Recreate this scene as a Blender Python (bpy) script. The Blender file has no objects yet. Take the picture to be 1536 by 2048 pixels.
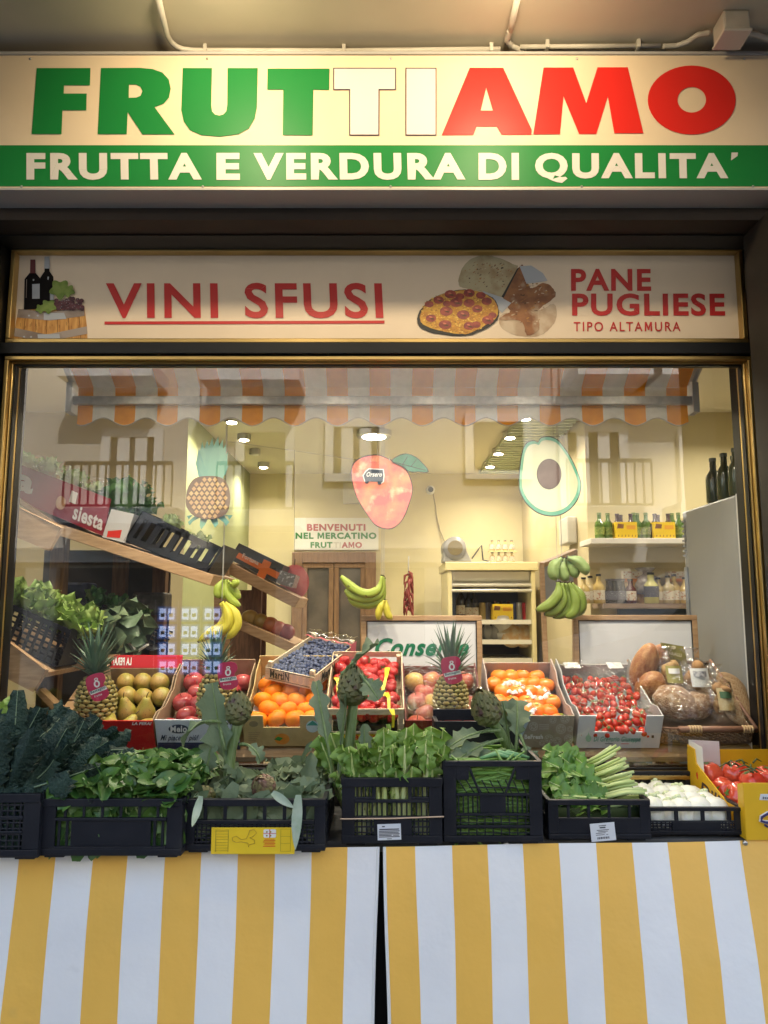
import bpy, math, random
from mathutils import Vector, Matrix
from mathutils.geometry import tessellate_polygon
R = math.radians
rnd = random.Random(7)
sc = bpy.context.scene
COL = sc.collection
# ---------------------------------------------------------------- camera
F = 1479.0; PITCH = R(7.4); CAM = Vector((0, 0, 1.38))
cd = bpy.data.cameras.new('camera'); cam = bpy.data.objects.new('camera', cd); COL.objects.link(cam)
cd.sensor_fit = 'VERTICAL'; cd.sensor_height = 36; cd.sensor_width = 27; cd.lens = 36 * F / 2048
cd.clip_start = .05; cd.clip_end = 300
cam.location = CAM; cam.rotation_euler = (R(90) + PITCH, 0, 0); sc.camera = cam
# ---------------------------------------------------------------- world, sun, exposure
SUN_EL, SUN_AZ = 42, 20          # sun stands behind the shop, over its roof
w = bpy.data.worlds.new('World'); sc.world = w; w.use_nodes = True
nt = w.node_tree; bg = nt.nodes['Background']; sky = nt.nodes.new('ShaderNodeTexSky')
sky.sky_type = 'NISHITA'; sky.sun_disc = False; sky.sun_elevation = R(SUN_EL); sky.sun_rotation = R(SUN_AZ)
sky.air_density = 1.3; sky.dust_density = 2.0
nt.links.new(sky.outputs[0], bg.inputs[0]); bg.inputs[1].default_value = .15
sl = bpy.data.lights.new('sun', 'SUN'); sl.energy = 2.2; sl.angle = R(.5); sl.color = (1, .95, .88)
so = bpy.data.objects.new('sun', sl); COL.objects.link(so)
sd = Vector((math.sin(R(SUN_AZ)) * math.cos(R(SUN_EL)), math.cos(R(SUN_AZ)) * math.cos(R(SUN_EL)), math.sin(R(SUN_EL))))
so.rotation_euler = sd.to_track_quat('Z', 'Y').to_euler(); so.location = (0, 5, 20)
sc.view_settings.view_transform = 'Standard'; sc.view_settings.look = 'None'
sc.view_settings.exposure = 2.05; sc.view_settings.gamma = 1
sc.cycles.use_denoising = True
sc.cycles.max_bounces = 8; sc.cycles.diffuse_bounces = 4; sc.cycles.glossy_bounces = 3
sc.cycles.transparent_max_bounces = 16; sc.cycles.transmission_bounces = 6
sc.cycles.caustics_reflective = False; sc.cycles.caustics_refractive = False
sc.cycles.sample_clamp_indirect = 4
LAMP_SIGN, LAMP_DOWN = 7.0, 2.6   # watts of the sign spots and of each ceiling downlight

# ---------------------------------------------------------------- helpers
cp, sp_ = math.cos(PITCH), math.sin(PITCH)
def ray(px, py):
    a = (px - 768) / F; b = (1024 - py) / F
    return Vector((a, cp - b * sp_, sp_ + b * cp))
def P(px, py, Y):            # real point on the plane at distance Y seen at that spot of the photo
    d = ray(px, py); return CAM + d * (Y / d.y)
def PZ(px, py, z):           # same, on the level z
    d = ray(px, py); return CAM + d * ((z - CAM.z) / d.z)
def V(*a): return Vector(a)
XA, YA, ZA = V(1, 0, 0), V(0, 1, 0), V(0, 0, 1)

class MB:
    def __init__(s): s.v = []; s.f = []; s.m = []
    def add(s, vs, fs, mi=0):
        o = len(s.v); s.v += [Vector(v) for v in vs]
        for f in fs: s.f.append([i + o for i in f]); s.m.append(mi)
    def hexa(s, p, mi=0):    # p: 4 bottom ccw, 4 top
        s.add(p, [(3, 2, 1, 0), (4, 5, 6, 7), (0, 1, 5, 4), (1, 2, 6, 5), (2, 3, 7, 6), (3, 0, 4, 7)], mi)
    def bx(s, x0, x1, y0, y1, z0, z1, mi=0):
        s.hexa([(x0, y0, z0), (x1, y0, z0), (x1, y1, z0), (x0, y1, z0), (x0, y0, z1), (x1, y0, z1), (x1, y1, z1), (x0, y1, z1)], mi)
    def ob(s, O, a, b, c, mi=0):   # oriented box: corner + three edge vectors
        O, a, b, c = map(Vector, (O, a, b, c))
        s.hexa([O, O + a, O + a + b, O + b, O + c, O + a + c, O + a + b + c, O + b + c], mi)
    def tube(s, pts, r, n=8, mi=0, caps=True, rid=None):
        pts = [Vector(p) for p in pts]; k = len(pts); rs = r if isinstance(r, (list, tuple)) else [r] * k
        vs = []; ref = None
        for i, p in enumerate(pts):
            t = (pts[min(i + 1, k - 1)] - pts[max(i - 1, 0)]).normalized()
            if ref is None: ref = t.orthogonal().normalized()
            ref = (ref - t * ref.dot(t)).normalized(); q = t.cross(ref)
            for j in range(n):
                a = 2 * math.pi * j / n; vs.append(p + (ref * math.cos(a) + q * math.sin(a)) * rs[i] * (1 + .1 * math.cos(rid * a) if rid else 1))
        fs = [(i * n + j, i * n + (j + 1) % n, (i + 1) * n + (j + 1) % n, (i + 1) * n + j) for i in range(k - 1) for j in range(n)]
        if caps: fs += [tuple(range(n))[::-1], tuple((k - 1) * n + j for j in range(n))]
        s.add(vs, fs, mi)
    def lathe(s, prof, n=20, mi=0, M=None, fn=None):
        vs = []; k = len(prof)
        for i, (r, z) in enumerate(prof):
            for j in range(n):
                a = 2 * math.pi * j / n; rr = r * (fn(a, i / (k - 1)) if fn else 1)
                p = V(rr * math.cos(a), rr * math.sin(a), z); vs.append(M @ p if M else p)
        fs = [(i * n + j, i * n + (j + 1) % n, (i + 1) * n + (j + 1) % n, (i + 1) * n + j) for i in range(k - 1) for j in range(n)]
        fs += [tuple(range(n))[::-1], tuple((k - 1) * n + j for j in range(n))]
        s.add(vs, fs, mi)
    def flat(s, loops, mi=0):       # flat polygon with holes
        loops = [[Vector(p) for p in l] for l in loops]
        s.add([p for l in loops for p in l], tessellate_polygon(loops), mi)
    def prism(s, loop, d, mi=0):    # one flat outline with thickness d
        loop = [Vector(p) for p in loop]; n = len(loop); d = Vector(d); tr = tessellate_polygon([loop])
        s.add(loop + [p + d for p in loop], [tuple(t) for t in tr] + [tuple(i + n for i in t)[::-1] for t in tr] +
              [(i, (i + 1) % n, n + (i + 1) % n, n + i) for i in range(n)], mi)
    def grid(s, fn, nu, nv, mi=0):
        s.add([fn(i / nu, j / nv) for i in range(nu + 1) for j in range(nv + 1)],
              [(i * (nv + 1) + j, (i + 1) * (nv + 1) + j, (i + 1) * (nv + 1) + j + 1, i * (nv + 1) + j + 1) for i in range(nu) for j in range(nv)], mi)
    def build(s, name, mats, parent=None, smooth=False, bevel=0, origin=None):
        o0 = WL(parent) if parent else (Vector(origin) if origin is not None else V(0, 0, 0))
        me = bpy.data.meshes.new(name); me.from_pydata([v - o0 for v in s.v], [], s.f)
        for m in (mats if isinstance(mats, (list, tuple)) else [mats]): me.materials.append(m)
        me.polygons.foreach_set('material_index', s.m)
        if smooth: me.polygons.foreach_set('use_smooth', [True] * len(s.f))
        me.update()
        o = bpy.data.objects.new(name, me); COL.objects.link(o)
        if parent: o.parent = parent
        else: o.location = o0
        if bevel:
            b = o.modifiers.new('bevel', 'BEVEL'); b.width = bevel; b.segments = 2; b.limit_method = 'ANGLE'
        return o
def WL(o):
    v = V(0, 0, 0)
    while o: v = v + o.location; o = o.parent
    return v
def tag(o, label, cat, group=None, kind=None):
    o['label'] = label; o['category'] = cat
    if group: o['group'] = group
    if kind: o['kind'] = kind
    return o
def thing(name, label, cat, loc, group=None):
    o = bpy.data.objects.new(name, None); COL.objects.link(o); o.location = loc; o.empty_display_size = .05
    return tag(o, label, cat, group)
def dup(o, parent=None):
    c = o.copy(); COL.objects.link(c)
    if parent: c.parent = parent
    for ch in o.children: dup(ch, c)
    return c
_used = set()
def put(proto, M, label=None, group=None):     # first use places the built thing itself, then copies of it and its parts
    o = proto if proto.name not in _used else dup(proto)
    _used.add(proto.name); o.matrix_world = M
    if label: o['label'] = label
    if group: o['group'] = group
    return o
def TRS(p, rot=(0, 0, 0), s=1):
    from mathutils import Euler
    S = Matrix.Diagonal((s, s, s, 1)) if not isinstance(s, (tuple, list)) else Matrix.Diagonal((*s, 1))
    return Matrix.Translation(p) @ Euler(rot).to_matrix().to_4x4() @ S

# ---------------------------------------------------------------- materials
def mat(name, c, r=.5, c2=None, by='noise', sc_=10., k=(.4, .6), bump=0., bsc=60., metal=0., coat=0., c3=None, sc3=40., k3=(.6, .7), sub=0., trans=0., spec=.5, stretch=None, emit=0., det=4., tl=0.):
    m = bpy.data.materials.new(name); m.use_nodes = True; t = m.node_tree; b = t.nodes['Principled BSDF']; L = t.links.new
    def N(x): return t.nodes.new(x)
    col = None
    tc = N('ShaderNodeTexCoord'); src = tc.outputs['Object']
    if stretch:
        mp = N('ShaderNodeMapping'); L(src, mp.inputs[0]); mp.inputs['Scale'].default_value = stretch; src = mp.outputs[0]
    def noise(s, d=det):
        n = N('ShaderNodeTexNoise'); n.inputs['Scale'].default_value = s; n.inputs['Detail'].default_value = d; L(src, n.inputs['Vector']); return n.outputs['Fac']
    def ramp(f, k):
        mr = N('ShaderNodeMapRange'); mr.inputs[1].default_value, mr.inputs[2].default_value = k; L(f, mr.inputs[0]); return mr.outputs[0]
    def mix(f, a, bb):
        x = N('ShaderNodeMix'); x.data_type = 'RGBA'; L(f, x.inputs[0])
        for i, q in ((6, a), (7, bb)):
            if isinstance(q, tuple): x.inputs[i].default_value = (*q, 1)
            else: L(q, x.inputs[i])
        return x.outputs[2]
    b.inputs['Base Color'].default_value = (*c, 1)
    if c2:
        if by == 'noise': f = ramp(noise(sc_), k)
        elif by == 'island': f = N('ShaderNodeNewGeometry').outputs['Random Per Island']
        else: f = N('ShaderNodeObjectInfo').outputs['Random']
        col = mix(f, c, c2)
    if c3: col = mix(ramp(noise(sc3), k3), col if col else c, c3)
    if col: L(col, b.inputs['Base Color'])
    b.inputs['Roughness'].default_value = r; b.inputs['Metallic'].default_value = metal; b.inputs['Coat Weight'].default_value = coat
    b.inputs['Specular IOR Level'].default_value = spec
    if sub: b.inputs['Subsurface Weight'].default_value = sub; b.inputs['Subsurface Radius'].default_value = (.01, .006, .003); b.inputs['Subsurface Scale'].default_value = .5
    if trans: b.inputs['Transmission Weight'].default_value = trans
    if emit: b.inputs['Emission Color'].default_value = (*c, 1); b.inputs['Emission Strength'].default_value = emit
    if bump:
        bp = N('ShaderNodeBump'); bp.inputs['Strength'].default_value = bump; bp.inputs['Distance'].default_value = .01; L(noise(bsc), bp.inputs['Height']); L(bp.outputs[0], b.inputs['Normal'])
    if tl:      # thin sheet that lets some light through
        tr = N('ShaderNodeBsdfTranslucent'); mx = N('ShaderNodeMixShader'); mx.inputs[0].default_value = tl
        if col: L(col, tr.inputs[0])
        else: tr.inputs[0].default_value = (*c, 1)
        L(b.outputs[0], mx.inputs[1]); L(tr.outputs[0], mx.inputs[2]); L(mx.outputs[0], t.nodes['Material Output'].inputs[0])
    return m
def clear(name, base=.05, tint=(1, 1, 1), rough=0., amp=.9, bump=0.):    # thin clear sheet: see-through with a fresnel sheen
    m = bpy.data.materials.new(name); m.use_nodes = True; t = m.node_tree; L = t.links.new; t.nodes.clear()
    def N(x): return t.nodes.new(x)
    out = N('ShaderNodeOutputMaterial'); mx = N('ShaderNodeMixShader'); tr = N('ShaderNodeBsdfTransparent'); gl = N('ShaderNodeBsdfGlossy')
    lw = N('ShaderNodeLayerWeight'); lw.inputs[0].default_value = .5
    pw = N('ShaderNodeMath'); pw.operation = 'POWER'; L(lw.outputs['Facing'], pw.inputs[0]); pw.inputs[1].default_value = 5
    ma = N('ShaderNodeMath'); ma.operation = 'MULTIPLY_ADD'; L(pw.outputs[0], ma.inputs[0]); ma.inputs[1].default_value = amp; ma.inputs[2].default_value = base
    tr.inputs[0].default_value = (*tint, 1); gl.inputs[0].default_value = (1, 1, 1, 1); gl.inputs['Roughness'].default_value = rough
    if bump:
        n = N('ShaderNodeTexNoise'); n.inputs['Scale'].default_value = 35; tc = N('ShaderNodeTexCoord'); L(tc.outputs['Object'], n.inputs['Vector'])
        bp = N('ShaderNodeBump'); bp.inputs['Strength'].default_value = bump; bp.inputs['Distance'].default_value = .02; L(n.outputs['Fac'], bp.inputs['Height']); L(bp.outputs[0], gl.inputs['Normal'])
        L(bp.outputs[0], lw.inputs['Normal'])
    L(ma.outputs[0], mx.inputs[0]); L(tr.outputs[0], mx.inputs[1]); L(gl.outputs[0], mx.inputs[2]); L(mx.outputs[0], out.inputs[0])
    return m
PLAST = mat('black_plastic', (.006, .007, .012), .45, (.010, .011, .017), bump=.08, bsc=120, c3=(.03, .03, .03), sc3=9, k3=(.62, .9), spec=.35)
WOOD = mat('pale_wood', (.46, .29, .15), .6, (.34, .2, .095), sc_=14, stretch=(1, 6, 6), k=(.35, .65), bump=.1)
PINE = mat('thin_crate_wood', (.68, .55, .38), .7, (.55, .42, .27), sc_=20, stretch=(1, 5, 9))
BROWN = mat('brown_wood', (.16, .08, .04), .5, (.1, .05, .025), sc_=12, stretch=(6, 6, 1))
WHITE = mat('white_print', (.78, .77, .74), .5)
BLACKINK = mat('black_print', (.015, .015, .015), .5)
GREENINK = mat('green_print', (.012, .2, .035), .42)
REDINK = mat('red_print', (.62, .025, .016), .42)
STEEL = mat('grey_metal', (.5, .5, .5), .35, metal=1.)
GOLD = mat('gold_anodised_metal', (.58, .40, .15), .33, (.46, .31, .11), sc_=3, metal=1.)
BLACK = mat('black_metal', (.006, .006, .0065), .4, spec=.3)
YELLOWINK = mat('yellow_print', (.8, .55, .02), .45)
FILM = clear('clear_film', .045, (.97, .98, .98), .05, .7, bump=1.)

# ---------------------------------------------------------------- writing
_tc = {}
def _glyphs(s, off, sp, shear):
    k = (s, off, sp, shear)
    if k not in _tc:
        c = bpy.data.curves.new('lettering', 'FONT'); c.body = s; c.offset = off; c.space_character = sp; c.shear = shear; c.resolution_u = 4
        o = bpy.data.objects.new('lettering', c); me = bpy.data.meshes.new_from_object(o)
        vs = [v.co.copy() for v in me.vertices]; fs = [tuple(p.vertices) for p in me.polygons]
        bpy.data.objects.remove(o); bpy.data.curves.remove(c); bpy.data.meshes.remove(me)
        if off > 0 and 'M' in s and s.isupper():      # a bolder M would cross itself: drawn as its own outline
            par = list(range(len(vs)))
            def fd(i):
                while par[i] != i: i = par[i]
                return i
            for f in fs:
                for j in f[1:]: par[fd(j)] = fd(f[0])
            isl = {}
            for f in fs: isl.setdefault(fd(f[0]), []).append(f)
            gr = []
            for fl in sorted(isl.values(), key=lambda q: min(vs[j].x for f in q for j in f)):
                a = min(vs[j].x for f in fl for j in f); b = max(vs[j].x for f in fl for j in f)
                if gr and a < gr[-1][1] - .3 * (b - a): gr[-1][1] = max(b, gr[-1][1]); gr[-1][2] += fl
                else: gr.append([a, b, list(fl)])
            L_ = s.replace(' ', '')
            if len(gr) == len(L_):
                fs = []
                for ch, (a, b, fl) in zip(L_, gr):
                    if ch != 'M': fs += fl; continue
                    lo = min(vs[j].y for f in fl for j in f); hi = max(vs[j].y for f in fl for j in f); o_ = len(vs)
                    pl = [(0, 0), (.03, 1), (.27, 1), (.5, .45), (.73, 1), (.97, 1), (1, 0), (.79, 0), (.77, .62), (.57, .12), (.43, .12), (.23, .62), (.21, 0)]
                    pl = [Vector((a + (b - a) * x, lo + (hi - lo) * y, 0)) for x, y in pl]; vs = vs + pl; fs += [tuple(o_ + j for j in t) for t in tessellate_polygon([pl])]
        x0 = min(v.x for v in vs); x1 = max(v.x for v in vs); y0 = min(v.y for v in vs); y1 = max(v.y for v in vs)
        _tc[k] = ([((v.x - x0) / (x1 - x0), (v.y - y0) / (y1 - y0)) for v in vs], fs)
    return _tc[k]
def text(mb, s, O, U, W, off=.025, sp=1.08, shear=0, mi=0, eps=.0012):
    O, U, W = Vector(O), Vector(U), Vector(W); n = U.cross(W).normalized() * eps
    vs, fs = _glyphs(s, off, sp, shear)
    for i, f in enumerate(fs): k = n * (1 + .02 * (i % 29)); mb.add([O + U * vs[j][0] + W * vs[j][1] + k for j in f], [tuple(range(len(f)))], mi)
def ptext(mb, s, x0, x1, y0, y1, Y, **k):     # fitted between photo columns x0..x1, rows y0 (top)..y1 on the upright plane Y
    o = P(x0, y1, Y); text(mb, s, o, P(x1, y1, Y) - o, P(x0, y0, Y) - o, **k)
def ppoly(mb, loops, Y, mi=0): mb.flat([[P(x, y, Y) for x, y in l] for l in loops], mi)
def ell(cx, cy, rx, ry, n=28, rot=0):
    c, s_ = math.cos(rot), math.sin(rot)
    return [(cx + rx * math.cos(2 * math.pi * i / n) * c - ry * math.sin(2 * math.pi * i / n) * s_, cy + rx * math.cos(2 * math.pi * i / n) * s_ + ry * math.sin(2 * math.pi * i / n) * c) for i in range(n)]
def smooth_loop(l, n=4):
    o = []; k = len(l)
    for i in range(k):
        p0, p1, p2, p3 = [Vector(l[(i + j - 1) % k]) for j in range(4)]
        for j in range(n):
            t = j / n; q = .5 * ((2 * p1) + (p2 - p0) * t + (2 * p0 - 5 * p1 + 4 * p2 - p3) * t * t + (3 * p1 - p0 - 3 * p2 + p3) * t ** 3); o.append((q.x, q.y))
    return o
# ================================================================ SETTING
GROUND = mat('street_asphalt', (.06, .06, .065), .85, (.045, .045, .05), sc_=30, bump=.2)
m_ = MB(); m_.bx(-80, 80, -80, 80, -.2, -.004); o = m_.build('ground', GROUND); o['kind'] = 'structure'
m_ = MB(); m_.bx(-9, 9, .2, 2.45, -.1, .0); o = m_.build('pavement', mat('pavement_stone', (.3, .29, .27), .8, (.22, .21, .2), sc_=6)); o['kind'] = 'structure'
YG = 2.43; YF = 2.385; ZC = P(768, 108, 2.16).z; ZI = 2.66; YB = 4.75; YR = 7.0
XR = P(1170, 900, YB).x; XL = P(375, 900, YB).x
bld = thing('shop_building', 'fruit shop front under an arcade with black and gold window frame', 'shop', (0, YG, 0))
CEIL = mat('arcade_ceiling_paint', (.58, .52, .4), .8, (.47, .42, .32), sc_=2.2, k=(.3, .7), bump=.12, bsc=9, c3=(.36, .33, .27), sc3=1.3, k3=(.58, .8))
m_ = MB(); m_.bx(-6, 6, .95, 2.6, ZC, ZC + .25); m_.build('arcade_ceiling', CEIL, bld)
m_ = MB(); m_.bx(-6, 6, .95, 1.3, 2.86, ZC - .003); m_.build('added_shade_beam', CEIL, bld)  # unseen beam added to keep high sky light off the transom
m_ = MB(); m_.bx(-6, 6, .95, 9, ZC + .25, ZC + 6); m_.build('upper_storeys', mat('outer_render', (.6, .52, .4), .85, (.5, .43, .33), sc_=2), bld)
# beam under the sign, shutter slot
BEAM = mat('brown_beam', (.03, .018, .01), .6, (.02, .012, .007), sc_=3)
m_ = MB(); zb = P(768, 440, 2.2).z; m_.bx(-6, 6, 2.2, 2.45, zb, ZC); m_.build('lintel_beam', BEAM, bld)
m_ = MB(); zt = P(768, 492, 2.36).z; m_.bx(-6, 6, 2.29, 2.5, zt, zb - .003); m_.build('shutter_housing', mat('black_housing', (.005, .005, .005), .5), bld)
m_ = MB(); zz = P(768, 406, 2.19).z; m_.bx(-6, 6, 2.17, 2.197, zz - .006, zz + .012); m_.build('gold_rail', GOLD, bld)
# black jambs, mullion, dado
xl = P(9, 712, YF).x; xr = P(1503, 703, YF).x; zw1 = P(768, 708, YF).z
for a, b in ((-6, xl - .012), (xr + .012, 6)): m_ = MB(); m_.bx(a, b, 2.30, 2.5, 0, zt - .003); m_.build('jamb', BLACK, bld)
m_ = MB(); m_.bx(xl - .01, xr + .01, 2.40, 2.5, 0, .845); m_.build('dado', mat('dark_stone', (.05, .047, .045), .5, (.03, .03, .03), sc_=40), bld)
zm0, zm1 = P(768, 709, YF).z, P(768, 687, YF).z
m_ = MB(); m_.bx(xl - .01, xr + .01, YF - .012, 2.47, zm0, zm1); m_.build('mullion', BLACK, bld, bevel=.002)
def ring(mb, x0, x1, z0, z1, wd, y0, y1, mi=0):
    mb.bx(x0, x1, y0, y1, z1 - wd, z1, mi); mb.bx(x0, x1, y0, y1, z0, z0 + wd, mi)
    mb.bx(x0, x0 + wd, y0, y1, z0 + wd, z1 - wd, mi); mb.bx(x1 - wd, x1, y0, y1, z0 + wd, z1 - wd, mi)
wf = thing_child = None
m_ = MB(); ring(m_, xl, xr, .85, zm0 - .004, .014, YF, 2.46); ring(m_, xl + .0145, xr - .0145, .868, zm0 - .0185, .005, YF + .022, 2.46)
wf = m_.build('window_frame', GOLD, bld, bevel=.003)
m_ = MB(); ring(m_, xl + .0197, xr - .0197, .874, zm0 - .0238, .004, YG - .012, YG + .01); m_.build('gasket', BLACK, wf)
GLASS = clear('window_glass', .088, (.95, .97, .96), 0, .9)
CLEARN = clear('window_glass_back', .0, (1, 1, 1), 0, 0)
m_ = MB(); m_.bx(xl + .02, xr - .02, YG, YG + .008, .86, zm0 - .02, 1); m_.m[2] = 0
m_.build('window_pane', [GLASS, CLEARN], wf)
m_ = MB(); tx0, tx1 = P(22, 495, YF).x, P(1485, 492, YF).x; ztt = zt + .005
ring(m_, tx0, tx1, zm1 + .003, P(768, 494, YF).z, .016, YF, 2.46); m_.build('transom_frame', GOLD, bld, bevel=.003)
# right arcade pier beyond the jamb
m_ = MB(); px_ = P(1524, 600, 2.2).x; m_.bx(px_, 6, 2.0, 2.29, 0, zb - .01); m_.build('pier', mat('pier_stone', (.02, .015, .011), .6, (.014, .011, .008), sc_=8), bld)
# interior
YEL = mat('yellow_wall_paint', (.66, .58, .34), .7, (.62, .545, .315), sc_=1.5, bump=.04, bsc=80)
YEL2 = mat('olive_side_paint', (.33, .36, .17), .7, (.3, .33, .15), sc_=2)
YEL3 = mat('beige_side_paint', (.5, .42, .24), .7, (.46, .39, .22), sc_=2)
m_ = MB(); m_.bx(XL, XR, YR, YR + .1, 0, ZI); m_.build('back_wall', YEL, bld)
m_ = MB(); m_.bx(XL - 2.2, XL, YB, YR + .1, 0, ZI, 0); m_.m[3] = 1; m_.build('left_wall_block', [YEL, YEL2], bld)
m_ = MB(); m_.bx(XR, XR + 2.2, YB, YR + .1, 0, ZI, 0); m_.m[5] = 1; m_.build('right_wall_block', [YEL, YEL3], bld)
for q in ((-3.1, -3.0, 2.552, YB), (3.0, 3.1, 2.552, YB)): m_ = MB(); m_.bx(*q, 0, ZI); m_.build('side_wall', YEL, bld)
for q in ((-3.1, xl, 2.502, 2.55), (xr, 3.1, 2.502, 2.55)): m_ = MB(); m_.bx(*q, 0, ZI); m_.build('window_reveal', BLACK, bld)
m_ = MB(); m_.bx(-3.2, 3.2, 2.46, YR + .1, ZI, ZI + .12); m_.build('shop_ceiling', mat('ceiling_white', (.68, .64, .52), .8), bld)
FL = mat('floor_tile', (.4, .34, .26), .35, (.34, .29, .22), sc_=3)
m_ = MB(); m_.bx(-3.2, 3.2, 2.5, YR + .1, -.05, .003); m_.build('shop_floor', FL, bld)
m_ = MB()
gx0, gx1 = XR - .42, XR - .02
m_.bx(gx0, gx1, 4.6, YR - .15, ZI - .03, ZI - .003)
for i in range(26): m_.bx(gx0, gx1, 4.62 + i * .085, 4.65 + i * .085, ZI - .04, ZI - .03)
m_.build('slatted_ceiling_panel', mat('pale_green_panel', (.5, .55, .42), .5), bld)
# inner door with two glazed leaves
DW = mat('door_wood', (.26, .15, .075), .5, (.2, .11, .055), sc_=8, stretch=(5, 5, 1))
y0 = YR - .07; zt_ = P(668, 1104, y0).z; dx0, dx1 = P(584, 1104, y0).x, P(752, 1104, y0).x
m_ = MB(); m_.bx(dx0, dx0 + .1, y0, YR - .003, .01, zt_); m_.bx(dx1 - .1, dx1, y0, YR - .003, .01, zt_); m_.bx(dx0 + .1, dx1 - .1, y0, YR - .003, zt_ - .1, zt_)
dr = m_.build('inner_door', DW, bld, bevel=.006)
mid = (dx0 + dx1) / 2
for a, b in ((dx0 + .1, mid - .003), (mid + .003, dx1 - .1)):
    m_ = MB(); ring(m_, a, b, .02, zt_ - .103, .045, y0 + .02, YR - .01); m_.build('leaf', DW, dr, bevel=.004)
m_ = MB(); m_.bx(dx0 + .12, dx1 - .12, YR - .03, YR - .02, .06, zt_ - .14); m_.build('pane', mat('dim_door_glass', (.15, .13, .11), .12, (.1, .09, .08), sc_=4), dr)

# ---------------------------------------------------------------- lamps
DL = mat('downlight_glow', (1, .86, .62), .3, emit=22.)
def downlight(x, y, r=.032, label=None, power=1., on=True, ZI=ZI, aim=0., spr=150):
    t = thing('ceiling_downlight', label or 'small round recessed downlight in the shop ceiling', 'ceiling light', (x, y, ZI - .04), 'recessed downlights in the shop ceiling')
    m_ = MB(); m_.lathe([(r * 1.45, ZI - .047), (r * 1.5, ZI - .041), (r * 1.5, ZI - .003)], 20, 0, Matrix.Translation((x, y, 0))); m_.build('trim_ring', STEEL, t)
    m_ = MB(); m_.lathe([(.001, ZI - .0535), (r * .7, ZI - .0525), (r, ZI - .0495), (r, ZI - .0475)], 18, 0, Matrix.Translation((x, y, 0))); m_.build('lens', DL if on else WHITE, t, smooth=True)
    if on:
        l = bpy.data.lights.new('downlight_beam', 'AREA'); l.shape = 'DISK'; l.size = .09; l.energy = LAMP_DOWN * power; l.color = (1, .88, .7); l.spread = R(spr)
        lo = bpy.data.objects.new('downlight_beam', l); COL.objects.link(lo); lo.parent = t; lo.location = (0, 0, -.03); lo.rotation_euler = (aim, 0, 0)
def dpx(px, py): d = ray(px, py); return CAM + d * ((ZI - .045 - CAM.z) / d.z)
for i, (px, py, rr, lab, on) in enumerate([
    (463, 845, .034, 'lit downlight nearest the left end of the striped awning valance', 1), (488, 880, .034, 'lit downlight just above the pineapple cutout leaves at left', 1),
    (527, 935, .034, 'lit downlight low over the balcony reflection beside pineapple cutout', 1), (510, 909, .03, 'switched off downlight between two lit ones at left', 0),
    (748, 874, .085, 'largest lit round lamp, in the middle above the mango cutout', 1), (1050, 838, .034, 'lit downlight just under the valance left of the avocado string', 1),
    (1020, 876, .034, 'lit downlight on the slatted panel left of the avocado top', 1), (997, 908, .034, 'lit downlight third in the row left of the avocado', 1),
    (980, 934, .034, 'lit downlight farthest back and lowest left of the avocado', 1), (1487, 788, .036, 'bright downlight at far right near the gold window frame', 1)]):
    p = dpx(px, py); downlight(p.x, p.y, rr, lab, 1.6 if rr > .05 else 1., bool(on))
for x, y in ((-2.2, 3.3), (2.2, 3.0), (-1.1, 3.9), (1.0, 3.9)): downlight(x, y, .036, 'unseen downlight added in a front row above the striped awning')  # unseen lamps added to light the goods near the glass
zs_ = P(768, 718, 2.56).z + .02
m_ = MB(); m_.bx(xl + .03, xr - .03, 2.462, 2.555, zs_, zs_ + .07); m_.build('added_lamp_soffit', YEL, bld)  # made-up soffit, housing for the added display lamps
for x in (-1.0, -.6, -.2, .2, .6, 1.0): downlight(x, 2.51, .026, 'added unseen downlight above the fruit display behind the frame', 1.0 * .33, True, zs_, R(8), 115)  # unseen lamps added to brighten the fruit display from the front
# two spots on arms light the fascia sign (just above the picture)
for px in (480, 1005):
    x = P(px, 250, 2.1).x
    t = thing('sign_spotlight', 'spotlight on the arcade ceiling aimed at the %s half of the fascia sign' % ('left' if px < 768 else 'right'), 'spotlight', (x, 1.52, ZC - .004), 'spotlights of the fascia sign')
    m_ = MB(); m_.tube([(x, 1.52, ZC - .002), (x, 1.52, ZC - .05)], .012); m_.build('arm', STEEL, t)
    d = (P(px, 330, 2.1) - V(x, 1.52, ZC - .07)).normalized(); c = V(x, 1.52, ZC - .07)
    m_ = MB(); m_.tube([c - d * .05, c + d * .02, c + d * .05], [.025, .04, .045], 16, caps=False); m_.build('shade', BLACK, t)
    l = bpy.data.lights.new('spot_beam', 'SPOT'); l.energy = LAMP_SIGN; l.color = (1, .8, .5); l.spot_size = R(165); l.spot_blend = .8; l.shadow_soft_size = .05
    lo = bpy.data.objects.new('spot_beam', l); COL.objects.link(lo); lo.parent = t; lo.location = c + d * .056 - WL(t); lo.rotation_euler = (-d).to_track_quat('Z', 'Y').to_euler()

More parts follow.
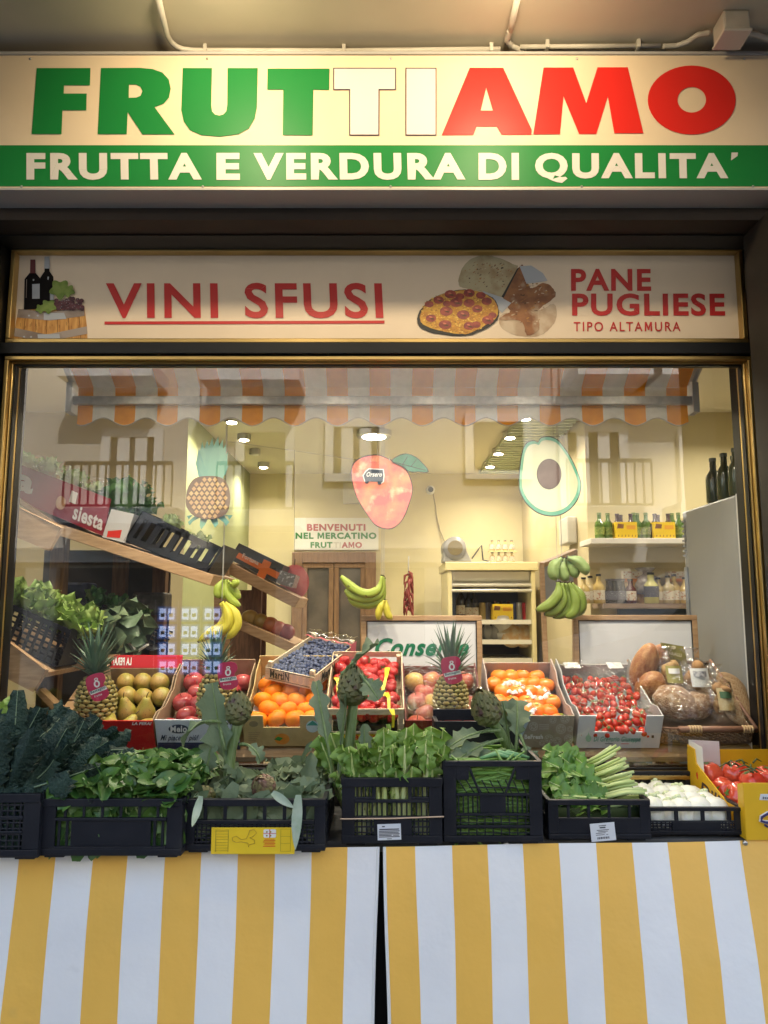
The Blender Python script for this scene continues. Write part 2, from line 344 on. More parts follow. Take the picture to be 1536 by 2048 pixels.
# ---------------------------------------------------------------- fascia sign
YS = 2.1
sg = thing('fascia_sign', 'long lit cream and green fascia sign with green white and red letters', 'shop sign', (0, YS, P(768, 377, YS).z))
zs0, zs1, zg0, zg1 = P(768, 377, YS).z, P(768, 111, YS).z, P(768, 373, YS).z, P(768, 291, YS).z
SIGNW = mat('sign_face_white', (.74, .6, .42), .45, (.71, .575, .4), sc_=5, spec=.25, bump=.01, bsc=3)
SGRN = mat('sign_green', (.01, .19, .04), .45, spec=.25); SRED = mat('sign_red', (.64, .022, .016), .42, spec=.3); SWH = mat('sign_letter_white', (.66, .63, .58), .45, spec=.25)
m_ = MB(); m_.bx(-3, 3, YS, 2.199, zs0, zs1); m_.build('panel', SIGNW, sg)
m_ = MB(); m_.bx(-3, 3, YS - .006, YS + .02, zs1 + .001, zs1 + .009); m_.bx(-3, 3, YS - .006, 2.197, zs0 - .008, zs0 - .001); m_.build('edge_trim', mat('trim_grey', (.42, .41, .39), .4), sg)
m_ = MB(); m_.bx(-3, 3, YS - .0015, YS - .0002, zg0, zg1); m_.build('green_band', SGRN, sg)
h = lambda l: [(x / 2, y / 2) for x, y in l]; h2 = lambda l: [(x / 2 + 768, y / 2) for x, y in l]
m_ = MB(); Y1 = YS - .0022
for l in ([h([(147, 272), (362, 272), (360, 341), (256, 341), (255, 374), (347, 374), (345, 441), (250, 441), (246, 536), (127, 536)])],
          [h([(404, 272), (560, 271), (610, 276), (650, 290), (675, 318), (683, 355), (676, 390), (655, 414), (618, 428), (698, 537), (570, 537), (511, 448), (507, 536), (391, 536)]),
           h([(516, 338), (545, 338), (562, 346), (570, 364), (562, 383), (545, 390), (515, 391)])],
          [h([(731, 272), (848, 272), (845, 420), (848, 445), (860, 458), (877, 462), (893, 458), (905, 445), (909, 420), (910, 272), (1031, 272), (1027, 430), (1018, 475), (995, 513), (955, 536), (880, 546), (805, 540), (760, 520), (735, 485), (725, 440)])],
          [h([(1070, 274), (1318, 274), (1316, 360), (1253, 358), (1250, 541), (1131, 540), (1133, 358), (1069, 358)])]): ppoly(m_, l, Y1)
m_.build('green_letters', SGRN, sg)
T2 = [(666.5, 135.5), (792, 135.5), (792, 180), (759, 180), (758.5, 271), (698.5, 271), (698.5, 180), (666.5, 180)]; I2 = [(811, 135.5), (873, 135.5), (873, 271), (811, 271)]
m_ = MB(); ppoly(m_, [T2], Y1); ppoly(m_, [I2], Y1); m_.build('letter_outlines', mat('dark_violet_line', (.06, .025, .06), .4), sg)
T3 = [(668.5, 137.5), (790, 137.5), (790, 178), (757, 178), (756.5, 269), (700.5, 269), (700.5, 178), (668.5, 178)]; I3 = [(813, 137.5), (871, 137.5), (871, 269), (813, 269)]
m_ = MB(); ppoly(m_, [T3], Y1 - .001); ppoly(m_, [I3], Y1 - .001); m_.build('white_letters', SWH, sg)
m_ = MB()
ppoly(m_, [h2([(343, 271), (477, 271), (591, 519), (590, 538), (470, 538), (451, 505), (371, 505), (358, 539), (231, 540)]), h2([(409, 350), (436, 442), (387, 442)])], Y1)
ppoly(m_, [h2([(638, 270), (757, 270), (809, 412), (854, 269), (975, 269), (1038, 533), (921, 533), (895, 385), (849, 535), (780, 535), (718, 385), (704, 536), (597, 537)])], Y1)
ppoly(m_, [ell(768 + 615.5, 200, 88, 69, 48), ell(768 + 615.5, 199.5, 28.5, 25.5, 32)], Y1)
m_.build('red_letters', SRED, sg)
m_ = MB()
for s, a, b in (('FRUTTA', 53, 404), ('E', 433, 480), ('VERDURA', 507, 931), ('DI', 957, 1038), ('QUALITA', 1070, 1457)): ptext(m_, s, a, b, 306, (366 if s[0] == 'Q' else 360), Y1, off=.045, sp=1.2, eps=.0006)
ppoly(m_, [[(1463, 305), (1476, 305), (1475, 312), (1462, 321)]], Y1 - .0006)
m_.build('subtitle_letters', SWH, sg)

for x in (-1.1, -.55, .02, .6, 1.12):
    for z in (zs1 - .012, zs0 + .006): m_ = MB(); m_.lathe([(.002, .003), (.0035, .002), (.004, 0)], 10, 0, Matrix.Translation((x, YS - .0005, z)) @ Matrix.Rotation(R(90), 4, 'X')); m_.build('screw', STEEL, sg)
# ---------------------------------------------------------------- transom sign
YT = 2.415; tz0, tz1 = P(768, 683, YT).z, P(768, 499, YT).z
ts = thing('transom_sign', 'cream sign above the window with red letters, wine barrel and bread pictures', 'sign', (0, YT, tz0))
TSW = mat('transom_face', (.76, .62, .46), .4, (.73, .595, .44), sc_=4)
TRED = mat('transom_red', (.5, .022, .02), .45)
m_ = MB(); m_.bx(tx0 + .008, tx1 - .008, YT, YT + .03, tz0, tz1); m_.build('panel', TSW, ts)
m_ = MB(); Y2 = YT - .0008
ptext(m_, 'VINI SFUSI', 212, 767, 566, 637, Y2, off=.022, sp=1.15)
ppoly(m_, [[(209, 643), (769, 641), (769, 647), (209, 649)]], Y2 - .0012)
ptext(m_, 'PANE', 1142, 1302, 538, 582, Y2, off=.03, sp=1.13); ptext(m_, 'PUGLIESE', 1144, 1450, 587, 632, Y2, off=.03, sp=1.13)
ptext(m_, 'TIPO ALTAMURA', 1147, 1361, 644, 663, Y2, off=.01, sp=1.26)
m_.build('lettering', TRED, ts)
c3 = lambda l: [(x / 6.4, y / 6.4 + 480) for x, y in l]
BAR = mat('barrel_print', (.45, .2, .045), .5, (.62, .33, .09), sc_=30, stretch=(3, 1, .5)); HOOP = mat('hoop_print', (.2, .15, .12), .4, (.34, .28, .24), sc_=9)
GLF = mat('leaf_print', (.14, .22, .03), .5, (.22, .3, .06), sc_=40); GRAPE = mat('grape_print', (.05, .012, .02), .4, (.12, .03, .04), sc_=120)
BOT = mat('bottle_print', (.008, .006, .006), .5, spec=.1); CAP = mat('capsule_print', (.12, .02, .02), .4); SILV = mat('silver_print', (.4, .42, .45), .4)
m_ = MB(); b_ = Y2
ppoly(m_, [c3([(235, 885), (1080, 850), (1115, 1120), (1122, 1318), (160, 1318), (200, 1070)])], b_, 0)
for k in range(6): x = 330 + k * 135; ppoly(m_, [c3([(x, 890), (x + 5, 890), (x + (k - 3) * 14 + 5, 1316), (x + (k - 3) * 14, 1316)])], b_ - .0006, 4)
ppoly(m_, [c3([(235, 880), (640, 925), (1078, 850), (1085, 970), (640, 1030), (215, 990)])], b_ - .0012, 1)
ppoly(m_, [c3([(192, 1125), (600, 1210), (1112, 1105), (1120, 1200), (600, 1300), (178, 1230)])], b_ - .0012, 1)
for q in ((372, 968), (482, 968), (308, 1238), (398, 1240)): ppoly(m_, [c3(ell(*q, 14, 12, 10))], b_ - .0018, 6)
ppoly(m_, [c3([(505, 880), (515, 480), (570, 400), (570, 360), (632, 360), (635, 400), (683, 470), (690, 760), (700, 900)])], b_ - .0018, 4)
ppoly(m_, [c3([(566, 365), (570, 212), (632, 212), (636, 365)])], b_ - .0024, 6)
ppoly(m_, [c3([(305, 890), (315, 500), (380, 420), (455, 420), (515, 490), (520, 880)])], b_ - .003, 4)
ppoly(m_, [c3([(384, 425), (388, 250), (452, 250), (454, 425)])], b_ - .0036, 5)
ppoly(m_, [c3([(412, 565), (508, 560), (508, 750), (412, 752)])], b_ - .0036, 6); ppoly(m_, [c3([(640, 655), (690, 650), (688, 765), (640, 768)])], b_ - .0036, 6)
for k in range(60): ppoly(m_, [c3(ell(700 + rnd.random() * 360, 880 - rnd.random() * 150 * (1 - abs(k % 10 - 5) / 7), 30, 28, 10))], b_ - .004 - k * .00002, 3)
for cx, cy, q in ((770, 630, 125), (870, 650, 80), (620, 850, 90), (520, 880, 60)):
    ppoly(m_, [c3([(cx + q * (1 + .18 * math.sin(5 * a)) * math.cos(a), cy + q * (.9 + .18 * math.sin(5 * a)) * math.sin(a)) for a in [i * math.pi / 18 for i in range(36)]])], b_ - .0056 - q * .000004, 2)
for k in range(70):
    x, y = rnd.uniform(240, 1080), rnd.choice((rnd.uniform(1040, 1110), rnd.uniform(1235, 1310))); ppoly(m_, [c3([(x, y), (x + 3, y), (x + 3, y + rnd.uniform(20, 60)), (x, y + rnd.uniform(20, 60))])], b_ - .0008 - k * .000003, rnd.choice((0, 0, 4)))
ppoly(m_, [c3([(560, 935), (820, 932), (850, 1010), (560, 1025)])], b_ - .0015, 6); ppoly(m_, [c3([(480, 1208), (760, 1200), (770, 1275), (490, 1290)])], b_ - .0015, 6); ppoly(m_, [c3([(335, 505), (345, 505), (340, 740), (330, 740)])], b_ - .0036, 1); ppoly(m_, [c3([(608, 470), (628, 470), (620, 510), (608, 505)])], b_ - .0036, 6); ppoly(m_, [c3([(420, 500), (438, 500), (436, 522), (420, 520)])], b_ - .0036, 6)
for k in range(40): ppoly(m_, [c3(ell(710 + rnd.random() * 330, 875 - rnd.random() * 130, 5, 4, 6))], b_ - .0053, 6 if k % 3 else 5)
m_.build('barrel_picture', [BAR, HOOP, GLF, GRAPE, BOT, CAP, SILV], ts)
c4 = lambda l: [(x / 4.267 + 800, y / 4.267 + 490) for x, y in l]
CR1 = mat('bread_crumb_print', (.42, .36, .22), .6, (.3, .2, .1), sc_=22, k=(.45, .75), c3=(.06, .04, .02), sc3=60, k3=(.66, .7)); CR2 = mat('bread_crust_print', (.3, .13, .05), .6, (.2, .08, .035), sc_=25, c3=(.5, .4, .28), sc3=16, k3=(.55, .75))
FOC = mat('focaccia_print', (.6, .34, .06), .6, (.45, .2, .04), sc_=40, bump=.3); TOM = mat('tomato_print', (.34, .06, .035), .4, (.2, .03, .03), sc_=60); FLO = mat('floury_print', (.55, .44, .32), .6, (.42, .3, .2), sc_=18)
m_ = MB()
def wob(l, a=2.5):
    l = smooth_loop(l, 3)
    out = []
    for i in range(len(l)):
        x0, y0 = l[i]; x1, y1 = l[(i + 1) % len(l)]
        for k in range(2): out.append((x0 + (x1 - x0) * k / 2 + rnd.uniform(-a, a), y0 + (y1 - y0) * k / 2 + rnd.uniform(-a, a)))
    return out
ppoly(m_, [c4(wob([(845, 640), (900, 580), (1180, 560), (1310, 500), (1340, 600), (1290, 700), (1180, 780), (1000, 775), (880, 720)]))], b_, 4)
ppoly(m_, [c4(wob([(560, 370), (500, 340), (520, 220), (590, 130), (700, 90), (830, 105), (980, 170), (1000, 200), (870, 440), (750, 410)]))], b_ - .0006, 0)
ppoly(m_, [c4(wob([(1020, 185), (1060, 200), (1090, 330), (1130, 370), (1210, 325), (1290, 350), (1325, 440), (1180, 560), (1190, 720), (1080, 770), (1040, 650), (850, 640), (900, 590), (940, 560), (880, 450)]))], b_ - .0012, 1)
ppoly(m_, [c4([(1020, 180), (1120, 175), (1220, 240), (1260, 305), (1130, 325), (1080, 330)])], b_ - .0018, 6)
ppoly(m_, [c4([(1000, 200), (1016, 190), (885, 450), (865, 445)])], b_ - .002, 5)
ppoly(m_, [c4([(700, 390), (850, 440), (950, 495), (870, 580)])], b_ - .002, 6)
ppoly(m_, [c4(wob([(150, 660), (170, 560), (300, 440), (500, 385), (650, 390), (790, 450), (840, 540), (830, 640), (720, 720), (560, 775), (340, 760), (200, 720)]))], b_ - .0026, 5)
ppoly(m_, [c4(wob([(172, 640), (190, 555), (310, 440), (500, 388), (650, 392), (780, 450), (832, 530), (822, 620), (700, 700), (560, 760), (360, 735), (220, 690)]))], b_ - .0032, 2)
for k, q in enumerate([(265, 625, 45), (395, 565, 55), (540, 595, 55), (385, 680, 55), (590, 690, 48), (650, 680, 40), (750, 640, 50), (790, 600, 35), (250, 505, 38), (330, 470, 45), (430, 420, 50), (590, 410, 48), (690, 430, 42), (480, 490, 55), (590, 495, 48), (660, 545, 45), (740, 480, 45), (510, 440, 40), (400, 500, 35)]): ppoly(m_, [c4(ell(q[0], q[1], q[2], q[2] * .72, 14))], b_ - .0038 - k * .00002, 3)
import math as _m
def inpoly(x, y, e): return ((x - e[0]) / e[2]) ** 2 + ((y - e[1]) / e[3]) ** 2 < 1
for k in range(900):
    x, y = rnd.uniform(160, 840), rnd.uniform(390, 760)
    if inpoly(x, y, (500, 575, 320, 175)): ppoly(m_, [c4(ell(x, y, rnd.uniform(3, 12), rnd.uniform(2, 7), 7, rnd.uniform(-.5, .5)))], b_ - .0034 - k * .0000003, 7 + k % 3)
for k in range(420):
    x, y = rnd.uniform(500, 1340), rnd.uniform(100, 780)
    top_ = inpoly(x, y, (750, 255, 205, 130)); low = inpoly(x, y, (1120, 480, 160, 200)) or inpoly(x, y, (1010, 600, 120, 70))
    if top_: ppoly(m_, [c4(ell(x, y, rnd.uniform(3, 14), rnd.uniform(2, 5), 7, -.6))], b_ - .0009 - k * .0000003, rnd.choice((4, 8, 10, 1)))
    elif low: ppoly(m_, [c4(ell(x, y, rnd.uniform(4, 20), rnd.uniform(2, 7), 8, rnd.uniform(-1, .4)))], b_ - .0015 - k * .0000003, rnd.choice((4, 8, 1, 10)))
for k, (x, y) in enumerate(((262, 615), (390, 555), (535, 585), (380, 670), (585, 682), (745, 630), (330, 462), (425, 412), (590, 402), (480, 482), (655, 538))): ppoly(m_, [c4(ell(x, y, 16, 8, 8, .3))], b_ - .0046, 11); ppoly(m_, [c4(ell(x + 14, y + 14, 20, 7, 8, .2))], b_ - .0046, 10)
m_.build('bread_picture', [CR1, CR2, FOC, TOM, FLO, BLACKINK, SILV, mat('golden_fleck_print', (.75, .5, .12), .6), mat('brown_fleck_print', (.36, .17, .04), .6), mat('amber_fleck_print', (.62, .3, .05), .6), mat('dark_fleck_print', (.1, .05, .025), .6), mat('pink_fleck_print', (.55, .16, .1), .5)], ts)

# ---------------------------------------------------------------- conduits and junction box on the arcade ceiling
PVC = mat('grey_conduit', (.5, .47, .4), .45, (.42, .39, .33), sc_=12)
def conduit(label, pts, r, clips=(), rough=False):
    t = thing('conduit_pipe', label, 'pipe', pts[0], 'conduits over the fascia sign')
    m_ = MB()
    if rough:
        q = []
        for i in range(len(pts) - 1):
            n = max(3, int((pts[i + 1] - pts[i]).length / .006))
            q += [pts[i].lerp(pts[i + 1], k / n) for k in range(n)]
        m_.tube(q, [r * (1.12 if k % 2 else .92) for k in range(len(q))], 10)
    else: m_.tube(pts, r, 10)
    m_.build('pipe', PVC, t, smooth=True)
    for c in clips:
        m_ = MB(); m_.bx(c.x - .006, c.x + .006, c.y - r - .004, c.y + r + .004, c.z - r - .003, ZC - .001); m_.build('clip', PVC, t, bevel=.002)
    return t
zc = ZC - .018
def cz(px, py, dz=.018): d = ray(px, py); return CAM + d * ((ZC - dz - CAM.z) / d.z)
A = [cz(316, -8), cz(334, 70), cz(342, 84), cz(352, 93), cz(366, 99), cz(390, 101.5)]
conduit('pale conduit coming down the ceiling at left and turning along the sign', A + [cz(520, 102), cz(690, 102.5), cz(1000, 99)], .0085, [cz(411, 102), cz(688, 102.5), cz(982, 99.5)])
conduit('pale conduit coming down the ceiling right of centre into a ribbed bend', [cz(1036, -8), cz(1024, 45), cz(1021, 62)], .0095, [])
conduit('ribbed bend joining the right ceiling conduit to the sign top', [cz(1020, 60), cz(1014, 80), cz(1022, 92), cz(1038, 99), cz(1052, 103)], .0085, [], True)
conduit('upper short conduit running right above the red letters', [cz(1040, 94), cz(1320, 92)], .0075, [cz(1094, 93), cz(1276, 92)])
conduit('lower short conduit running right just behind the sign top edge', [cz(1052, 104), cz(1330, 104)], .0075, [])
conduit('ribbed cable rising from the right conduits to the junction box', [cz(1325, 93), cz(1352, 92), cz(1375, 84), cz(1395, 70), cz(1425, 64)], .008, [], True)
conduit('ribbed cable leaving the junction box to the right picture edge', [cz(1488, 66), cz(1515, 70), cz(1545, 82)], .008, [], True)
t = thing('junction_box', 'grey plastic junction box fixed to the ceiling at top right', 'junction box', cz(1455, 75, 0))
c = [cz(1428, 46, .0), cz(1490, 46, .0)]; m_ = MB(); q0 = cz(1424, 78, .05)
x0, x1 = cz(1428, 70, .03).x, cz(1480, 70, .03).x; yb0 = 1.97
m_.bx(x0, x1, 1.98, 2.055, ZC - .062, ZC - .002); m_.build('box_body', PVC, t, bevel=.006)
m_ = MB(); m_.bx(x0 - .003, x1 + .003, 1.977, 2.058, ZC - .072, ZC - .063); m_.build('lid', mat('lid_grey', (.55, .52, .45), .4), t, bevel=.003)
m_ = MB(); xs, xe = P(462, 459, 2.28).x, P(511, 459, 2.28).x; zq0, zq1 = P(486, 464, 2.28).z, P(486, 453, 2.28).z
m_.bx(xs, xe, 2.283, 2.2865, zq0, zq1, 0)
m_.flat([[(xs + .012, 2.2825, zq1 - .003), (xe - .012, 2.2825, zq1 - .003), ((xs + xe) / 2, 2.2825, zq0 + .003)]], 1)
tag(m_.build('warning_sticker', [mat('sticker_grey', (.3, .3, .3), .5), YELLOWINK], None, origin=(xs, 2.285, zq0)), 'small grey and yellow sticker on the black shutter housing', 'sticker')
# ================================================================ INSIDE: awning, cutouts, hanging fruit
ORG = mat('orange_canvas', (.85, .33, .02), .75, (.8, .3, .018), sc_=30, tl=.12); CAN = mat('white_canvas', (.78, .75, .7), .75, (.72, .69, .64), sc_=30, tl=.12)
YA_, YA0 = 2.85, 2.56
aw = thing('striped_awning', 'orange and white striped awning with scalloped valance inside the window', 'awning', P(765, 803, YA_))
zA1, zAt = P(765, 775, YA_).z, P(765, 775, YA_).z + .255
xa0, xa1 = P(155, 800, YA_).x, P(1375, 800, YA_).x
bnd = [155] + [q for k in range(-7, 8) for q in (739 + 85 * k, 781 + 85 * k) if 156 < q < 1374] + [1375]
m_ = MB(); zl, zh = P(765, 851, YA_).z, P(765, 835, YA_).z
for i in range(len(bnd) - 1):
    a, b = P(bnd[i], 800, YA_).x, P(bnd[i + 1], 800, YA_).x; mi = 0 if i % 2 == 0 else 1
    cx = P(760, 800, YA_).x; per = P(845, 800, YA_).x - cx
    bot = lambda x: (zl + zh) / 2 - (zh - zl) / 2 * math.cos(2 * math.pi * (x - cx) / per)
    m_.grid(lambda u, v: V(a + (b - a) * u, YA_ + .006 * math.sin(v * 2.5) + .003 * math.sin(40 * (a + (b - a) * u)), zA1 + (bot(a + (b - a) * u) - zA1) * v), 6, 6, mi)
    m_.grid(lambda u, v: V((a + (b - a) * u) * (1 + .005 * v), YA_ + (YA0 - YA_) * v, zA1 + (zAt - zA1) * v - .012 * math.sin(math.pi * v)), 3, 6, mi)
m_.build('canvas', [ORG, CAN], aw, smooth=True)
m_ = MB(); hem = []
for i in range(241):
    x = xa0 + (xa1 - xa0) * i / 240; hem.append(V(x, YA_ + .004, (zl + zh) / 2 - (zh - zl) / 2 * math.cos(2 * math.pi * (x - cx) / per)))
m_.tube(hem, .0028, 5); m_.build('hem', mat('grey_hem', (.5, .46, .42), .7), aw)
m_ = MB(); m_.bx(xa0 - .01, xa1 + .01, YA_ - .03, YA_ - .006, P(765, 812, YA_).z, P(765, 796, YA_).z); m_.build('front_bar', mat('galvanised_bar', (.52, .53, .54), .45, (.42, .43, .45), sc_=40, metal=.6), aw, bevel=.002)
for x, s in ((xa0, -1), (xa1, 1)):
    m_ = MB(); c = x + s * .018
    m_.hexa([(c - .012, YA_ - .04, zA1 - .11), (c + .012, YA_ - .04, zA1 - .11), (c + .012, YA_ + .02, zA1 - .11), (c - .012, YA_ + .02, zA1 - .11), (c - .012, YA_ - .04, zA1 + .01), (c + .012, YA_ - .04, zA1 + .01), (c + .012, YA_ + .02, zA1 + .03), (c - .012, YA_ + .02, zA1 + .03)])
    m_.tube([(c, YA_, zA1 + .01), (c + s * .03, YA0 - .03, zAt + .03)], .015, 8); m_.build('side_arm', mat('arm_grey', (.4, .4, .4), .5), aw)
STRING = mat('string', (.4, .38, .34), .7)
YH = 2.87
def strand(mb, x, y0, y1, Y=YH, mi=0, r=.0012): mb.tube([P(x, y0, Y), P(x, y1, Y)], r, 5, mi)
def cutout(mb, loop, f, Y, mi, th=.004): mb.prism([P(*f(q), Y) for q in loop], (0, th, 0), mi)
f4 = lambda q: (q[0] / 2.954 + 500, q[1] / 2.954 + 680); f5 = lambda q: (q[0] / 2.954 + 1016, q[1] / 2.954 + 680); f3 = lambda q: (q[0] / 2.954, q[1] / 2.954 + 680)
def shrink(l, k):
    cx = sum(p[0] for p in l) / len(l); cy = sum(p[1] for p in l) / len(l); return [(cx + (x - cx) * k, cy + (y - cy) * k) for x, y in l]
LINE = mat('drawn_outline', (.05, .04, .04), .6)
# mango
mg = thing('mango_cutout', 'flat red mango cutout with green leaf hanging on a string from the awning', 'hanging cutout', P(765, 1058, YH), 'fruit cutouts hanging in the window')
ml = smooth_loop([(597, 800), (605, 735), (645, 697), (700, 680), (760, 677), (820, 700), (870, 725), (920, 760), (952, 825), (962, 890), (945, 960), (915, 1040), (880, 1090), (835, 1117), (785, 1115), (735, 1090), (690, 1030), (645, 960), (615, 890)])
m_ = MB(); cutout(m_, ml, f4, YH, 0); m_.flat([[P(*f4(q), YH - .001) for q in shrink(ml, .972)]], 1); m_.build('fruit', [LINE, mat('mango_print', (.68, .13, .13), .5, (.72, .32, .16), sc_=13, k=(.42, .68), c3=(.8, .6, .36), sc3=17, k3=(.55, .72), det=8)], mg)
lf = smooth_loop([(835, 715), (870, 685), (920, 670), (970, 685), (1010, 715), (1058, 778), (1000, 780), (940, 778), (895, 745)], 3)
m_ = MB(); cutout(m_, lf, f4, YH - .006, 0); m_.flat([[P(*f4(q), YH - .007) for q in shrink(lf, .93)]], 1)
for a, b in (((840, 718), (1040, 770)), ((900, 738), (930, 690)), ((950, 748), (985, 705)), ((900, 738), (925, 765))): m_.tube([P(*f4(a), YH - .008), P(*f4(b), YH - .008)], .0012, 5, 0)
m_.build('leaf', [LINE, mat('leaf_green_print', (.04, .17, .1), .5, (.06, .22, .15), sc_=12)], mg)
m_ = MB(); bd = [(665, 800), (680, 775), (700, 758), (790, 762), (795, 800), (790, 840), (775, 850), (760, 848), (755, 838), (705, 835), (690, 842), (675, 835)]
m_.flat([[P(*f4(q), YH - .002) for q in bd]], 0); m_.flat([[P(*f4(q), YH - .003) for q in shrink(bd, .9)]], 1)
x0, y0 = f4((688, 808)); x1, y1 = f4((780, 780)); ptext(m_, 'Orsero', x0, x1, y1, y0, YH - .0032, off=.02, shear=.35, mi=0)
for q in ((690, 838), (765, 845)): m_.flat([[P(*f4(z), YH - .0045) for z in ell(*q, 11, 9, 12)]], 1)
m_.build('badge', [WHITE, mat('badge_navy', (.03, .045, .07), .5)], mg)
m_ = MB(); strand(m_, 755, 812, 912); m_.tube([P(*f4((825, 690)), YH), P(*f4((822, 715)), YH)], .002); m_.build('string', STRING, mg)
# avocado
av = thing('avocado_cutout', 'flat halved avocado cutout with dark stone hanging on a string at right', 'hanging cutout', P(1100, 1032, YH), 'fruit cutouts hanging in the window')
al = smooth_loop([(63, 850), (70, 740), (85, 650), (110, 605), (150, 592), (175, 600), (195, 575), (240, 568), (290, 585), (330, 630), (370, 690), (405, 760), (430, 830), (432, 880), (415, 940), (370, 1000), (310, 1035), (240, 1042), (170, 1020), (110, 970), (75, 910)])
m_ = MB(); cutout(m_, al, f5, YH, 0); m_.flat([[P(*f5(q), YH - .001) for q in shrink(al, .975)]], 1); m_.flat([[P(*f5(q), YH - .002) for q in shrink(al, .89)]], 2); m_.build('flesh', [LINE, mat('avocado_skin_print', (.1, .38, .26), .5, (.26, .5, .34), sc_=9), mat('avocado_flesh_print', (.66, .66, .46), .5, (.6, .62, .4), sc_=5)], av)
m_ = MB(); pl_ = ell(243, 792, 73, 90, 30); m_.flat([[P(*f5(q), YH - .003) for q in pl_]], 0); m_.flat([[P(*f5(q), YH - .004) for q in shrink(pl_, .95)]], 1); m_.build('stone', [LINE, mat('stone_print', (.1, .06, .05), .5, (.14, .09, .08), sc_=14)], av)
m_ = MB(); strand(m_, 1113, 812, 874); m_.build('string', STRING, av)
# pineapple cutout
pc = thing('pineapple_cutout', 'flat painted pineapple cutout hanging on a string at left', 'hanging cutout', P(415, 1055, YH), 'fruit cutouts hanging in the window')
PLF = mat('teal_leaf_print', (.08, .24, .22), .5, (.16, .34, .24), by='island')
m_ = MB()
for bx_, by_, tx, ty, wd in ((1190, 815, 1175, 640, 26), (1200, 815, 1195, 600, 30), (1215, 815, 1225, 590, 34), (1235, 815, 1255, 575, 34), (1250, 815, 1290, 568, 36), (1270, 815, 1318, 580, 30), (1290, 815, 1335, 610, 28), (1300, 820, 1345, 660, 26), (1215, 815, 1180, 700, 26), (1240, 815, 1270, 640, 36), (1290, 820, 1350, 740, 22), (1205, 815, 1200, 690, 30), (1255, 815, 1235, 620, 34)):
    d = Vector((tx - bx_, ty - by_)); n = Vector((-d.y, d.x)).normalized() * wd; yy = YH - .001 - rnd.random() * .004
    m_.prism([P(*f3(q), yy) for q in ((bx_ - n.x * .6, by_ - n.y * .6), (bx_ + d.x * .5 - n.x, by_ + d.y * .5 - n.y), (tx, ty), (bx_ + d.x * .5 + n.x * .8, by_ + d.y * .5 + n.y * .8), (bx_ + n.x * .6, by_ + n.y * .6))], (0, .0008, 0))
for bx_, tx, ty in ((1150, 1115, 1060), (1180, 1120, 1095), (1210, 1190, 1118), (1250, 1270, 1110), (1290, 1335, 1100), (1310, 1355, 1060)):
    m_.prism([P(*f3(q), YH + .004 + rnd.random() * .003) for q in ((bx_ - 25, 1035), (tx - 10, ty - 20), (tx, ty), (tx + 20, ty - 25), (bx_ + 30, 1035))], (0, .0008, 0))
m_.build('leaf_crown', PLF, pc)
pb = smooth_loop([(1098, 960), (1108, 880), (1150, 818), (1230, 803), (1310, 815), (1350, 870), (1358, 960), (1330, 1030), (1240, 1060), (1150, 1040), (1110, 1000)])
m_ = MB(); cutout(m_, pb, f3, YH - .005, 0); k = 0
for r_ in range(9):
    for q in range(9):
        cx, cy = 1115 + q * 31 + (r_ % 2) * 15, 825 + r_ * 27
        if ((cx - 1229) / 125) ** 2 + ((cy - 932) / 122) ** 2 < .93: m_.flat([[P(*f3(z), YH - .006) for z in ((cx, cy - 15), (cx + 14, cy), (cx, cy + 15), (cx - 14, cy))]], 1)
m_.build('fruit', [mat('pineapple_line_print', (.12, .07, .04), .5), mat('pineapple_print', (.4, .23, .1), .5, (.46, .32, .13), by='island')], pc)
m_ = MB(); strand(m_, 452, 812, 880); m_.build('string', STRING, pc)
# apple cutout, farther back
Ya = 4.3; ap = thing('apple_cutout', 'flat round pink apple cutout hanging far back beside the inner door', 'hanging cutout', P(588, 1200, Ya), 'fruit cutouts hanging in the window')
m_ = MB(); m_.prism([P(x, y, Ya) for x, y in ell(589, 1164, 29, 35, 30)], (0, .004, 0)); m_.build('fruit', mat('apple_print', (.58, .11, .12), .5, (.64, .2, .19), sc_=8), ap)
m_ = MB(); m_.tube([P(588, 1130, Ya), P(590, 1118, Ya)], .004); strand(m_, 589, 900, 1130, Ya); m_.build('stalk', BROWN, ap)
# thin cords slung between the cutouts
m_ = MB(); m_.tube([P(455, 883, 3.0), P(600, 903, 2.95), P(742, 924, 2.9)], .0011, 5)
tag(m_.build('twine', STRING, None, origin=P(455, 883, 3.0)), 'thin pale cord slung from the pineapple cutout to the mango cutout', 'twine')
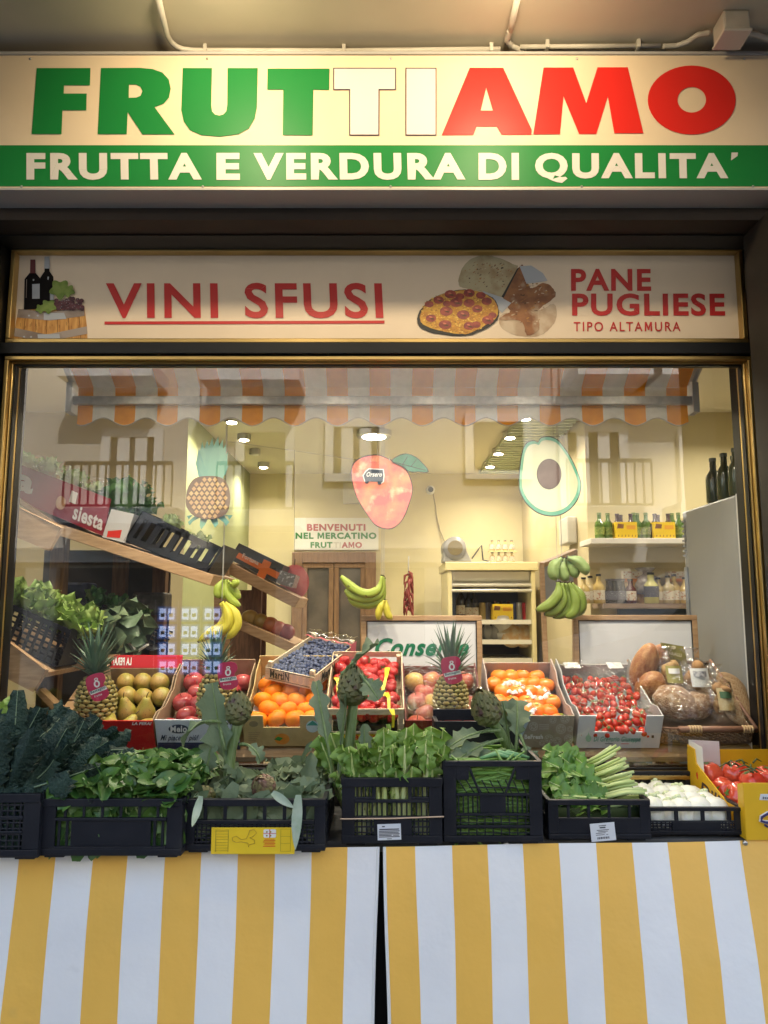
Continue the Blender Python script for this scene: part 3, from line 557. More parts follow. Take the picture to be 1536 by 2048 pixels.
# bananas
BANG = mat('green_banana_skin', (.25, .36, .045), .45, (.36, .42, .06), by='island', c3=(.12, .12, .03), sc3=60, k3=(.66, .72)); BANY = mat('yellow_banana_skin', (.62, .5, .04), .45, (.5, .47, .05), by='island', c3=(.2, .16, .03), sc3=60, k3=(.66, .72))
BANP = mat('pale_banana_skin', (.3, .4, .16), .5, (.22, .32, .1), by='island')
def bunch(label, paths, m, f, Y, r=.017, tip=BLACKINK):
    t = thing('banana_bunch', label, 'bananas', P(*f(paths[0][0]), Y), 'banana bunches hanging in the window')
    for i, pth in enumerate(paths):
        pts = [P(*f(q), Y + .012 * (i % 3) - .01) for q in pth]
        q = []
        for j in range(len(pts) - 1):
            p0, p1, p2, p3 = pts[max(j - 1, 0)], pts[j], pts[j + 1], pts[min(j + 2, len(pts) - 1)]
            for k in range(4):
                tt = k / 4; q.append(.5 * ((2 * p1) + (p2 - p0) * tt + (2 * p0 - 5 * p1 + 4 * p2 - p3) * tt * tt + (3 * p1 - p0 - 3 * p2 + p3) * tt ** 3))
        q.append(pts[-1]); n = len(q); mm = MB()
        mm.tube(q, [r * (.35 + .65 * min(1, max(0, (k / n - .08) * 4.5))) * (1 if k < n - 4 else (.95, .8, .55, .3)[k - n + 4]) for k in range(n)], 15, 0, rid=5)
        mm.tube([q[0] + (q[0] - q[1]) * .5, q[0]], r * .38, 7, 1); mm.tube([q[-1], q[-1] + (q[-1] - q[-2]) * .3], r * .28, 7, 1)
        mm.build('banana', [m, tip], t, smooth=True)
    p = P(*f(paths[0][0]), Y); m_ = MB(); m_.tube([p, V(p.x, p.y, p.z + .12), V(p.x, p.y, P(765, 800, YA_).z)], .0011, 5); m_.build('string', STRING, t)
    return t
STEMB = mat('banana_stem', (.06, .045, .02), .7); Idn = lambda q: q
g2 = lambda q: (q[0] / 3.657 + 400, q[1] / 3.657 + 1100); g3 = lambda q: (q[0] / 3.657 + 760, q[1] / 3.657 + 1100)
bunch('green banana bunch hanging in the middle before the inner door', [[(764, 1152), (757, 1178), (735, 1188), (708, 1178), (682, 1152)], [(766, 1154), (762, 1186), (738, 1198), (710, 1194), (690, 1180)], [(768, 1158), (764, 1194), (742, 1208), (716, 1206), (697, 1196)]], BANG, Idn, 2.92, .0185, STEMB)
bunch('small banana bunch hanging just under the middle green bunch', [[(768, 1200), (762, 1212), (757, 1225), (757, 1240)], [(772, 1200), (772, 1215), (776, 1230), (784, 1238)]], BANY, Idn, 2.93, .014, STEMB)
bunch('upper green banana bunch hanging at left on the wood post', [[(170, 215), (135, 270), (128, 320), (145, 350)], [(185, 215), (190, 300), (235, 370), (295, 410)], [(200, 220), (235, 280), (275, 330), (300, 335)], [(215, 240), (245, 250), (262, 235), (268, 215)], [(178, 215), (160, 290), (165, 330), (190, 350)]], BANG, g2, 2.95, .016, STEMB)
bunch('lower yellow banana bunch hanging at left', [[(160, 380), (200, 450), (205, 540), (150, 590), (60, 625)], [(185, 385), (245, 440), (275, 530), (240, 600), (185, 645)], [(150, 390), (185, 480), (150, 560), (80, 600), (-10, 670)]], BANY, g2, 2.93, .019, STEMB)
bunch('upper pale green banana bunch hanging at right', [[(1330, 60), (1280, 110), (1270, 170), (1300, 215)], [(1345, 60), (1330, 130), (1350, 190), (1380, 215)], [(1360, 60), (1400, 110), (1420, 160), (1440, 200)], [(1370, 55), (1440, 80), (1490, 130), (1510, 180)]], BANP, g3, 2.95, .022, STEMB)
bunch('lower dark green banana bunch hanging at right', [[(1300, 235), (1305, 320), (1240, 400), (1145, 440)], [(1330, 240), (1340, 360), (1290, 440), (1205, 470)], [(1355, 240), (1385, 360), (1350, 450), (1270, 490)], [(1380, 240), (1430, 350), (1420, 450), (1360, 490)], [(1400, 240), (1460, 330), (1470, 420), (1430, 480)]], mat('dark_green_banana', (.14, .21, .03), .5, (.2, .27, .04), by='island'), g3, 2.93, .021, STEMB)
# chilli string
m_ = MB(); CH = mat('dried_chilli', (.22, .03, .025), .5, (.3, .06, .05), by='island'); Yc = 6.6
m_.tube([P(817, 1112, Yc), P(817, 1220, Yc)], .006, 5, 1)
for k in range(34):
    p = P(817, 1143 + k * 2.3, Yc); a = rnd.random() * 6.28; d = V(math.cos(a) * .035, math.sin(a) * .035, -.02); m_.tube([p, p + d, p + d * 1.3 + V(0, 0, -.07)], [.008, .013, .003], 6, 0)
tag(m_.build('chilli_string', [CH, STRING], None, smooth=True, origin=P(817, 1112, Yc)), 'string of dried red chillies hanging on the yellow back wall', 'chillies')

# ---------------------------------------------------------------- things at the back of the shop
Yw = YR - .012
wb = thing('welcome_sign', 'white welcome board with red and green words above the inner door', 'sign', P(671, 1100, Yw))
m_ = MB(); a, b = P(588, 1100, Yw), P(757, 1036, Yw); m_.bx(a.x, b.x, Yw - .012, Yw + .01, a.z, b.z); m_.build('board', WHITE, wb)
m_ = MB(); yw = Yw - .013; ptext(m_, 'BENVENUTI', 614, 731, 1048, 1062, yw, off=.045, sp=1.14); ptext(m_, 'AMO', 683, 724, 1084, 1096, yw, off=.05, sp=1.16); m_.build('red_words', mat('dull_red_print', (.4, .07, .08), .5), wb)
m_ = MB(); ptext(m_, 'NEL MERCATINO', 591, 753, 1065, 1078, yw, off=.045, sp=1.14); ptext(m_, 'FRUT', 621, 665, 1084, 1096, yw, off=.05, sp=1.16); m_.build('green_words', GREENINK, wb)
m_ = MB(); ptext(m_, 'TI', 667, 682, 1084, 1096, yw, off=.045, sp=1.14); m_.build('pale_words', mat('pale_print', (.6, .58, .54), .5), wb)
cm = thing('security_camera', 'small round white security camera on the yellow back wall', 'camera', P(862, 980, YR - .01))
m_ = MB(); p = P(861, 980, YR - .05); m_.tube([p + V(0, .045, 0), p + V(0, .02, 0), p - V(0, .03, 0)], [.03, .042, .04], 16); m_.build('housing', WHITE, cm, smooth=True)
m_ = MB(); m_.tube([p - V(0, .028, 0), p - V(0, .034, 0)], .026, 14); m_.build('lens', BLACKINK, cm)
m_ = MB(); m_.tube([P(866, 985, YR - .01), P(871, 1010, YR - .01), P(873, 1030, YR - .01), P(880, 1060, YR - .01), P(893, 1092, YR - .05)], .006, 6); m_.build('cable', mat('cable_beige', (.4, .34, .2), .6), cm)
m_ = MB(); a, b = P(687, 1008, Yw), P(748, 968, Yw); m_.bx(a.x, b.x, Yw - .09, Yw + .01, a.z, b.z); m_.bx(a.x + .05, a.x + .09, Yw - .095, Yw - .0905, a.z + .06, b.z - .07)
tag(m_.build('electrical_box', mat('box_ivory', (.55, .52, .44), .5), None, bevel=.006, origin=(a.x, Yw, a.z)), 'ivory electrical box on the back wall half hidden by the mango cutout', 'electrical box')
m_ = MB(); a, b = P(1079, 1078, 4.7), P(1097, 1036, 4.7); m_.bx(XR - .07, XR - .003, 5.0, 5.25, a.z, b.z + .05)
tag(m_.build('soap_dispenser', mat('dispenser_grey', (.5, .48, .42), .4), None, bevel=.01, origin=(XR - .03, 5.1, a.z)), 'pale grey dispenser on the beige side wall under the avocado', 'dispenser')
# multideck cabinet
Yk = 6.0; kx0, kx1 = P(895, 1130, Yk).x, P(1070, 1130, Yk).x; kz = P(980, 1124, Yk).z; KZ = lambda y: P(980, y, Yk).z
kb = thing('display_fridge', 'open cream display fridge with shelves and silver blind at the back', 'fridge', ((kx0 + kx1) / 2, Yk + .3, 0))
CRM = mat('cream_enamel', (.62, .54, .28), .35); DKI = mat('dark_liner', (.05, .06, .075), .5)
m_ = MB(); m_.bx(kx0 - .02, kx1 + .02, Yk - .02, 6.7, KZ(1141), kz); m_.bx(kx0, kx0 + .035, Yk, 6.7, .05, KZ(1141) - .002); m_.bx(kx1 - .035, kx1, Yk, 6.7, .05, KZ(1141) - .002); m_.bx(kx0, kx1, Yk - .01, 6.7, .01, .25); m_.build('cabinet', CRM, kb, bevel=.006)
m_ = MB(); m_.bx(kx0 + .037, kx1 - .037, 6.6, 6.68, .26, KZ(1141) - .004); m_.build('back_liner', DKI, kb)
m_ = MB(); m_.hexa([(kx0 + .04, Yk + .06, KZ(1166)), (kx1 - .04, Yk + .06, KZ(1166)), (kx1 - .04, Yk + .09, KZ(1166)), (kx0 + .04, Yk + .09, KZ(1166)), (kx0 + .04, Yk + .02, KZ(1143)), (kx1 - .04, Yk + .02, KZ(1143)), (kx1 - .04, Yk + .09, KZ(1143)), (kx0 + .04, Yk + .09, KZ(1143))])
m_.tube([(kx0 + .03, Yk + .02, KZ(1170)), (kx1 - .03, Yk + .02, KZ(1170))], .018, 10); m_.tube([(kx0 + .03, Yk + .01, KZ(1181)), (kx1 - .03, Yk + .01, KZ(1181))], .014, 10); m_.build('night_blind', mat('blind_silver', (.6, .58, .5), .3, metal=.7), kb)
for y in (1241, 1281, 1318):
    m_ = MB(); m_.bx(kx0 + .038, kx1 - .038, Yk + .03, 6.58, KZ(y) - .012, KZ(y)); m_.bx(kx0 + .038, kx1 - .038, Yk + .02, Yk + .028, KZ(y) - .03, KZ(y) + .006); m_.build('shelf', mat('shelf_cream', (.6, .57, .46), .4), kb)
# bottle, jar and can kits
def bottle_mesh(name, r, h, neck, mg_, mc, ml_=None, lab=(.2, .5)):
    m_ = MB(); m_.lathe([(r * .9, 0), (r, .006), (r, h * .52), (r * .92, h * .6), (neck, h * .74), (neck * .95, h * .93)], 12, 0); m_.lathe([(neck * 1.12, h * .925), (neck * 1.12, h), (.002, h * 1.001)], 10, 1)
    if ml_: m_.lathe([(r * 1.015, h * lab[0]), (r * 1.015, h * lab[1])], 12, 2)
    o = m_.build(name, [mg_, mc] + ([ml_] if ml_ else []), None, smooth=True)
    b = o.modifiers.new('split', 'EDGE_SPLIT'); b.split_angle = R(50); return o
GG = mat('green_bottle_glass', (.06, .13, .02), .12, (.09, .17, .02), by='object', coat=.3); DG = mat('dark_bottle_glass', (.015, .012, .012), .12, coat=.3); CG = mat('pale_syrup_glass', (.42, .36, .22), .15, (.5, .36, .12), by='object', coat=.3)
LB1 = mat('green_label', (.3, .33, .08), .5, (.12, .2, .04), sc_=120); LB2 = mat('cream_label', (.6, .55, .45), .5, (.4, .2, .12), sc_=70, k=(.55, .62)); LB3 = mat('slate_label', (.1, .1, .13), .5, (.3, .3, .3), sc_=160, k=(.6, .64))
Ys = YB - .17; 
sh = thing('wall_shelf', 'upper white wall shelf carrying green beer bottles on the yellow wall', 'shelf', P(1280, 1080, Ys), 'wall shelves at right')
x0, x1 = P(1182, 1080, Ys - .1).x, 2.2; zq = P(1280, 1076, Ys - .1).z
m_ = MB(); m_.bx(x0, x1, Ys - .1, YB - .003, zq - .035, zq); m_.build('board', mat('shelf_white', (.72, .69, .63), .5), sh, bevel=.003)
beer = tag(bottle_mesh('beer_bottle', .031, .215 * .76, .0125, GG, LB1, LB1, (.15, .45)), 'green glass beer bottle standing on the upper wall shelf', 'bottle', 'green bottles on the upper wall shelf')
for k, px in enumerate((1198, 1217, 1267, 1276, 1291, 1346, 1356, 1372)): put(beer, TRS(V(P(px, 1076, Ys).x, Ys - .02 + .02 * (k % 2), zq + .001)))
BRB = tag(bottle_mesh('beer_bottle', .026, .15, .012, mat('brown_glass', (.05, .02, .01), .15), mat('dark_cap', (.05, .015, .015), .4)), 'small brown beer bottle inside a yellow carton', 'bottle', 'brown bottles in the yellow cartons')
def sixpack(px, Y, z, label, w_=.13, h_=.1):
    x = P(px, 1076, Y).x
    t = thing('bottle_carton', label, 'carton', (x, Y, z), 'yellow bottle cartons')
    m_ = MB(); m_.bx(x - w_ / 2, x + w_ / 2, Y - .075, Y - .07, z + .001, z + h_); m_.bx(x - w_ / 2, x + w_ / 2, Y + .07, Y + .075, z + .001, z + h_); m_.bx(x - w_ / 2, x + w_ / 2, Y - .069, Y + .069, z + .001, z + .005)
    m_.prism([(x - w_ / 2, Y - .069, z + .006), (x - w_ / 2, Y + .069, z + .006), (x - w_ / 2, Y + .069, z + h_), (x - w_ / 2, Y - .069, z + h_)], (.003, 0, 0)); m_.prism([(x + w_ / 2 - .003, Y - .069, z + .006), (x + w_ / 2 - .003, Y + .069, z + .006), (x + w_ / 2 - .003, Y + .069, z + h_), (x + w_ / 2 - .003, Y - .069, z + h_)], (.003, 0, 0))
    m_.build('carton', YELLOWINK, t)
    m_ = MB(); yy = Y - .0755
    m_.flat([[(x + a * w_, yy, z + b * h_) for a, b in ((-.45, .6), (-.15, .6), (-.12, .85), (-.4, .9))]], 0); m_.flat([[(x + a * w_, yy, z + b * h_) for a, b in ((0, .55), (.42, .55), (.42, .8), (0, .8))]], 1)
    for q in range(6): m_.flat([[(x + (-.42 + q * .16) * w_, yy, z + .1 * h_), (x + (-.36 + q * .16) * w_, yy, z + .1 * h_), (x + (-.38 + q * .16) * w_, yy, z + .24 * h_)]], 0)
    m_.build('print', [mat('brown_print', (.2, .08, .03), .5), mat('orange_print', (.75, .35, .03), .5)], t)
    for i in range(3): put(BRB, TRS(V(x - w_ * .32 + i * w_ * .32, Y - .03 + .06 * (i % 2), z + .006)))
sixpack(1246, Ys - .01, zq, 'yellow bottle carton on the wall shelf, left of the pair'); sixpack(1321, Ys - .01, zq, 'yellow bottle carton on the wall shelf, right of the pair')
Yj = YB - .14
s2 = thing('wall_shelf', 'lower brown wall shelf crowded with jars and gift bags at right', 'shelf', P(1280, 1212, Yj), 'wall shelves at right')
zj = P(1280, 1207, Yj - .1).z; m_ = MB(); m_.bx(XR + .01, 2.2, Yj - .1, YB - .003, zj - .03, zj); m_.build('board', mat('shelf_walnut', (.3, .22, .16), .5, (.24, .17, .12), sc_=9, stretch=(1, 6, 6)), s2)
m_ = MB(); zk = P(1280, 1217, Yj).z; m_.bx(XR + .14, 2.2, Yj + .02, Yj + .05, .3, zj - .033); m_.build('back_panel', mat('slate_blue_panel', (.06, .085, .11), .5), s2)
JAR = bottle_mesh('preserve_jar', .036, .15, .03, DG, mat('jar_lid', (.06, .05, .05), .35), LB3, (.15, .5)); tag(JAR, 'dark jar of preserve with slate label on the lower wall shelf', 'jar', 'dark jars on the lower wall shelf')
for px in (1221, 1239): put(JAR, TRS(V(P(px, 1207, Yj).x, Yj - .02, zj + .001)))
WB = bottle_mesh('syrup_bottle', .036, .2, .014, CG, BLACKINK, LB2, (.12, .45)); tag(WB, 'pale bottle with printed label on the lower wall shelf', 'bottle', 'pale bottles on the lower wall shelf')
for k, px in enumerate((1166, 1182, 1196, 1318, 1334, 1350, 1368)): put(WB, TRS(V(P(px, 1207, Yj).x, Yj - .03 + .03 * (k % 2), zj + .001), (0, 0, k), (1, 1, .8 + .05 * (k % 3))))
m_ = MB(); 
SQB = bottle_mesh('oil_bottle', .045, .19, .02, mat('oil_glass', (.5, .48, .2), .12), BLACKINK, LB3, (.2, .55)); tag(SQB, 'wide oil bottle with a slate label between jars on the lower shelf', 'bottle'); put(SQB, TRS(V(P(1300, 1207, Yj).x, Yj - .03, zj + .001)))
RB = bottle_mesh('juice_bottle', .034, .15, .016, mat('juice_dark', (.08, .02, .02), .2), BLACKINK, LB2, (.12, .5)); tag(RB, 'dark red bottle with a cream label beside the two dark jars', 'bottle'); put(RB, TRS(V(P(1260, 1207, Yj).x, Yj - .02, zj + .001)))
for px, hh, lab in ((1272, .2, 'tall orange topped carton behind the dark red bottle'), (1362, .2, 'tall orange topped carton at the right end of the jar shelf')):
    x = P(px, 1207, Yj).x; m_ = MB(); m_.bx(x - .06, x + .06, Yj + .03, Yj + .08, zj + .001, zj + hh * .68, 0); m_.bx(x - .061, x + .061, Yj + .028, Yj + .082, zj + hh * .68, zj + hh * .78, 1); m_.bx(x - .06, x + .06, Yj + .03, Yj + .08, zj + hh * .78, zj + hh, 2)
    tag(m_.build('pasta_carton', [mat('kraft_print', (.55, .36, .14), .5, (.4, .22, .08), sc_=40), mat('orange_band', (.6, .22, .06), .5), LB2], None, origin=(x, Yj + .05, zj)), lab, 'carton')
m_ = MB(); p = P(1292, 1165, Yj + .05); m_.lathe([(.002, -.06), (.07, -.05), (.085, 0), (.07, .05), (.03, .075), (.06, .11), (.02, .115)], 14, 0, Matrix.Translation(p - V(0, 0, .02)), lambda a, t: 1 + .12 * math.sin(7 * a + 9 * t))
tag(m_.build('gift_bag', mat('crinkled_film', (.38, .36, .36), .15, (.25, .22, .24), sc_=30, coat=.6), None, smooth=True, origin=p), 'crinkled clear gift bag standing behind the oil bottle', 'gift bag')
# fridge contents and things on top of it
def onshelf(o, px, y, Y=6.3, **k): return put(o, TRS(V(P(px, y, Y).x, Y, KZ(y) + .002), **k))
BT = bottle_mesh('dark_bottle', .04, .3, .014, DG, WHITE, LB2, (.15, .4)); tag(BT, 'dark bottle with round cream label on the top fridge shelf', 'bottle', 'dark bottles in the display fridge')
for px in (922, 937, 949): onshelf(BT, px, 1241, s=(1, 1, 1 if px < 930 else .85))
CAN_ = MB(); CAN_.lathe([(.028, 0), (.033, .01), (.033, .13), (.028, .145), (.002, .144)], 14)
for px, c, lab in ((1027, (.06, .08, .2), 'blue drink can on the top fridge shelf'), (1038, (.45, .45, .42), 'silver drink can on the top fridge shelf'), (1050, (.5, .02, .02), 'red drink can at the right end of the top fridge shelf'), (966, (.4, .3, .1), 'golden drink can left of the yellow carton in the fridge'), (975, (.1, .1, .12), 'dark drink can left of the yellow carton in the fridge')):
    o = CAN_.build('drink_can', mat('can_paint', c, .3, metal=.3), None, smooth=True); tag(o, lab, 'can', 'cans in the display fridge'); onshelf(o, px, 1241)
sixpack(1000, 6.25, KZ(1241) + .002, 'yellow bottle carton on the top shelf of the display fridge', .17, .13)
m_ = MB(); m_.lathe([(.002, .0), (.08, .0), (.1, .02), (.1, .045), (.075, .07), (.002, .075)], 18, 0, Matrix.Rotation(R(75), 4, 'X')); CH_ = m_.build('cheese_round', mat('cheese_rind', (.5, .3, .12), .4, (.55, .45, .3), sc_=20), None, smooth=True); tag(CH_, 'round cheese leaning on the lower fridge shelf', 'cheese', 'cheeses in the display fridge')
for px in (1022, 1046): onshelf(CH_, px, 1275, 6.2)
m_ = MB(); m_.lathe([(.06, 0), (.07, .05), (.05, .06), (.08, .12), (.05, .19), (.002, .2)], 16); CK = m_.build('wrapped_cake', mat('white_wrap', (.6, .58, .54), .4), None, smooth=True); tag(CK, 'white wrapped parcel standing left of the cheeses in the fridge', 'parcel'); onshelf(CK, 1006, 1281, 6.2)
m_ = MB(); m_.lathe([(.04, 0), (.045, .08), (.02, .12), (.002, .125)], 12); CK = m_.build('cream_tub', mat('tub_grey', (.3, .3, .3), .4), None, smooth=True); tag(CK, 'small grey tub on the lower fridge shelf at left', 'tub', 'tubs in the display fridge'); onshelf(CK, 975, 1281, 6.2); onshelf(CK, 990, 1281, 6.2)
Yo = 6.1; mc_ = thing('mincer_machine', 'round grey machine with an open drum on top of the display fridge', 'machine', (P(915, 1122, Yo).x, Yo, kz))
c = P(908, 1098, Yo); m_ = MB(); m_.tube([c + V(0, .14, 0), c + V(0, .12, 0), c - V(0, .08, 0), c - V(0, .1, 0)], [.06, .1, .095, .085], 24); m_.build('drum', mat('machine_grey', (.2, .19, .17), .4), mc_, smooth=True)
m_ = MB(); m_.tube([c - V(0, .099, 0), c - V(0, .106, 0)], .062, 20); m_.build('mouth', mat('golden_dark', (.14, .1, .02), .4), mc_)
m_ = MB(); m_.hexa([(c.x - .1, Yo - .08, kz + .001), (c.x + .14, Yo - .08, kz + .001), (c.x + .14, Yo + .12, kz + .001), (c.x - .1, Yo + .12, kz + .001), (c.x - .09, Yo - .07, c.z), (c.x + .06, Yo - .07, c.z + .06), (c.x + .06, Yo + .11, c.z + .06), (c.x - .09, Yo + .11, c.z)]); m_.build('housing', mat('machine_light', (.26, .25, .22), .45), mc_, bevel=.01)
m_ = MB(); m_.tube([V(c.x + .14, Yo - .05, kz + .03), V(c.x + .19, Yo - .06, kz + .1), V(c.x + .22, Yo - .06, kz + .14), V(c.x + .23, Yo - .06, kz + .02), V(c.x + .28, Yo - .07, kz + .006)], .006, 6); m_.build('cord', BLACKINK, mc_)
SM = bottle_mesh('small_bottle', .022, .085, .01, CG, BLACKINK, LB2, (.15, .6)); tag(SM, 'tiny pale bottle in the two tier stack on top of the fridge', 'bottle', 'tiny bottles stacked on the display fridge')
for r_ in range(2):
    for k in range(4): put(SM, TRS(V(P(985 + k * 13, 1120, 6.1).x, 6.1, kz + .001 + r_ * .098)))
m_ = MB(); x0, x1 = P(978, 1120, 6.1).x, P(1034, 1120, 6.1).x; m_.bx(x0, x1, 6.06, 6.14, kz + .087, kz + .098); tag(m_.build('stack_tray', mat('card_cream', (.6, .5, .25), .6), None, origin=(x0, 6.1, kz + .088)), 'card tray between the two tiers of tiny bottles on the fridge', 'tray')
# tall grey fridge close to the glass at right
fx = P(1475, 988, 2.78).x; fz = P(1475, 988, 2.78).z; fy1 = 2.78 * 1.19
tf = thing('tall_fridge', 'tall pale grey upright fridge close behind the glass at right', 'fridge', (fx + .3, 3.0, 0))
m_ = MB(); m_.bx(fx, fx + .6, 2.80, fy1, .02, fz); m_.build('cabinet', mat('fridge_grey', (.27, .28, .29), .35, (.25, .26, .27), sc_=2), tf, bevel=.008)
m_ = MB(); m_.bx(fx + .013, fx + .57, 2.775, 2.797, .1, fz - .05, 0); m_.build('door_glass', mat('fridge_door_dark', (.015, .017, .02), .15), tf)
m_ = MB(); m_.bx(fx - .002, fx + .012, 2.77, 2.797, .08, fz + .002); m_.bx(fx + .013, fx + .6, 2.76, 2.797, fz - .045, fz + .002); m_.build('door_frame', mat('frame_white', (.5, .5, .5), .4), tf, bevel=.004)
m_ = MB(); [m_.bx(fx - .006, fx - .002, fy1 - .03, fy1 - .002, fz - .05 - i * .022, fz - .04 - i * .022) for i in range(8)]; m_.bx(fx - .004, fx - .001, fy1 - .035, fy1 - .001, .1, fz - .25); m_.build('rear_grille', mat('grille_grey', (.2, .22, .25), .5), tf)
WN = bottle_mesh('wine_bottle', .032, .19, .013, mat('wine_glass', (.045, .055, .03), .15, coat=.3), mat('capsule_green', (.07, .08, .05), .5)); tag(WN, 'dark green bottle in the cluster on top of the tall grey fridge', 'bottle', 'bottles on top of the tall fridge')
for k, (dx, dy) in enumerate(((.024, .05), (.024, .15), (.024, .25), (.09, .1), (.09, .2))): put(WN, TRS(V(fx + .01 + dx, 2.8 + dy, fz + .003)))
# stand with wooden frame, behind the right hand bananas
st = thing('framed_stand', 'wooden framed mirror stand behind the right hand banana bunch', 'stand', P(1120, 1330, 3.3))
m_ = MB(); a, b = P(1083, 1128, 3.2), P(1160, 1100, 3.5)
for A_, B_ in ((P(1083, 1130, 3.25), P(1092, 1345, 3.25)), (P(1150, 1102, 3.5), P(1150, 1345, 3.5)), (P(1083, 1130, 3.25), P(1150, 1102, 3.5)), (P(1088, 1215, 3.25), P(1150, 1208, 3.5))): m_.tube([A_, B_], .014, 4)
m_.build('frame', WOOD, st); m_ = MB(); m_.flat([[P(1085, 1132, 3.26), P(1088, 1213, 3.26), P(1149, 1206, 3.5), P(1149, 1106, 3.5)]]); m_.build('panel', mat('mirror_grey', (.2, .21, .24), .3), st)
# white boards behind the fruit boxes
def board(px0, px1, py0, py1, Y, label, script=None):
    t = thing('white_board', label, 'sign board', P((px0 + px1) / 2, py1, Y), 'wood framed white boards'); a, b = P(px0, py1, Y), P(px1, py0, Y)
    m_ = MB(); ring(m_, a.x, b.x, a.z, b.z, .021, Y - .012, Y + .012); m_.build('frame', WOOD, t, bevel=.003)
    m_ = MB(); m_.bx(a.x + .0205, b.x - .0205, Y - .004, Y + .004, a.z + .0205, b.z - .0205); m_.build('panel', mat('board_white', (.72, .72, .73), .3), t)
    m_ = MB(); ring(m_, a.x + .0207, b.x - .0207, a.z + .0207, b.z - .0207, .004, Y - .009, Y - .0042); m_.build('inner_edge', BLACKINK, t)
    if script:
        m_ = MB(); o_ = P(750, 1312, Y - .005); text(m_, 'Conserve', o_, P(938, 1312, Y - .005) - o_, P(750, 1276, Y - .005) - o_, off=.035, sp=1.1, shear=.38, mi=0)
        m_.build('lettering', mat('script_green', (.01, .17, .08), .4), t)
board(722, 963, 1231, 1400, 2.98, 'wood framed white board with green script behind the pineapple', True); board(1150, 1392, 1230, 1400, 3.0, 'blank wood framed white board behind the bread')
m_ = MB(); m_.bx(P(700, 1400, 3.0).x, P(1420, 1400, 3.0).x, 2.9, 3.15, P(700, 1402, 2.98).z - .03, P(700, 1402, 2.98).z - .002); z__ = P(700, 1402, 2.98).z
for x in (-.1, .5, 1.1): m_.bx(x, x + .04, 2.95, 2.99, .004, z__ - .031); m_.bx(x, x + .04, 3.1, 3.14, .004, z__ - .031)
tag(m_.build('back_bench', BROWN, None, origin=(0, 3, 0)), 'brown wooden bench behind the fruit boxes carrying the two white boards', 'bench')
# ================================================================ FRUIT KINDS (built once, then copied)
def fruitmesh(name, prof, mats, n=18, fn=None, extra=None, M=None):
    m_ = MB(); m_.lathe(prof, n, 0, M, fn)
    if extra: extra(m_)
    return m_.build(name, mats, None, smooth=True)
def sph(rx, rz, k=10, dim=0.): return [(max(.0005, rx * math.sin(math.pi * i / k)), -rz * math.cos(math.pi * i / k) - dim * rz * (math.exp(-((i - k) / 1.4) ** 2) * 1 - math.exp(-(i / 1.4) ** 2) * .6)) for i in range(k + 1)]
STALK = mat('dry_stalk', (.1, .06, .03), .8); CALYX = mat('green_calyx', (.05, .14, .02), .6)
PEAR = fruitmesh('pear', [(.001, -.036), (.014, -.037), (.026, -.03), (.033, -.015), (.034, 0), (.03, .015), (.022, .03), (.016, .042), (.012, .052), (.006, .056), (.001, .055)], [mat('pear_skin', (.36, .31, .05), .45, (.42, .26, .07), sc_=22, c3=(.16, .1, .04), sc3=190, k3=(.62, .68)), STALK], extra=lambda m: m.tube([(0, 0, .054), (.002, .001, .066), (.006, .002, .074)], .0016, 5, 1))
PEARO = PEAR.copy(); PEARO.data = PEAR.data.copy(); COL.objects.link(PEARO); PEARO.data.materials[0] = mat('blushed_pear_skin', (.5, .2, .06), .4, (.42, .3, .06), sc_=14)
APPLE = fruitmesh('apple', sph(.037, .033, 12, .3), [mat('red_apple_skin', (.36, .03, .04), .25, (.45, .1, .09), sc_=30, stretch=(1, 1, .15), coat=.3), STALK], 20, extra=lambda m: m.tube([(0, 0, .02), (.001, 0, .034), (.004, 0, .042)], .0014, 5, 1))
ENVY = fruitmesh('apple', sph(.037, .034, 12, .3), [mat('red_yellow_apple_skin', (.48, .08, .05), .28, (.6, .4, .12), sc_=16, k=(.5, .7), coat=.3), STALK], 20, extra=lambda m: m.tube([(0, 0, .02), (.001, 0, .034), (.004, 0, .042)], .0014, 5, 1))
ENVYY = ENVY.copy(); ENVYY.data = ENVY.data.copy(); COL.objects.link(ENVYY); ENVYY.data.materials[0] = mat('golden_apple_skin', (.66, .42, .1), .3, (.6, .2, .1), sc_=12, k=(.5, .75), coat=.3)
def calyx(m, r=.009, z=.026, mi=1):
    m.flat([[(r * (1 if i % 2 else .35) * math.cos(i * .628), r * (1 if i % 2 else .35) * math.sin(i * .628), z + (0 if i % 2 else .001)) for i in range(10)]], mi)
MAND = fruitmesh('mandarin', sph(.036, .029, 12, .12), [mat('mandarin_skin', (.84, .22, .006), .45, (.83, .27, .01), by='object', bump=.25, bsc=420, spec=.35), CALYX], 22, lambda a, t: 1 + .012 * math.sin(9 * a), lambda m: calyx(m, .006, .027))
PERS = fruitmesh('persimmon', sph(.033, .028, 12, .16), [mat('persimmon_skin', (.82, .2, .015), .3, (.85, .26, .03), by='object', coat=.2), mat('sticker_green', (.12, .3, .03), .5), mat('sticker_yellow', (.75, .6, .05), .5)], 20, lambda a, t: 1 + .02 * math.cos(4 * a), lambda m: (m.flat([[(.007 * math.cos(i * .4), .009 * math.sin(i * .4), .0265) for i in range(16)]], 1), m.flat([[(.0035 * math.cos(i * .6), .006 * math.sin(i * .6), .0272) for i in range(10)]], 2)))
STRW = fruitmesh('strawberry', [(.001, -.026), (.007, -.023), (.014, -.012), (.019, 0), (.0195, .008), (.015, .015), (.006, .017), (.001, .016)], [mat('strawberry_skin', (.5, .015, .015), .3, (.36, .008, .012), by='object', c3=(.6, .35, .1), sc3=330, k3=(.66, .7), bump=.3, bsc=330, coat=.3), CALYX], 14, extra=lambda m: calyx(m, .014, .018))
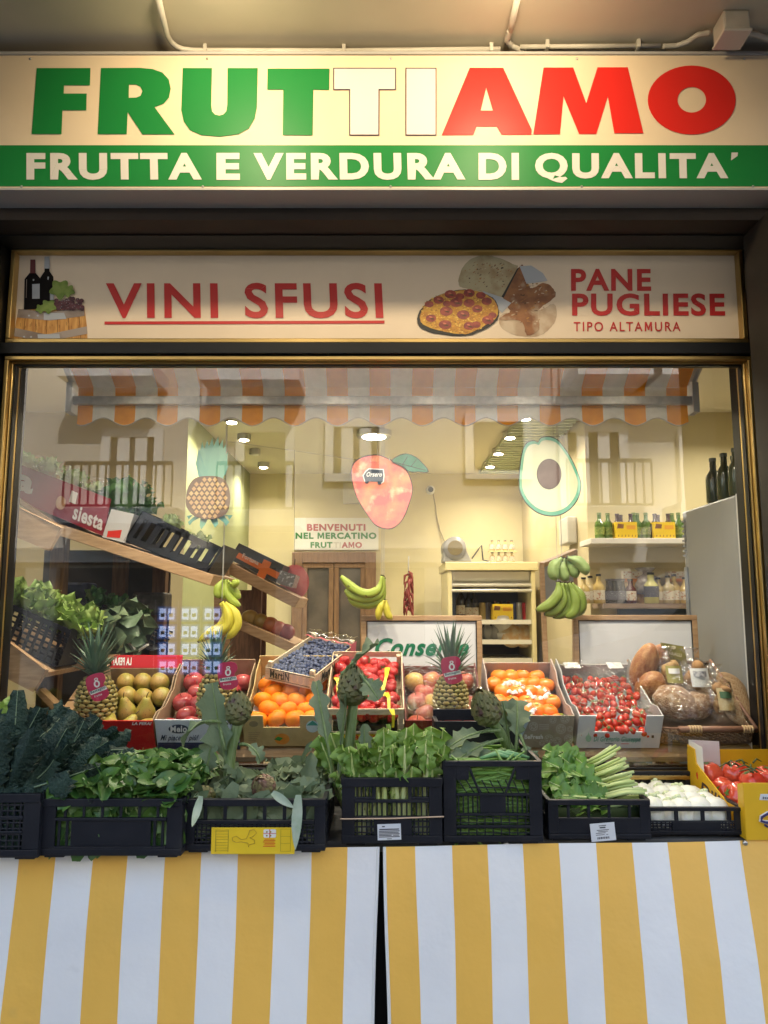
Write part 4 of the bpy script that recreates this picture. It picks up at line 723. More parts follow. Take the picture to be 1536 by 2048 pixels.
BLUE = fruitmesh('blueberry', sph(.0088, .0078, 7, .2), [mat('blueberry_skin', (.035, .05, .12), .55, (.07, .09, .17), by='object', c3=(.015, .018, .04), sc3=90, k3=(.5, .6))], 10)
CHER = fruitmesh('cherry_tomato', sph(.0125, .017, 9, .05), [mat('cherry_tomato_skin', (.52, .025, .012), .22, (.6, .05, .02), by='object', coat=.4), CALYX], 12, extra=lambda m: calyx(m, .009, .0172))
BEEF = fruitmesh('ribbed_tomato', sph(.036, .036, 12, .2), [mat('ribbed_tomato_skin', (.62, .05, .02), .2, (.66, .11, .05), sc_=14, coat=.5), CALYX], 28, lambda a, t: 1 + .07 * math.sin(6 * a) * math.sin(math.pi * t), lambda m: calyx(m, .016, .031))
def fenstub(m):
    for k in range(5):
        a = k * 1.3; p = V(.008 * math.cos(a), .014 * math.sin(a), .036); m.tube([p, p + V(.003 * math.cos(a), .006 * math.sin(a), .012)], [.009, .008], 8, 1)
FENN = fruitmesh('fennel_bulb', [(.001, -.04), (.012, -.042), (.03, -.032), (.041, -.01), (.04, .008), (.03, .026), (.02, .038), (.012, .044), (.001, .044)], [mat('fennel_white', (.8, .81, .74), .4, (.7, .75, .56), sc_=9, stretch=(9, 9, 1), k=(.5, .8)), mat('fennel_green', (.6, .68, .42), .5)], 22, lambda a, t: 1 + .05 * math.cos(2 * a) + .03 * math.sin(9 * a), fenstub)
for o_, l, c, g in ((PEAR, 'yellow green russet pear lying in the red box', 'pear', 'pears in the red box'), (PEARO, 'orange blushed pear at the front of the red box', 'pear', 'pears in the red box'),
    (APPLE, 'shiny red apple in the white and navy carton', 'apple', 'apples in the white carton'), (ENVY, 'red and yellow apple under film in the dark red carton', 'apple', 'apples in the dark red carton'), (ENVYY, 'golden yellow apple at the back of the dark red carton', 'apple', 'apples in the dark red carton'),
    (MAND, 'bright orange mandarin in the tan carton', 'mandarin', 'mandarins in the tan carton'), (PERS, 'orange fruit with a small green sticker in the grey printed carton', 'persimmon', 'orange fruits in the grey printed carton'),
    (STRW, 'red strawberry in the wooden crate', 'strawberry', 'strawberries in the wooden crate'), (BLUE, 'dusky blueberry in the tilted wooden tray', 'blueberry', 'blueberries in the wooden tray'),
    (CHER, 'small oval red tomato under film in the white carton', 'cherry tomato', 'small tomatoes in the white carton'), (BEEF, 'large ribbed red tomato in the yellow carton', 'tomato', 'large tomatoes in the yellow carton'),
    (FENN, 'white fennel bulb in the low black crate', 'fennel', 'fennel bulbs in the low black crate')): tag(o_, l, c, g)

# ================================================================ TILTED FRUIT CARTONS ON THE BENCH
YBX = 2.525; TILT = R(27); UP = V(0, -math.sin(TILT), math.cos(TILT)); DEP = V(0, math.cos(TILT), math.sin(TILT))
class Carton:
    def __init__(s, name, label, xl, xr, yt, yb, d=.36, outer=None, inner=None, front=None, notch=None, cat='fruit box', backtop=None, Y=YBX, group='fruit cartons in the window'):
        s.O = P(xl, yb, Y); s.w = P(xr, yb, Y).x - s.O.x; s.d = d
        # front height along UP so that its top edge appears at row yt
        best = min((abs((q := s.O + UP * (k * .001)) and 1024 - F * ((q - CAM).dot(V(0, -sp_, cp)) / (q - CAM).dot(V(0, cp, sp_))) - yt), k) for k in range(20, 400))
        s.h = best[1] * .001; s.xl, s.xr, s.yt, s.yb = xl, xr, yt, yb
        s.t = thing(name, label, cat, s.O + XA * (s.w / 2), group)
        m_ = MB(); th = .004; e = .0006
        m_.ob(s.L(th + e, th + e, 0), XA * (s.w - 2 * th - 2 * e), DEP * (d - 2 * th - 2 * e), UP * th)
        for u in (0, s.w - th):
            m_.prism([s.L(u, th + e, 0), s.L(u, d - th - e, 0), s.L(u, d - th - e, s.h), s.L(u, d * .75, s.h), s.L(u, d * .62, s.h * .8), s.L(u, d * .3, s.h * .8), s.L(u, th + .05, s.h), s.L(u, th + e, s.h)], XA * th)
        m_.ob(s.L(0, d - th, 0), XA * s.w, DEP * th, UP * (backtop or s.h * 1.1)); m_.build('carton_body', inner, s.t)
        lo = [(0, 0), (s.w, 0), (s.w, s.h), (0, s.h)]
        if notch:
            a, b, c = notch; lo = [(0, 0), (s.w, 0), (s.w, s.h), (s.w * b, s.h), (s.w * b, s.h * c), (s.w * a, s.h * c), (s.w * a, s.h), (0, s.h)]
        m_ = MB(); m_.prism([s.L(u, 0, v) for u, v in lo], DEP * th); s.front = m_.build('front_panel', front or outer, s.t)
    def L(s, u, v, w_): return s.O + XA * u + DEP * v + UP * w_
    def q(s, px, py, e=0):  # spot on the front panel seen at (px,py)
        d = ray(px, py); n = DEP; t = (s.O - n * (.0012 + e) - CAM).dot(n) / d.dot(n); return CAM + d * t
    def word(s, mb, txt, x0, x1, y0, y1, **k): o = s.q(x0, y1); text(mb, txt, o, s.q(x1, y1) - o, s.q(x0, y0) - o, eps=.0003, **k)
    def poly(s, mb, l, mi=0, e=0): mb.flat([[s.q(x, y, e) for x, y in l]], mi)
    def fill(s, proto, nu, nv, r, w0, jit=.1, tilt=.5, skip=(), v0=0., v1=1., alt=None, layers=1, lie=False, s0=1.):
        for i in range(nv):
            for j in range(nu - (i % 2 if nu > 2 else 0)):
                if (i, j) in skip: continue
                off = .5 if (i % 2 and nu > 2) else 0
                u = r * 1.12 + (s.w - 2.24 * r) * (j + off) / max(1, nu - 1); v = r + .006 + (s.d * v1 - 2 * r - .012 - s.d * v0) * i / max(1, nv - 1) + s.d * v0
                p = s.L(u + rnd.uniform(-jit, jit) * r, v + rnd.uniform(-jit, jit) * r, w0 + rnd.uniform(-jit, jit) * r)
                rot = (rnd.uniform(-tilt, tilt) - TILT * .0, rnd.uniform(-tilt, tilt), rnd.random() * 6.28)
                if lie: rot = (lie(i, j), rnd.uniform(-.4, .4), rnd.uniform(-.5, .5))
                put((alt(i, j) if alt else None) or proto, TRS(p, rot, s0 * rnd.uniform(.95, 1.06)))
KRAFT = mat('brown_cardboard', (.36, .25, .15), .75, (.31, .21, .125), sc_=30)
RED1 = mat('red_carton', (.5, .012, .015), .35); NAVY = mat('navy_print', (.015, .025, .07), .4)
# 1 pears
b = Carton('pear_carton', 'red pear carton at the left end of the bench, behind the leftmost pineapple', 150, 312, 1442, 1500, outer=RED1, inner=KRAFT, backtop=.09)
m_ = MB(); b.word(m_, 'Opera', 160, 211, 1456, 1478, off=.04, shear=.25); b.word(m_, 'LA PERA!', 264, 303, 1444, 1450, off=.04, shear=.2); b.poly(m_, ell(215, 1461, 2, 2, 10)); m_.build('lettering', WHITE, b.front)
m_ = MB(); b.poly(m_, [(205, 1490), (212, 1476), (221, 1474), (220, 1494), (210, 1496)]); m_.build('leaf_print', GLF, b.front)
m_ = MB(); m_.prism([b.L(.0, b.d - .001, .092), b.L(b.w, b.d - .001, .092), b.L(b.w * 1.0, b.d + .03, .125), b.L(.012, b.d + .03, .125)], DEP * .004); fl = m_.build('back_flap', RED1, b.t)
m_ = MB(); o_ = b.L(b.w * .3, b.d + .004, .099); text(m_, 'LA PERA!', o_, -XA * .07, (DEP * .021 + UP * .021) * 1, off=.04, shear=.2, eps=-.001); m_.build('lettering', WHITE, fl)
m_ = MB(); m_.bx(0, 1, 0, 1, 0, 1)
m_ = MB(); m_.ob(b.L(.02, .02, .0045), XA * (b.w - .04), DEP * (b.d - .04), UP * .02); m_.build('tray', BLACKINK, b.t)
lyp = {0: 1.9, 1: -.5, 2: -2.3, 3: -2.5}
b.fill(PEAR, 4, 4, skip=((0, 0), (1, 0)), r=.036, w0=.05, jit=.06, lie=lambda i, j: (-.9, .35, -2.4, -2.2)[i] + rnd.uniform(-.3, .3), alt=lambda i, j: PEARO if (i, j) == (0, 3) else None)
# 2 apples
b = Carton('apple_carton', 'white and navy apple carton with black script, second from the left', 316, 480, 1440, 1498, outer=mat('pale_carton', (.62, .65, .68), .4), inner=KRAFT)
m_ = MB(); b.poly(m_, [(316, 1485), (480, 1485), (480, 1498), (316, 1498)]); b.poly(m_, ell(357, 1458, 20, 9, 24)); m_.build('navy_print', NAVY, b.front)
m_ = MB(); b.word(m_, 'Melo', 341, 374, 1451, 1464, off=.03, mi=0); [mm for mm in ()]; 
b.word(m_, 'Mi piace di più!', 321, 397, 1469, 1484, off=.012, shear=.4, mi=1); m_.v = [v - DEP * .001 for v in m_.v]; m_.build('lettering', [WHITE, NAVY], b.front)
b.fill(APPLE, 4, 5, .038, .055, .08, skip=((0, 2), (0, 3), (1, 2)))
# 3 mandarins
TAN = mat('tan_carton', (.5, .36, .15), .6, (.44, .31, .125), sc_=25)
b = Carton('mandarin_carton', 'tan mandarin carton with a notched front under the blueberry tray', 489, 650, 1432, 1492, outer=TAN, inner=TAN, notch=(.25, .7, .62))
m_ = MB(); b.poly(m_, ell(564, 1478, 15, 11), 0); b.poly(m_, [(548, 1479), (556, 1473), (566, 1476), (560, 1482)], 1, .0005); b.poly(m_, ell(625, 1453, 13, 12), 2); b.poly(m_, [(613, 1451), (625, 1441), (637, 1451)], 3, .0005); b.poly(m_, ell(507, 1448, 9, 6), 4)
for k in range(5): b.poly(m_, [(497, 1465 + k * 4), (520 - k * 2, 1465 + k * 4), (520 - k * 2, 1466 + k * 4), (497, 1466 + k * 4)], 4)
m_.build('prints', [mat('orange_ink', (.65, .22, .02), .5), GREENINK, mat('pale_blue_ink', (.5, .6, .6), .5), mat('teal_ink', (.03, .25, .18), .5), mat('grey_ink', (.25, .18, .09), .6)], b.front)
m_ = MB(); m_.ob(b.L(.008, .006, .045), XA * (b.w - .016), DEP * (b.d - .012), UP * .002); m_.build('paper_liner', mat('paper_white', (.75, .74, .72), .7), b.t)
b.fill(MAND, 4, 6, .036, .072, .1, v0=.01, s0=.98)
# 4 strawberries: slatted wooden crate on a second one
YS4 = 2.52
t = thing('strawberry_crate', 'pale wooden slatted crate of strawberries, upper of the stack behind the tall artichoke', 'wooden crate', P(731, 1466, YS4), 'wooden crates in the window')
O = P(655, 1466, YS4); W4 = P(806, 1466, YS4).x - O.x; L4 = lambda u, v, w_: O + XA * u + DEP * v + UP * w_
D4 = .36; H4 = .098
for u in (0, W4 - .016):
    for v in (0, D4 - .016): m_ = MB(); m_.ob(L4(u, v, .0005), XA * .016, DEP * .016, UP * (H4 - .013)); m_.build('corner_post', PINE, t)
m_ = MB(); m_.ob(L4(0, -.0035, H4 - .025), XA * W4, DEP * .003, UP * .022); m_.ob(L4(0, D4 + .0005, H4 - .025), XA * W4, DEP * .003, UP * .022); m_.ob(L4(0, -.0035, .0), XA * W4, DEP * .003, UP * .008); m_.ob(L4(0, D4 + .0005, .0), XA * W4, DEP * .003, UP * .05)
for u in (-.0035, W4 + .0005): m_.ob(L4(u, .0, H4 - .045), XA * .003, DEP * D4, UP * .04); m_.ob(L4(u, .0, .0), XA * .003, DEP * D4, UP * .035)
m_.build('slats', PINE, t)
m_ = MB(); m_.ob(L4(.0, .0, -.004), XA * W4, DEP * D4, UP * .0035); m_.build('base', PINE, t)
m_ = MB(); m_.ob(L4(.018, .004, .005), XA * (W4 - .036), DEP * (D4 - .01), UP * .02); m_.build('tray', mat('black_tray', (.02, .015, .02), .4), t)
for i in range(10):
    for j in range(8):
        put(STRW, TRS(L4(.03 + (W4 - .06) * (j + .5 * (i % 2)) / 7.5 + rnd.uniform(-.006, .006), .022 + (D4 - .05) * i / 9, .05 + .014 * math.sin(j * 2.1 + i) * .5 + rnd.uniform(-.008, .012) + .01 * (i > 1)), (rnd.uniform(1.2, 2.6), rnd.uniform(-1.2, 1.2), rnd.random() * 6.28), rnd.uniform(.95, 1.25)))
for k, (a, c) in enumerate((((775, 1335), (765, 1385)), ((757, 1360), (768, 1392)), ((772, 1385), (778, 1420)), ((672, 1355), (676, 1385)), ((783, 1418), (786, 1455)))):
    m_ = MB(); p, q = [(CAM + ray(*e) * ((L4(0, 0, .088) - CAM).dot(UP) / ray(*e).dot(UP)) if k < 4 else P(*e, YS4 - .06)) for e in (a, c)]; n = V(.0075, 0, 0); mdl = (p + q) / 2 + V(.004, -.012, .012)
    m_.add([p - n * 1.25, p + n * 1.25, mdl + n * .7, mdl - n * .7, q + n * .6, q - n * .6], [(0, 1, 2, 3), (3, 2, 4, 5)], 0)
    m_.add([p - n * .8 + V(0, -.001, -.006), p + n * .8 + V(0, -.001, -.006), p + n * .8 + V(0, -.001, -.009), p - n * .8 + V(0, -.001, -.009)], [(0, 1, 2, 3)], 1)
    tag(m_.build('yellow_tag', [mat('yellow_tag_plastic', (.75, .62, .03), .4), mat('brown_ink', (.2, .12, .02), .5)], None, origin=mdl), ('yellow strap tag nearest the back right corner of the strawberry crate', 'yellow strap tag beside the artichoke leaf in the strawberries', 'yellow strap tag in the front right of the strawberries', 'yellow strap tag left of the tall artichoke', 'yellow strap tag hanging over the front bar of the strawberry crate')[k], 'tag', 'yellow tags on the strawberries')
t = thing('strawberry_crate', 'dark printed lower crate with a yellow name strip under the strawberries', 'crate', P(731, 1500, YS4), 'wooden crates in the window')
O2 = O - UP * .046 - DEP * .002; m_ = MB(); th = .004
m_.ob(O2, XA * W4, DEP * D4, UP * th); m_.ob(O2 + UP * (th + .0005), XA * W4, DEP * th, UP * .036); m_.ob(O2 + UP * (th + .0005) + DEP * (D4 - th), XA * W4, DEP * th, UP * .036)
for u in (0, W4 - th): m_.ob(O2 + XA * u + UP * (th + .0005) + DEP * (th + .0005), XA * th, DEP * (D4 - 2 * th - .001), UP * .036)
m_.build('crate_body', mat('dark_print', (.03, .035, .045), .4), t)
def q4(px, py, e=0): d = ray(px, py); t_ = (O2 - DEP * (.001 + e) - CAM).dot(DEP) / d.dot(DEP); return CAM + d * t_
m_ = MB(); m_.flat([[q4(x, y) for x, y in ((676, 1469), (765, 1469), (765, 1480), (676, 1480))]], 0); m_.flat([[q4(x, y) for x, y in ((767, 1468), (802, 1468), (802, 1489), (767, 1489))]], 1)
m_.flat([[q4(x, y, .0005) for x, y in ((770, 1470), (785, 1470), (785, 1476), (770, 1476))]], 3)
o_ = q4(708, 1479, .001); text(m_, 'BACCI', o_, q4(762, 1479, .001) - o_, q4(708, 1470, .001) - o_, off=.04, mi=2, eps=.0005); m_.build('name_strip', [YELLOWINK, mat('sky_print', (.35, .5, .6), .5), REDINK, mat('lime_print', (.5, .55, .08), .5)], t)
# 5 red and yellow apples under film
DRED = mat('dark_red_carton', (.2, .012, .018), .4)
b = Carton('apple_carton', 'dark red apple carton with white lower case lettering behind the middle pineapple', 810, 972, 1441, 1500, outer=DRED, inner=mat('maroon_inside', (.16, .03, .03), .6), backtop=.1)
m_ = MB(); b.word(m_, 'envy', 863, 902, 1457, 1473, off=.012); b.poly(m_, ell(914, 1464, 9, 9, 20)); m_.build('lettering', WHITE, b.front)
m_ = MB(); [b.poly(m_, [(906 + k * 2.6, 1458 + k), (908 + k * 2.6, 1457 + k), (913 + k * 1.6, 1471 - k), (911 + k * 1.6, 1471 - k)], 0, .0006) for k in range(4)]; m_.build('emblem_stripes', DRED, b.front)
b.fill(ENVY, 4, 5, .038, .06, .12, skip=((0, 1), (0, 2), (1, 1)), alt=lambda i, j: ENVYY if (i, j) in ((4, 0), (2, 1), (0, 1), (3, 2)) else None)
def film(b, h0, rise, label, lift=.0):
    m_ = MB(); m_.grid(lambda u, v: b.L(b.w * (.01 + .98 * u), b.d * (.01 + .97 * v), h0 + rise * math.sin(math.pi * min(1, v * 1.1)) * (.6 + .4 * math.sin(math.pi * u)) + .0035 * math.sin(u * 17 + v * 9) + .003 * math.sin(u * 31 - v * 23)), 22, 20)
    tag(m_.build('plastic_film', FILM, None, smooth=True, origin=b.L(b.w / 2, b.d / 2, h0)), label, 'film', 'clear films over the fruit')
film(b, b.h + .004, .024, 'crinkled clear film over the apples in the dark red carton')
# 6 persimmons
GREYC = mat('grey_kraft_print', (.33, .28, .2), .6, (.29, .245, .175), sc_=30)
b = Carton('fruit_carton', 'grey kraft carton printed with citrus slices, holding orange fruits in white nets', 988, 1143, 1432, 1495, outer=GREYC, inner=mat('pink_grey_inside', (.42, .34, .3), .7), backtop=.105)
m_ = MB(); PALE = mat('pale_slice_print', (.5, .46, .37), .6)
for cx, cy, r_ in ((1067, 1453, 9), (1130, 1438, 9), (1106, 1440, 7), (1122, 1458, 10), (1137, 1478, 9), (1115, 1482, 8), (1098, 1478, 9), (1140, 1458, 6), (1084, 1486, 6)):
    m_.flat([[b.q(x, y) for x, y in ell(cx, cy, r_, r_, 20)], [b.q(x, y) for x, y in ell(cx, cy, r_ * .85, r_ * .85, 20)]], 0)
    for k in range(6): a = k * math.pi / 3 + .3; b.poly(m_, [(cx + 1.5 * math.cos(a), cy + 1.5 * math.sin(a)), (cx + r_ * .75 * math.cos(a - .4), cy + r_ * .75 * math.sin(a - .4)), (cx + r_ * .75 * math.cos(a + .4), cy + r_ * .75 * math.sin(a + .4))], 0)
for k in range(3): b.poly(m_, [(1078, 1449 + k * 4), (1098, 1449 + k * 4), (1098, 1450.5 + k * 4), (1078, 1450.5 + k * 4)], 0)
b.poly(m_, [(1033, 1433), (1062, 1433), (1042, 1480), (1033, 1490)], 1); b.word(m_, 'BeFresh', 1049, 1086, 1469, 1478, off=.04, mi=2); m_.build('prints', [PALE, mat('pale_blue_panel', (.45, .55, .58), .5), WHITE], b.front)
m_ = MB(); m_.ob(b.L(.008, .008, .0045), XA * (b.w - .016), DEP * (b.d - .016), UP * .02); m_.build('tray', mat('dark_tray', (.03, .03, .05), .5), b.t)
b.fill(PERS, 5, 6, .034, .07, .12, tilt=.35, v0=.0)
NET = mat('white_foam_net', (.8, .76, .74), .7)
for k, (u, v) in enumerate(((.36, .60), (.68, .5), (.42, .24))):
    c = b.L(b.w * u, b.d * v, .088); m_ = MB()
    m_.grid(lambda a, r_: c + XA * (math.cos(a * 6.2832) * (.02 + .022 * r_) * (1 + .09 * r_ * math.sin(a * 60))) + DEP * (math.sin(a * 6.2832) * (.02 + .022 * r_) * (1 + .09 * r_ * math.sin(a * 60))) + UP * (.014 * math.sin(r_ * 2.6) - .004 + .004 * math.cos(a * 66)), 96, 5)
    tag(m_.build('foam_net', NET, None, smooth=True, origin=c), ('white foam net around an orange fruit at the upper left of the grey kraft carton', 'white foam net around an orange fruit at the right of the grey kraft carton', 'white foam net around an orange fruit lowest in the grey kraft carton')[k], 'net', 'foam nets on the orange fruits')
# 7 small tomatoes under film
WC = mat('white_carton', (.62, .62, .63), .45)
b = Carton('tomato_carton', 'white notched carton with green script holding small tomatoes under film', 1152, 1318, 1432, 1496, outer=WC, inner=mat('grey_inside', (.4, .39, .38), .6), notch=(.2, .8, .5), backtop=.1)
m_ = MB(); b.word(m_, 'Di Gregorio Giuseppe', 1187, 1281, 1473, 1486, off=.012, shear=.35, mi=0); b.poly(m_, ell(1177, 1477, 6, 7, 16), 1); b.poly(m_, [(1175, 1470), (1177, 1464), (1179, 1470)], 1)
b.poly(m_, ell(1296, 1473, 2.6, 2.6, 12), 2); b.poly(m_, [(1303, 1470.5), (1308, 1470.5), (1308, 1476), (1303, 1476)], 3); b.poly(m_, [(1210, 1487), (1226, 1487), (1226, 1488.2), (1210, 1488.2)], 3); b.poly(m_, [(1242, 1487), (1258, 1487), (1258, 1488.2), (1242, 1488.2)], 2)
m_.build('lettering', [mat('script_teal', (.05, .3, .18), .5), mat('pale_emblem', (.3, .5, .38), .5), REDINK, BLACKINK], b.front)
m_ = MB()
for u in (.03, b.w - .085): m_.ob(b.L(u, b.d - .04, .104), XA * .055, DEP * .04, UP * .003)
m_.build('flap', WC, b.t)
for i in range(9):
    for j in range(10): put(CHER, TRS(b.L(.018 + (b.w - .036) * (j + .5 * (i % 2)) / 9.6 + rnd.uniform(-.008, .008), .016 + (b.d - .06) * i / 8 + rnd.uniform(-.007, .007), .055 + rnd.uniform(-.004, .01)), (rnd.uniform(-1.2, 1.2), rnd.uniform(-1.2, 1.2), rnd.random() * 6.28), rnd.uniform(.92, 1.12)))
m_ = MB()
for k in range(40):
    u, v = rnd.uniform(.03, b.w - .03), rnd.uniform(.02, b.d - .07); a = rnd.random() * 6.28; p = b.L(u, v, .077); d = XA * math.cos(a) + DEP * math.sin(a); m_.tube([p, p + d * .016 + UP * .004, p + d * .035], .0011, 4)
tag(m_.build('tomato_vines', mat('vine_green', (.12, .2, .05), .6, (.2, .2, .08), by='island'), None, origin=b.L(b.w / 2, .2, .077)), 'thin green vine stalks lying among the small tomatoes', 'vines', kind='stuff')
film(b, b.h * .98, .014, 'clear film stretched over the small tomatoes in the white carton')

# blueberry tray, tipped on top of the mandarins
YBL = 2.63; A_, B_, C_ = P(627, 1380, 2.60), P(530, 1358, 2.66), P(704, 1310, 2.94)
ux = (A_ - B_); wx = ux.length; ux.normalize(); vx = (C_ - A_); dx = vx.length; vx = (vx - ux * vx.dot(ux)).normalized(); wx_ = ux.cross(vx).normalized()
LB = lambda u, v, w_: B_ + ux * u + vx * v + wx_ * w_
t = thing('blueberry_tray', 'thin wooden tray of blueberries tipped on top of the mandarins', 'wooden tray', B_)
m_ = MB(); m_.ob(LB(0, 0, 0), ux * wx, vx * dx, wx_ * .004); m_.build('base', PINE, t)
HB = .048
for a, u_, v_, l1, l2 in (('front', 0, 0, wx, .004), ('back', 0, dx - .004, wx, .004)): m_ = MB(); m_.ob(LB(u_, v_, .0045), ux * l1, vx * l2, wx_ * (HB - .008)); pf = m_.build('end_panel', PINE, t); fr = pf if a == 'front' else fr
for u_ in (0, wx - .004): m_ = MB(); m_.ob(LB(u_, .0045, .0045), ux * .004, vx * (dx - .009), wx_ * HB * .95); sp2 = m_.build('side_panel', PINE, t)
for u_ in (.0045, wx - .0205):
    for v_ in (.0045, dx - .0205): m_ = MB(); m_.ob(LB(u_, v_, .0045), ux * .016, vx * .016, wx_ * (HB + .012)); m_.build('corner_post', PINE, t)
m_ = MB(); o_ = LB(.02, -.0006, .011); text(m_, 'MartiN', o_, ux * .075, wx_ * .03, off=.03, mi=0); [m_.ob(LB(.015, -.001, z_), ux * (wx - .03), vx * .0005, wx_ * .002) for z_ in (.006, .041)]
for k in range(3): m_.add([LB(.115 + k * .024 + .01 * math.cos(q * .5), -.0008, .025 + .014 * math.sin(q * .5)) for q in range(13)], [tuple(range(13))], 1)
m_.build('lettering', [BLACKINK, mat('pale_stamp', (.52, .42, .34), .6)], fr)
m_ = MB(); o_ = LB(wx + .0006, .06, .011); text(m_, 'MartiN', o_, vx * .11, wx_ * .032, off=.03, mi=0); [m_.ob(LB(wx + .0003, .04, z_), ux * .0005, vx * (dx - .06), wx_ * .002) for z_ in (.005, .046)]
for k in range(3): m_.add([LB(wx + .0008, .2 + k * .03 + .012 * math.cos(q * .5), .026 + .014 * math.sin(q * .5)) for q in range(13)], [tuple(range(13))], 1); m_.add([LB(wx + .0008, .02 + k * .014 + .006 * math.cos(q * .5), .026 + .014 * math.sin(q * .5)) for q in range(13)], [tuple(range(13))], 1)
m_.build('lettering', [BLACKINK, mat('pale_stamp', (.52, .42, .34), .6)], sp2)
m_ = MB(); m_.ob(LB(.0045, .0045, .0045), ux * (wx - .009), vx * (dx - .009), wx_ * .02); m_.build('liner', mat('dark_liner_blue', (.02, .025, .04), .6), t)
for i in range(21):
    for j in range(12):
        put(BLUE, TRS(LB(.016 + (wx - .032) * (j + .5 * (i % 2)) / 11.6 + rnd.uniform(-.002, .002), .014 + (dx - .03) * i / 20, .035 + rnd.uniform(-.004, .006)), (rnd.uniform(-1, 1), rnd.uniform(-1, 1), rnd.random() * 6.28), rnd.uniform(.88, 1.16)))
m_ = MB(); rb = mat('film_red_stripe', (.5, .06, .1), .3); m_.grid(lambda u, v: LB(wx * (-.02 + 1.05 * u), dx - .075 + .1 * v, HB + .016 + .016 * math.sin(3.1 * v) + .004 * math.sin(u * 23 + v * 5)), 24, 8)
tag(m_.build('plastic_film', FILM, None, smooth=True, origin=LB(wx / 2, dx, HB)), 'clear film with red stripes rolled back over the blueberry tray end', 'film', 'clear films over the fruit')
m_ = MB(); m_.grid(lambda u, v: LB(wx * (-.0 + 1.04 * u), dx - .072 + .008 * v, HB + .021 + .004 * math.sin(u * 23)), 20, 1); m_.grid(lambda u, v: LB(wx * (1.0 + .012 * v) + .006, dx - .07 + .05 * v, HB + .02 - .075 * u), 8, 1); m_.grid(lambda u, v: LB(wx * (-.0 + 1.04 * u), dx - .052 + .004 * v, HB + .027 + .004 * math.sin(u * 23)), 20, 1, 1)
tag(m_.build('printed_band', [rb, mat('film_white_stripe', (.7, .66, .66), .3)], None, smooth=True, origin=LB(wx, dx, HB)), 'red and white printed bands on the film of the blueberry tray', 'film band')

# bench carrying the cartons
be = thing('display_bench', 'brown wooden display bench behind the glass carrying the fruit cartons', 'bench', (0, 2.6, 0)); zbn = P(768, 1497, YBX).z
bx0, bx1 = -1.16, P(1506, 1490, YBX).x
m_ = MB(); O_ = V(bx0, YBX - .02, zbn - .038)
for k in range(5): m_.ob(O_ + DEP * (.0 + k * .082), XA * (bx1 - bx0), DEP * .07, UP * .018)
m_.build('slats', WOOD, be)
m_ = MB()
for x in (bx0 + .02, -.62, -.12, .38, .82, bx1 - .06): m_.bx(x, x + .045, YBX - .012, YBX + .03, .004, zbn - .045); m_.bx(x, x + .045, YBX + .29, YBX + .33, .004, zbn + .09)
m_.build('legs', BROWN, be)
m_ = MB(); m_.bx(bx0, bx1, YBX - .012, YBX + .012, zbn - .16, zbn - .12); m_.bx(bx0 + .1, bx1, YBX + .06, YBX + .085, zbn - .34, zbn - .065); m_.build('rail', BROWN, be)
# bread basket
bk = thing('wicker_basket', 'brown wicker basket of breads at the right end of the bench', 'basket', P(1415, 1485, 2.53)); Yb_ = 2.53
x0, x1 = P(1322, 1480, Yb_).x, P(1502, 1480, Yb_).x; ob = P(1322, 1485, Yb_); LK = lambda u, v, w_: V(ob.x, ob.y, ob.z) + XA * u + DEP * v + UP * w_
WK = mat('wicker', (.2, .12, .065), .6, (.12, .07, .04), by='island'); wk = x1 - x0; dk = .37
m_ = MB()
for r_ in range(8):
    for j in range(26):
        u = wk * j / 26; s_ = 1 if (r_ + j) % 2 else -1; m_.tube([LK(u, .004 + .003 * s_, .004 + r_ * .0055), LK(u + wk / 52, .004 + .008 * s_, .004 + r_ * .0055), LK(u + wk / 26, .004 + .003 * -s_, .004 + r_ * .0055)], .0035, 5, caps=False)
    for sx in (0, wk): m_.tube([LK(sx, .0, .004 + r_ * .0055), LK(sx, dk, .004 + r_ * .0055)], .0035, 5)
    m_.tube([LK(0, dk, .004 + r_ * .011), LK(wk, dk, .004 + r_ * .011)], .006, 5)
m_.ob(LK(0, 0, -.004), XA * wk, DEP * dk, UP * .004); m_.build('weave', WK, bk, smooth=False)
m_ = MB(); m_.tube([LK(.05, -.004, .055), LK(wk + .008, -.004, .055)], .0105, 10); m_.tube([LK(-.005, .0, .058), LK(.06, -.006, .058)], .004, 6); m_.tube([LK(wk + .005, 0, .06), LK(wk + .005, dk, .09)], .006, 6); m_.tube([LK(-.004, 0, .06), LK(-.004, dk, .09)], .006, 6); m_.build('rim', mat('cane_rim', (.26, .13, .08), .45), bk, smooth=True)
m_ = MB()
for u in (.085, .094, .103, .112, .121, .262, .271, .28, .289): m_.lathe([(.0125, -.003), (.0135, 0), (.0125, .003)], 12, 0, Matrix.Translation(LK(u, -.004, .055)) @ Matrix.Rotation(R(90), 4, 'Y'))
m_.build('wrapping', mat('cane_wrap', (.55, .38, .2), .4), bk, smooth=True)
CRUST = mat('bread_crust', (.33, .12, .035), .4, (.5, .26, .09), sc_=3, k=(.4, .7), bump=.4, bsc=12, coat=.2); FLOUR = mat('floury_crust', (.42, .27, .16), .75, (.28, .15, .08), sc_=5, k=(.42, .6), bump=.5, bsc=14, c3=(.6, .5, .4), sc3=4, k3=(.5, .7))
def loaf(label, c, r3, rot, m, name='bread_loaf', lump=.06):
    m_ = MB(); m_.lathe([(math.sin(math.pi * i / 14), -math.cos(math.pi * i / 14)) for i in range(15)], 24, 0, None, lambda a, t: 1 + lump * math.sin(3 * a + 5 * t) + lump * .5 * math.sin(7 * a - 4 * t)); o = m_.build(name, m, None, smooth=True); o.matrix_world = TRS(c, rot, r3)
    return tag(o, label, 'bread', 'breads in the basket')
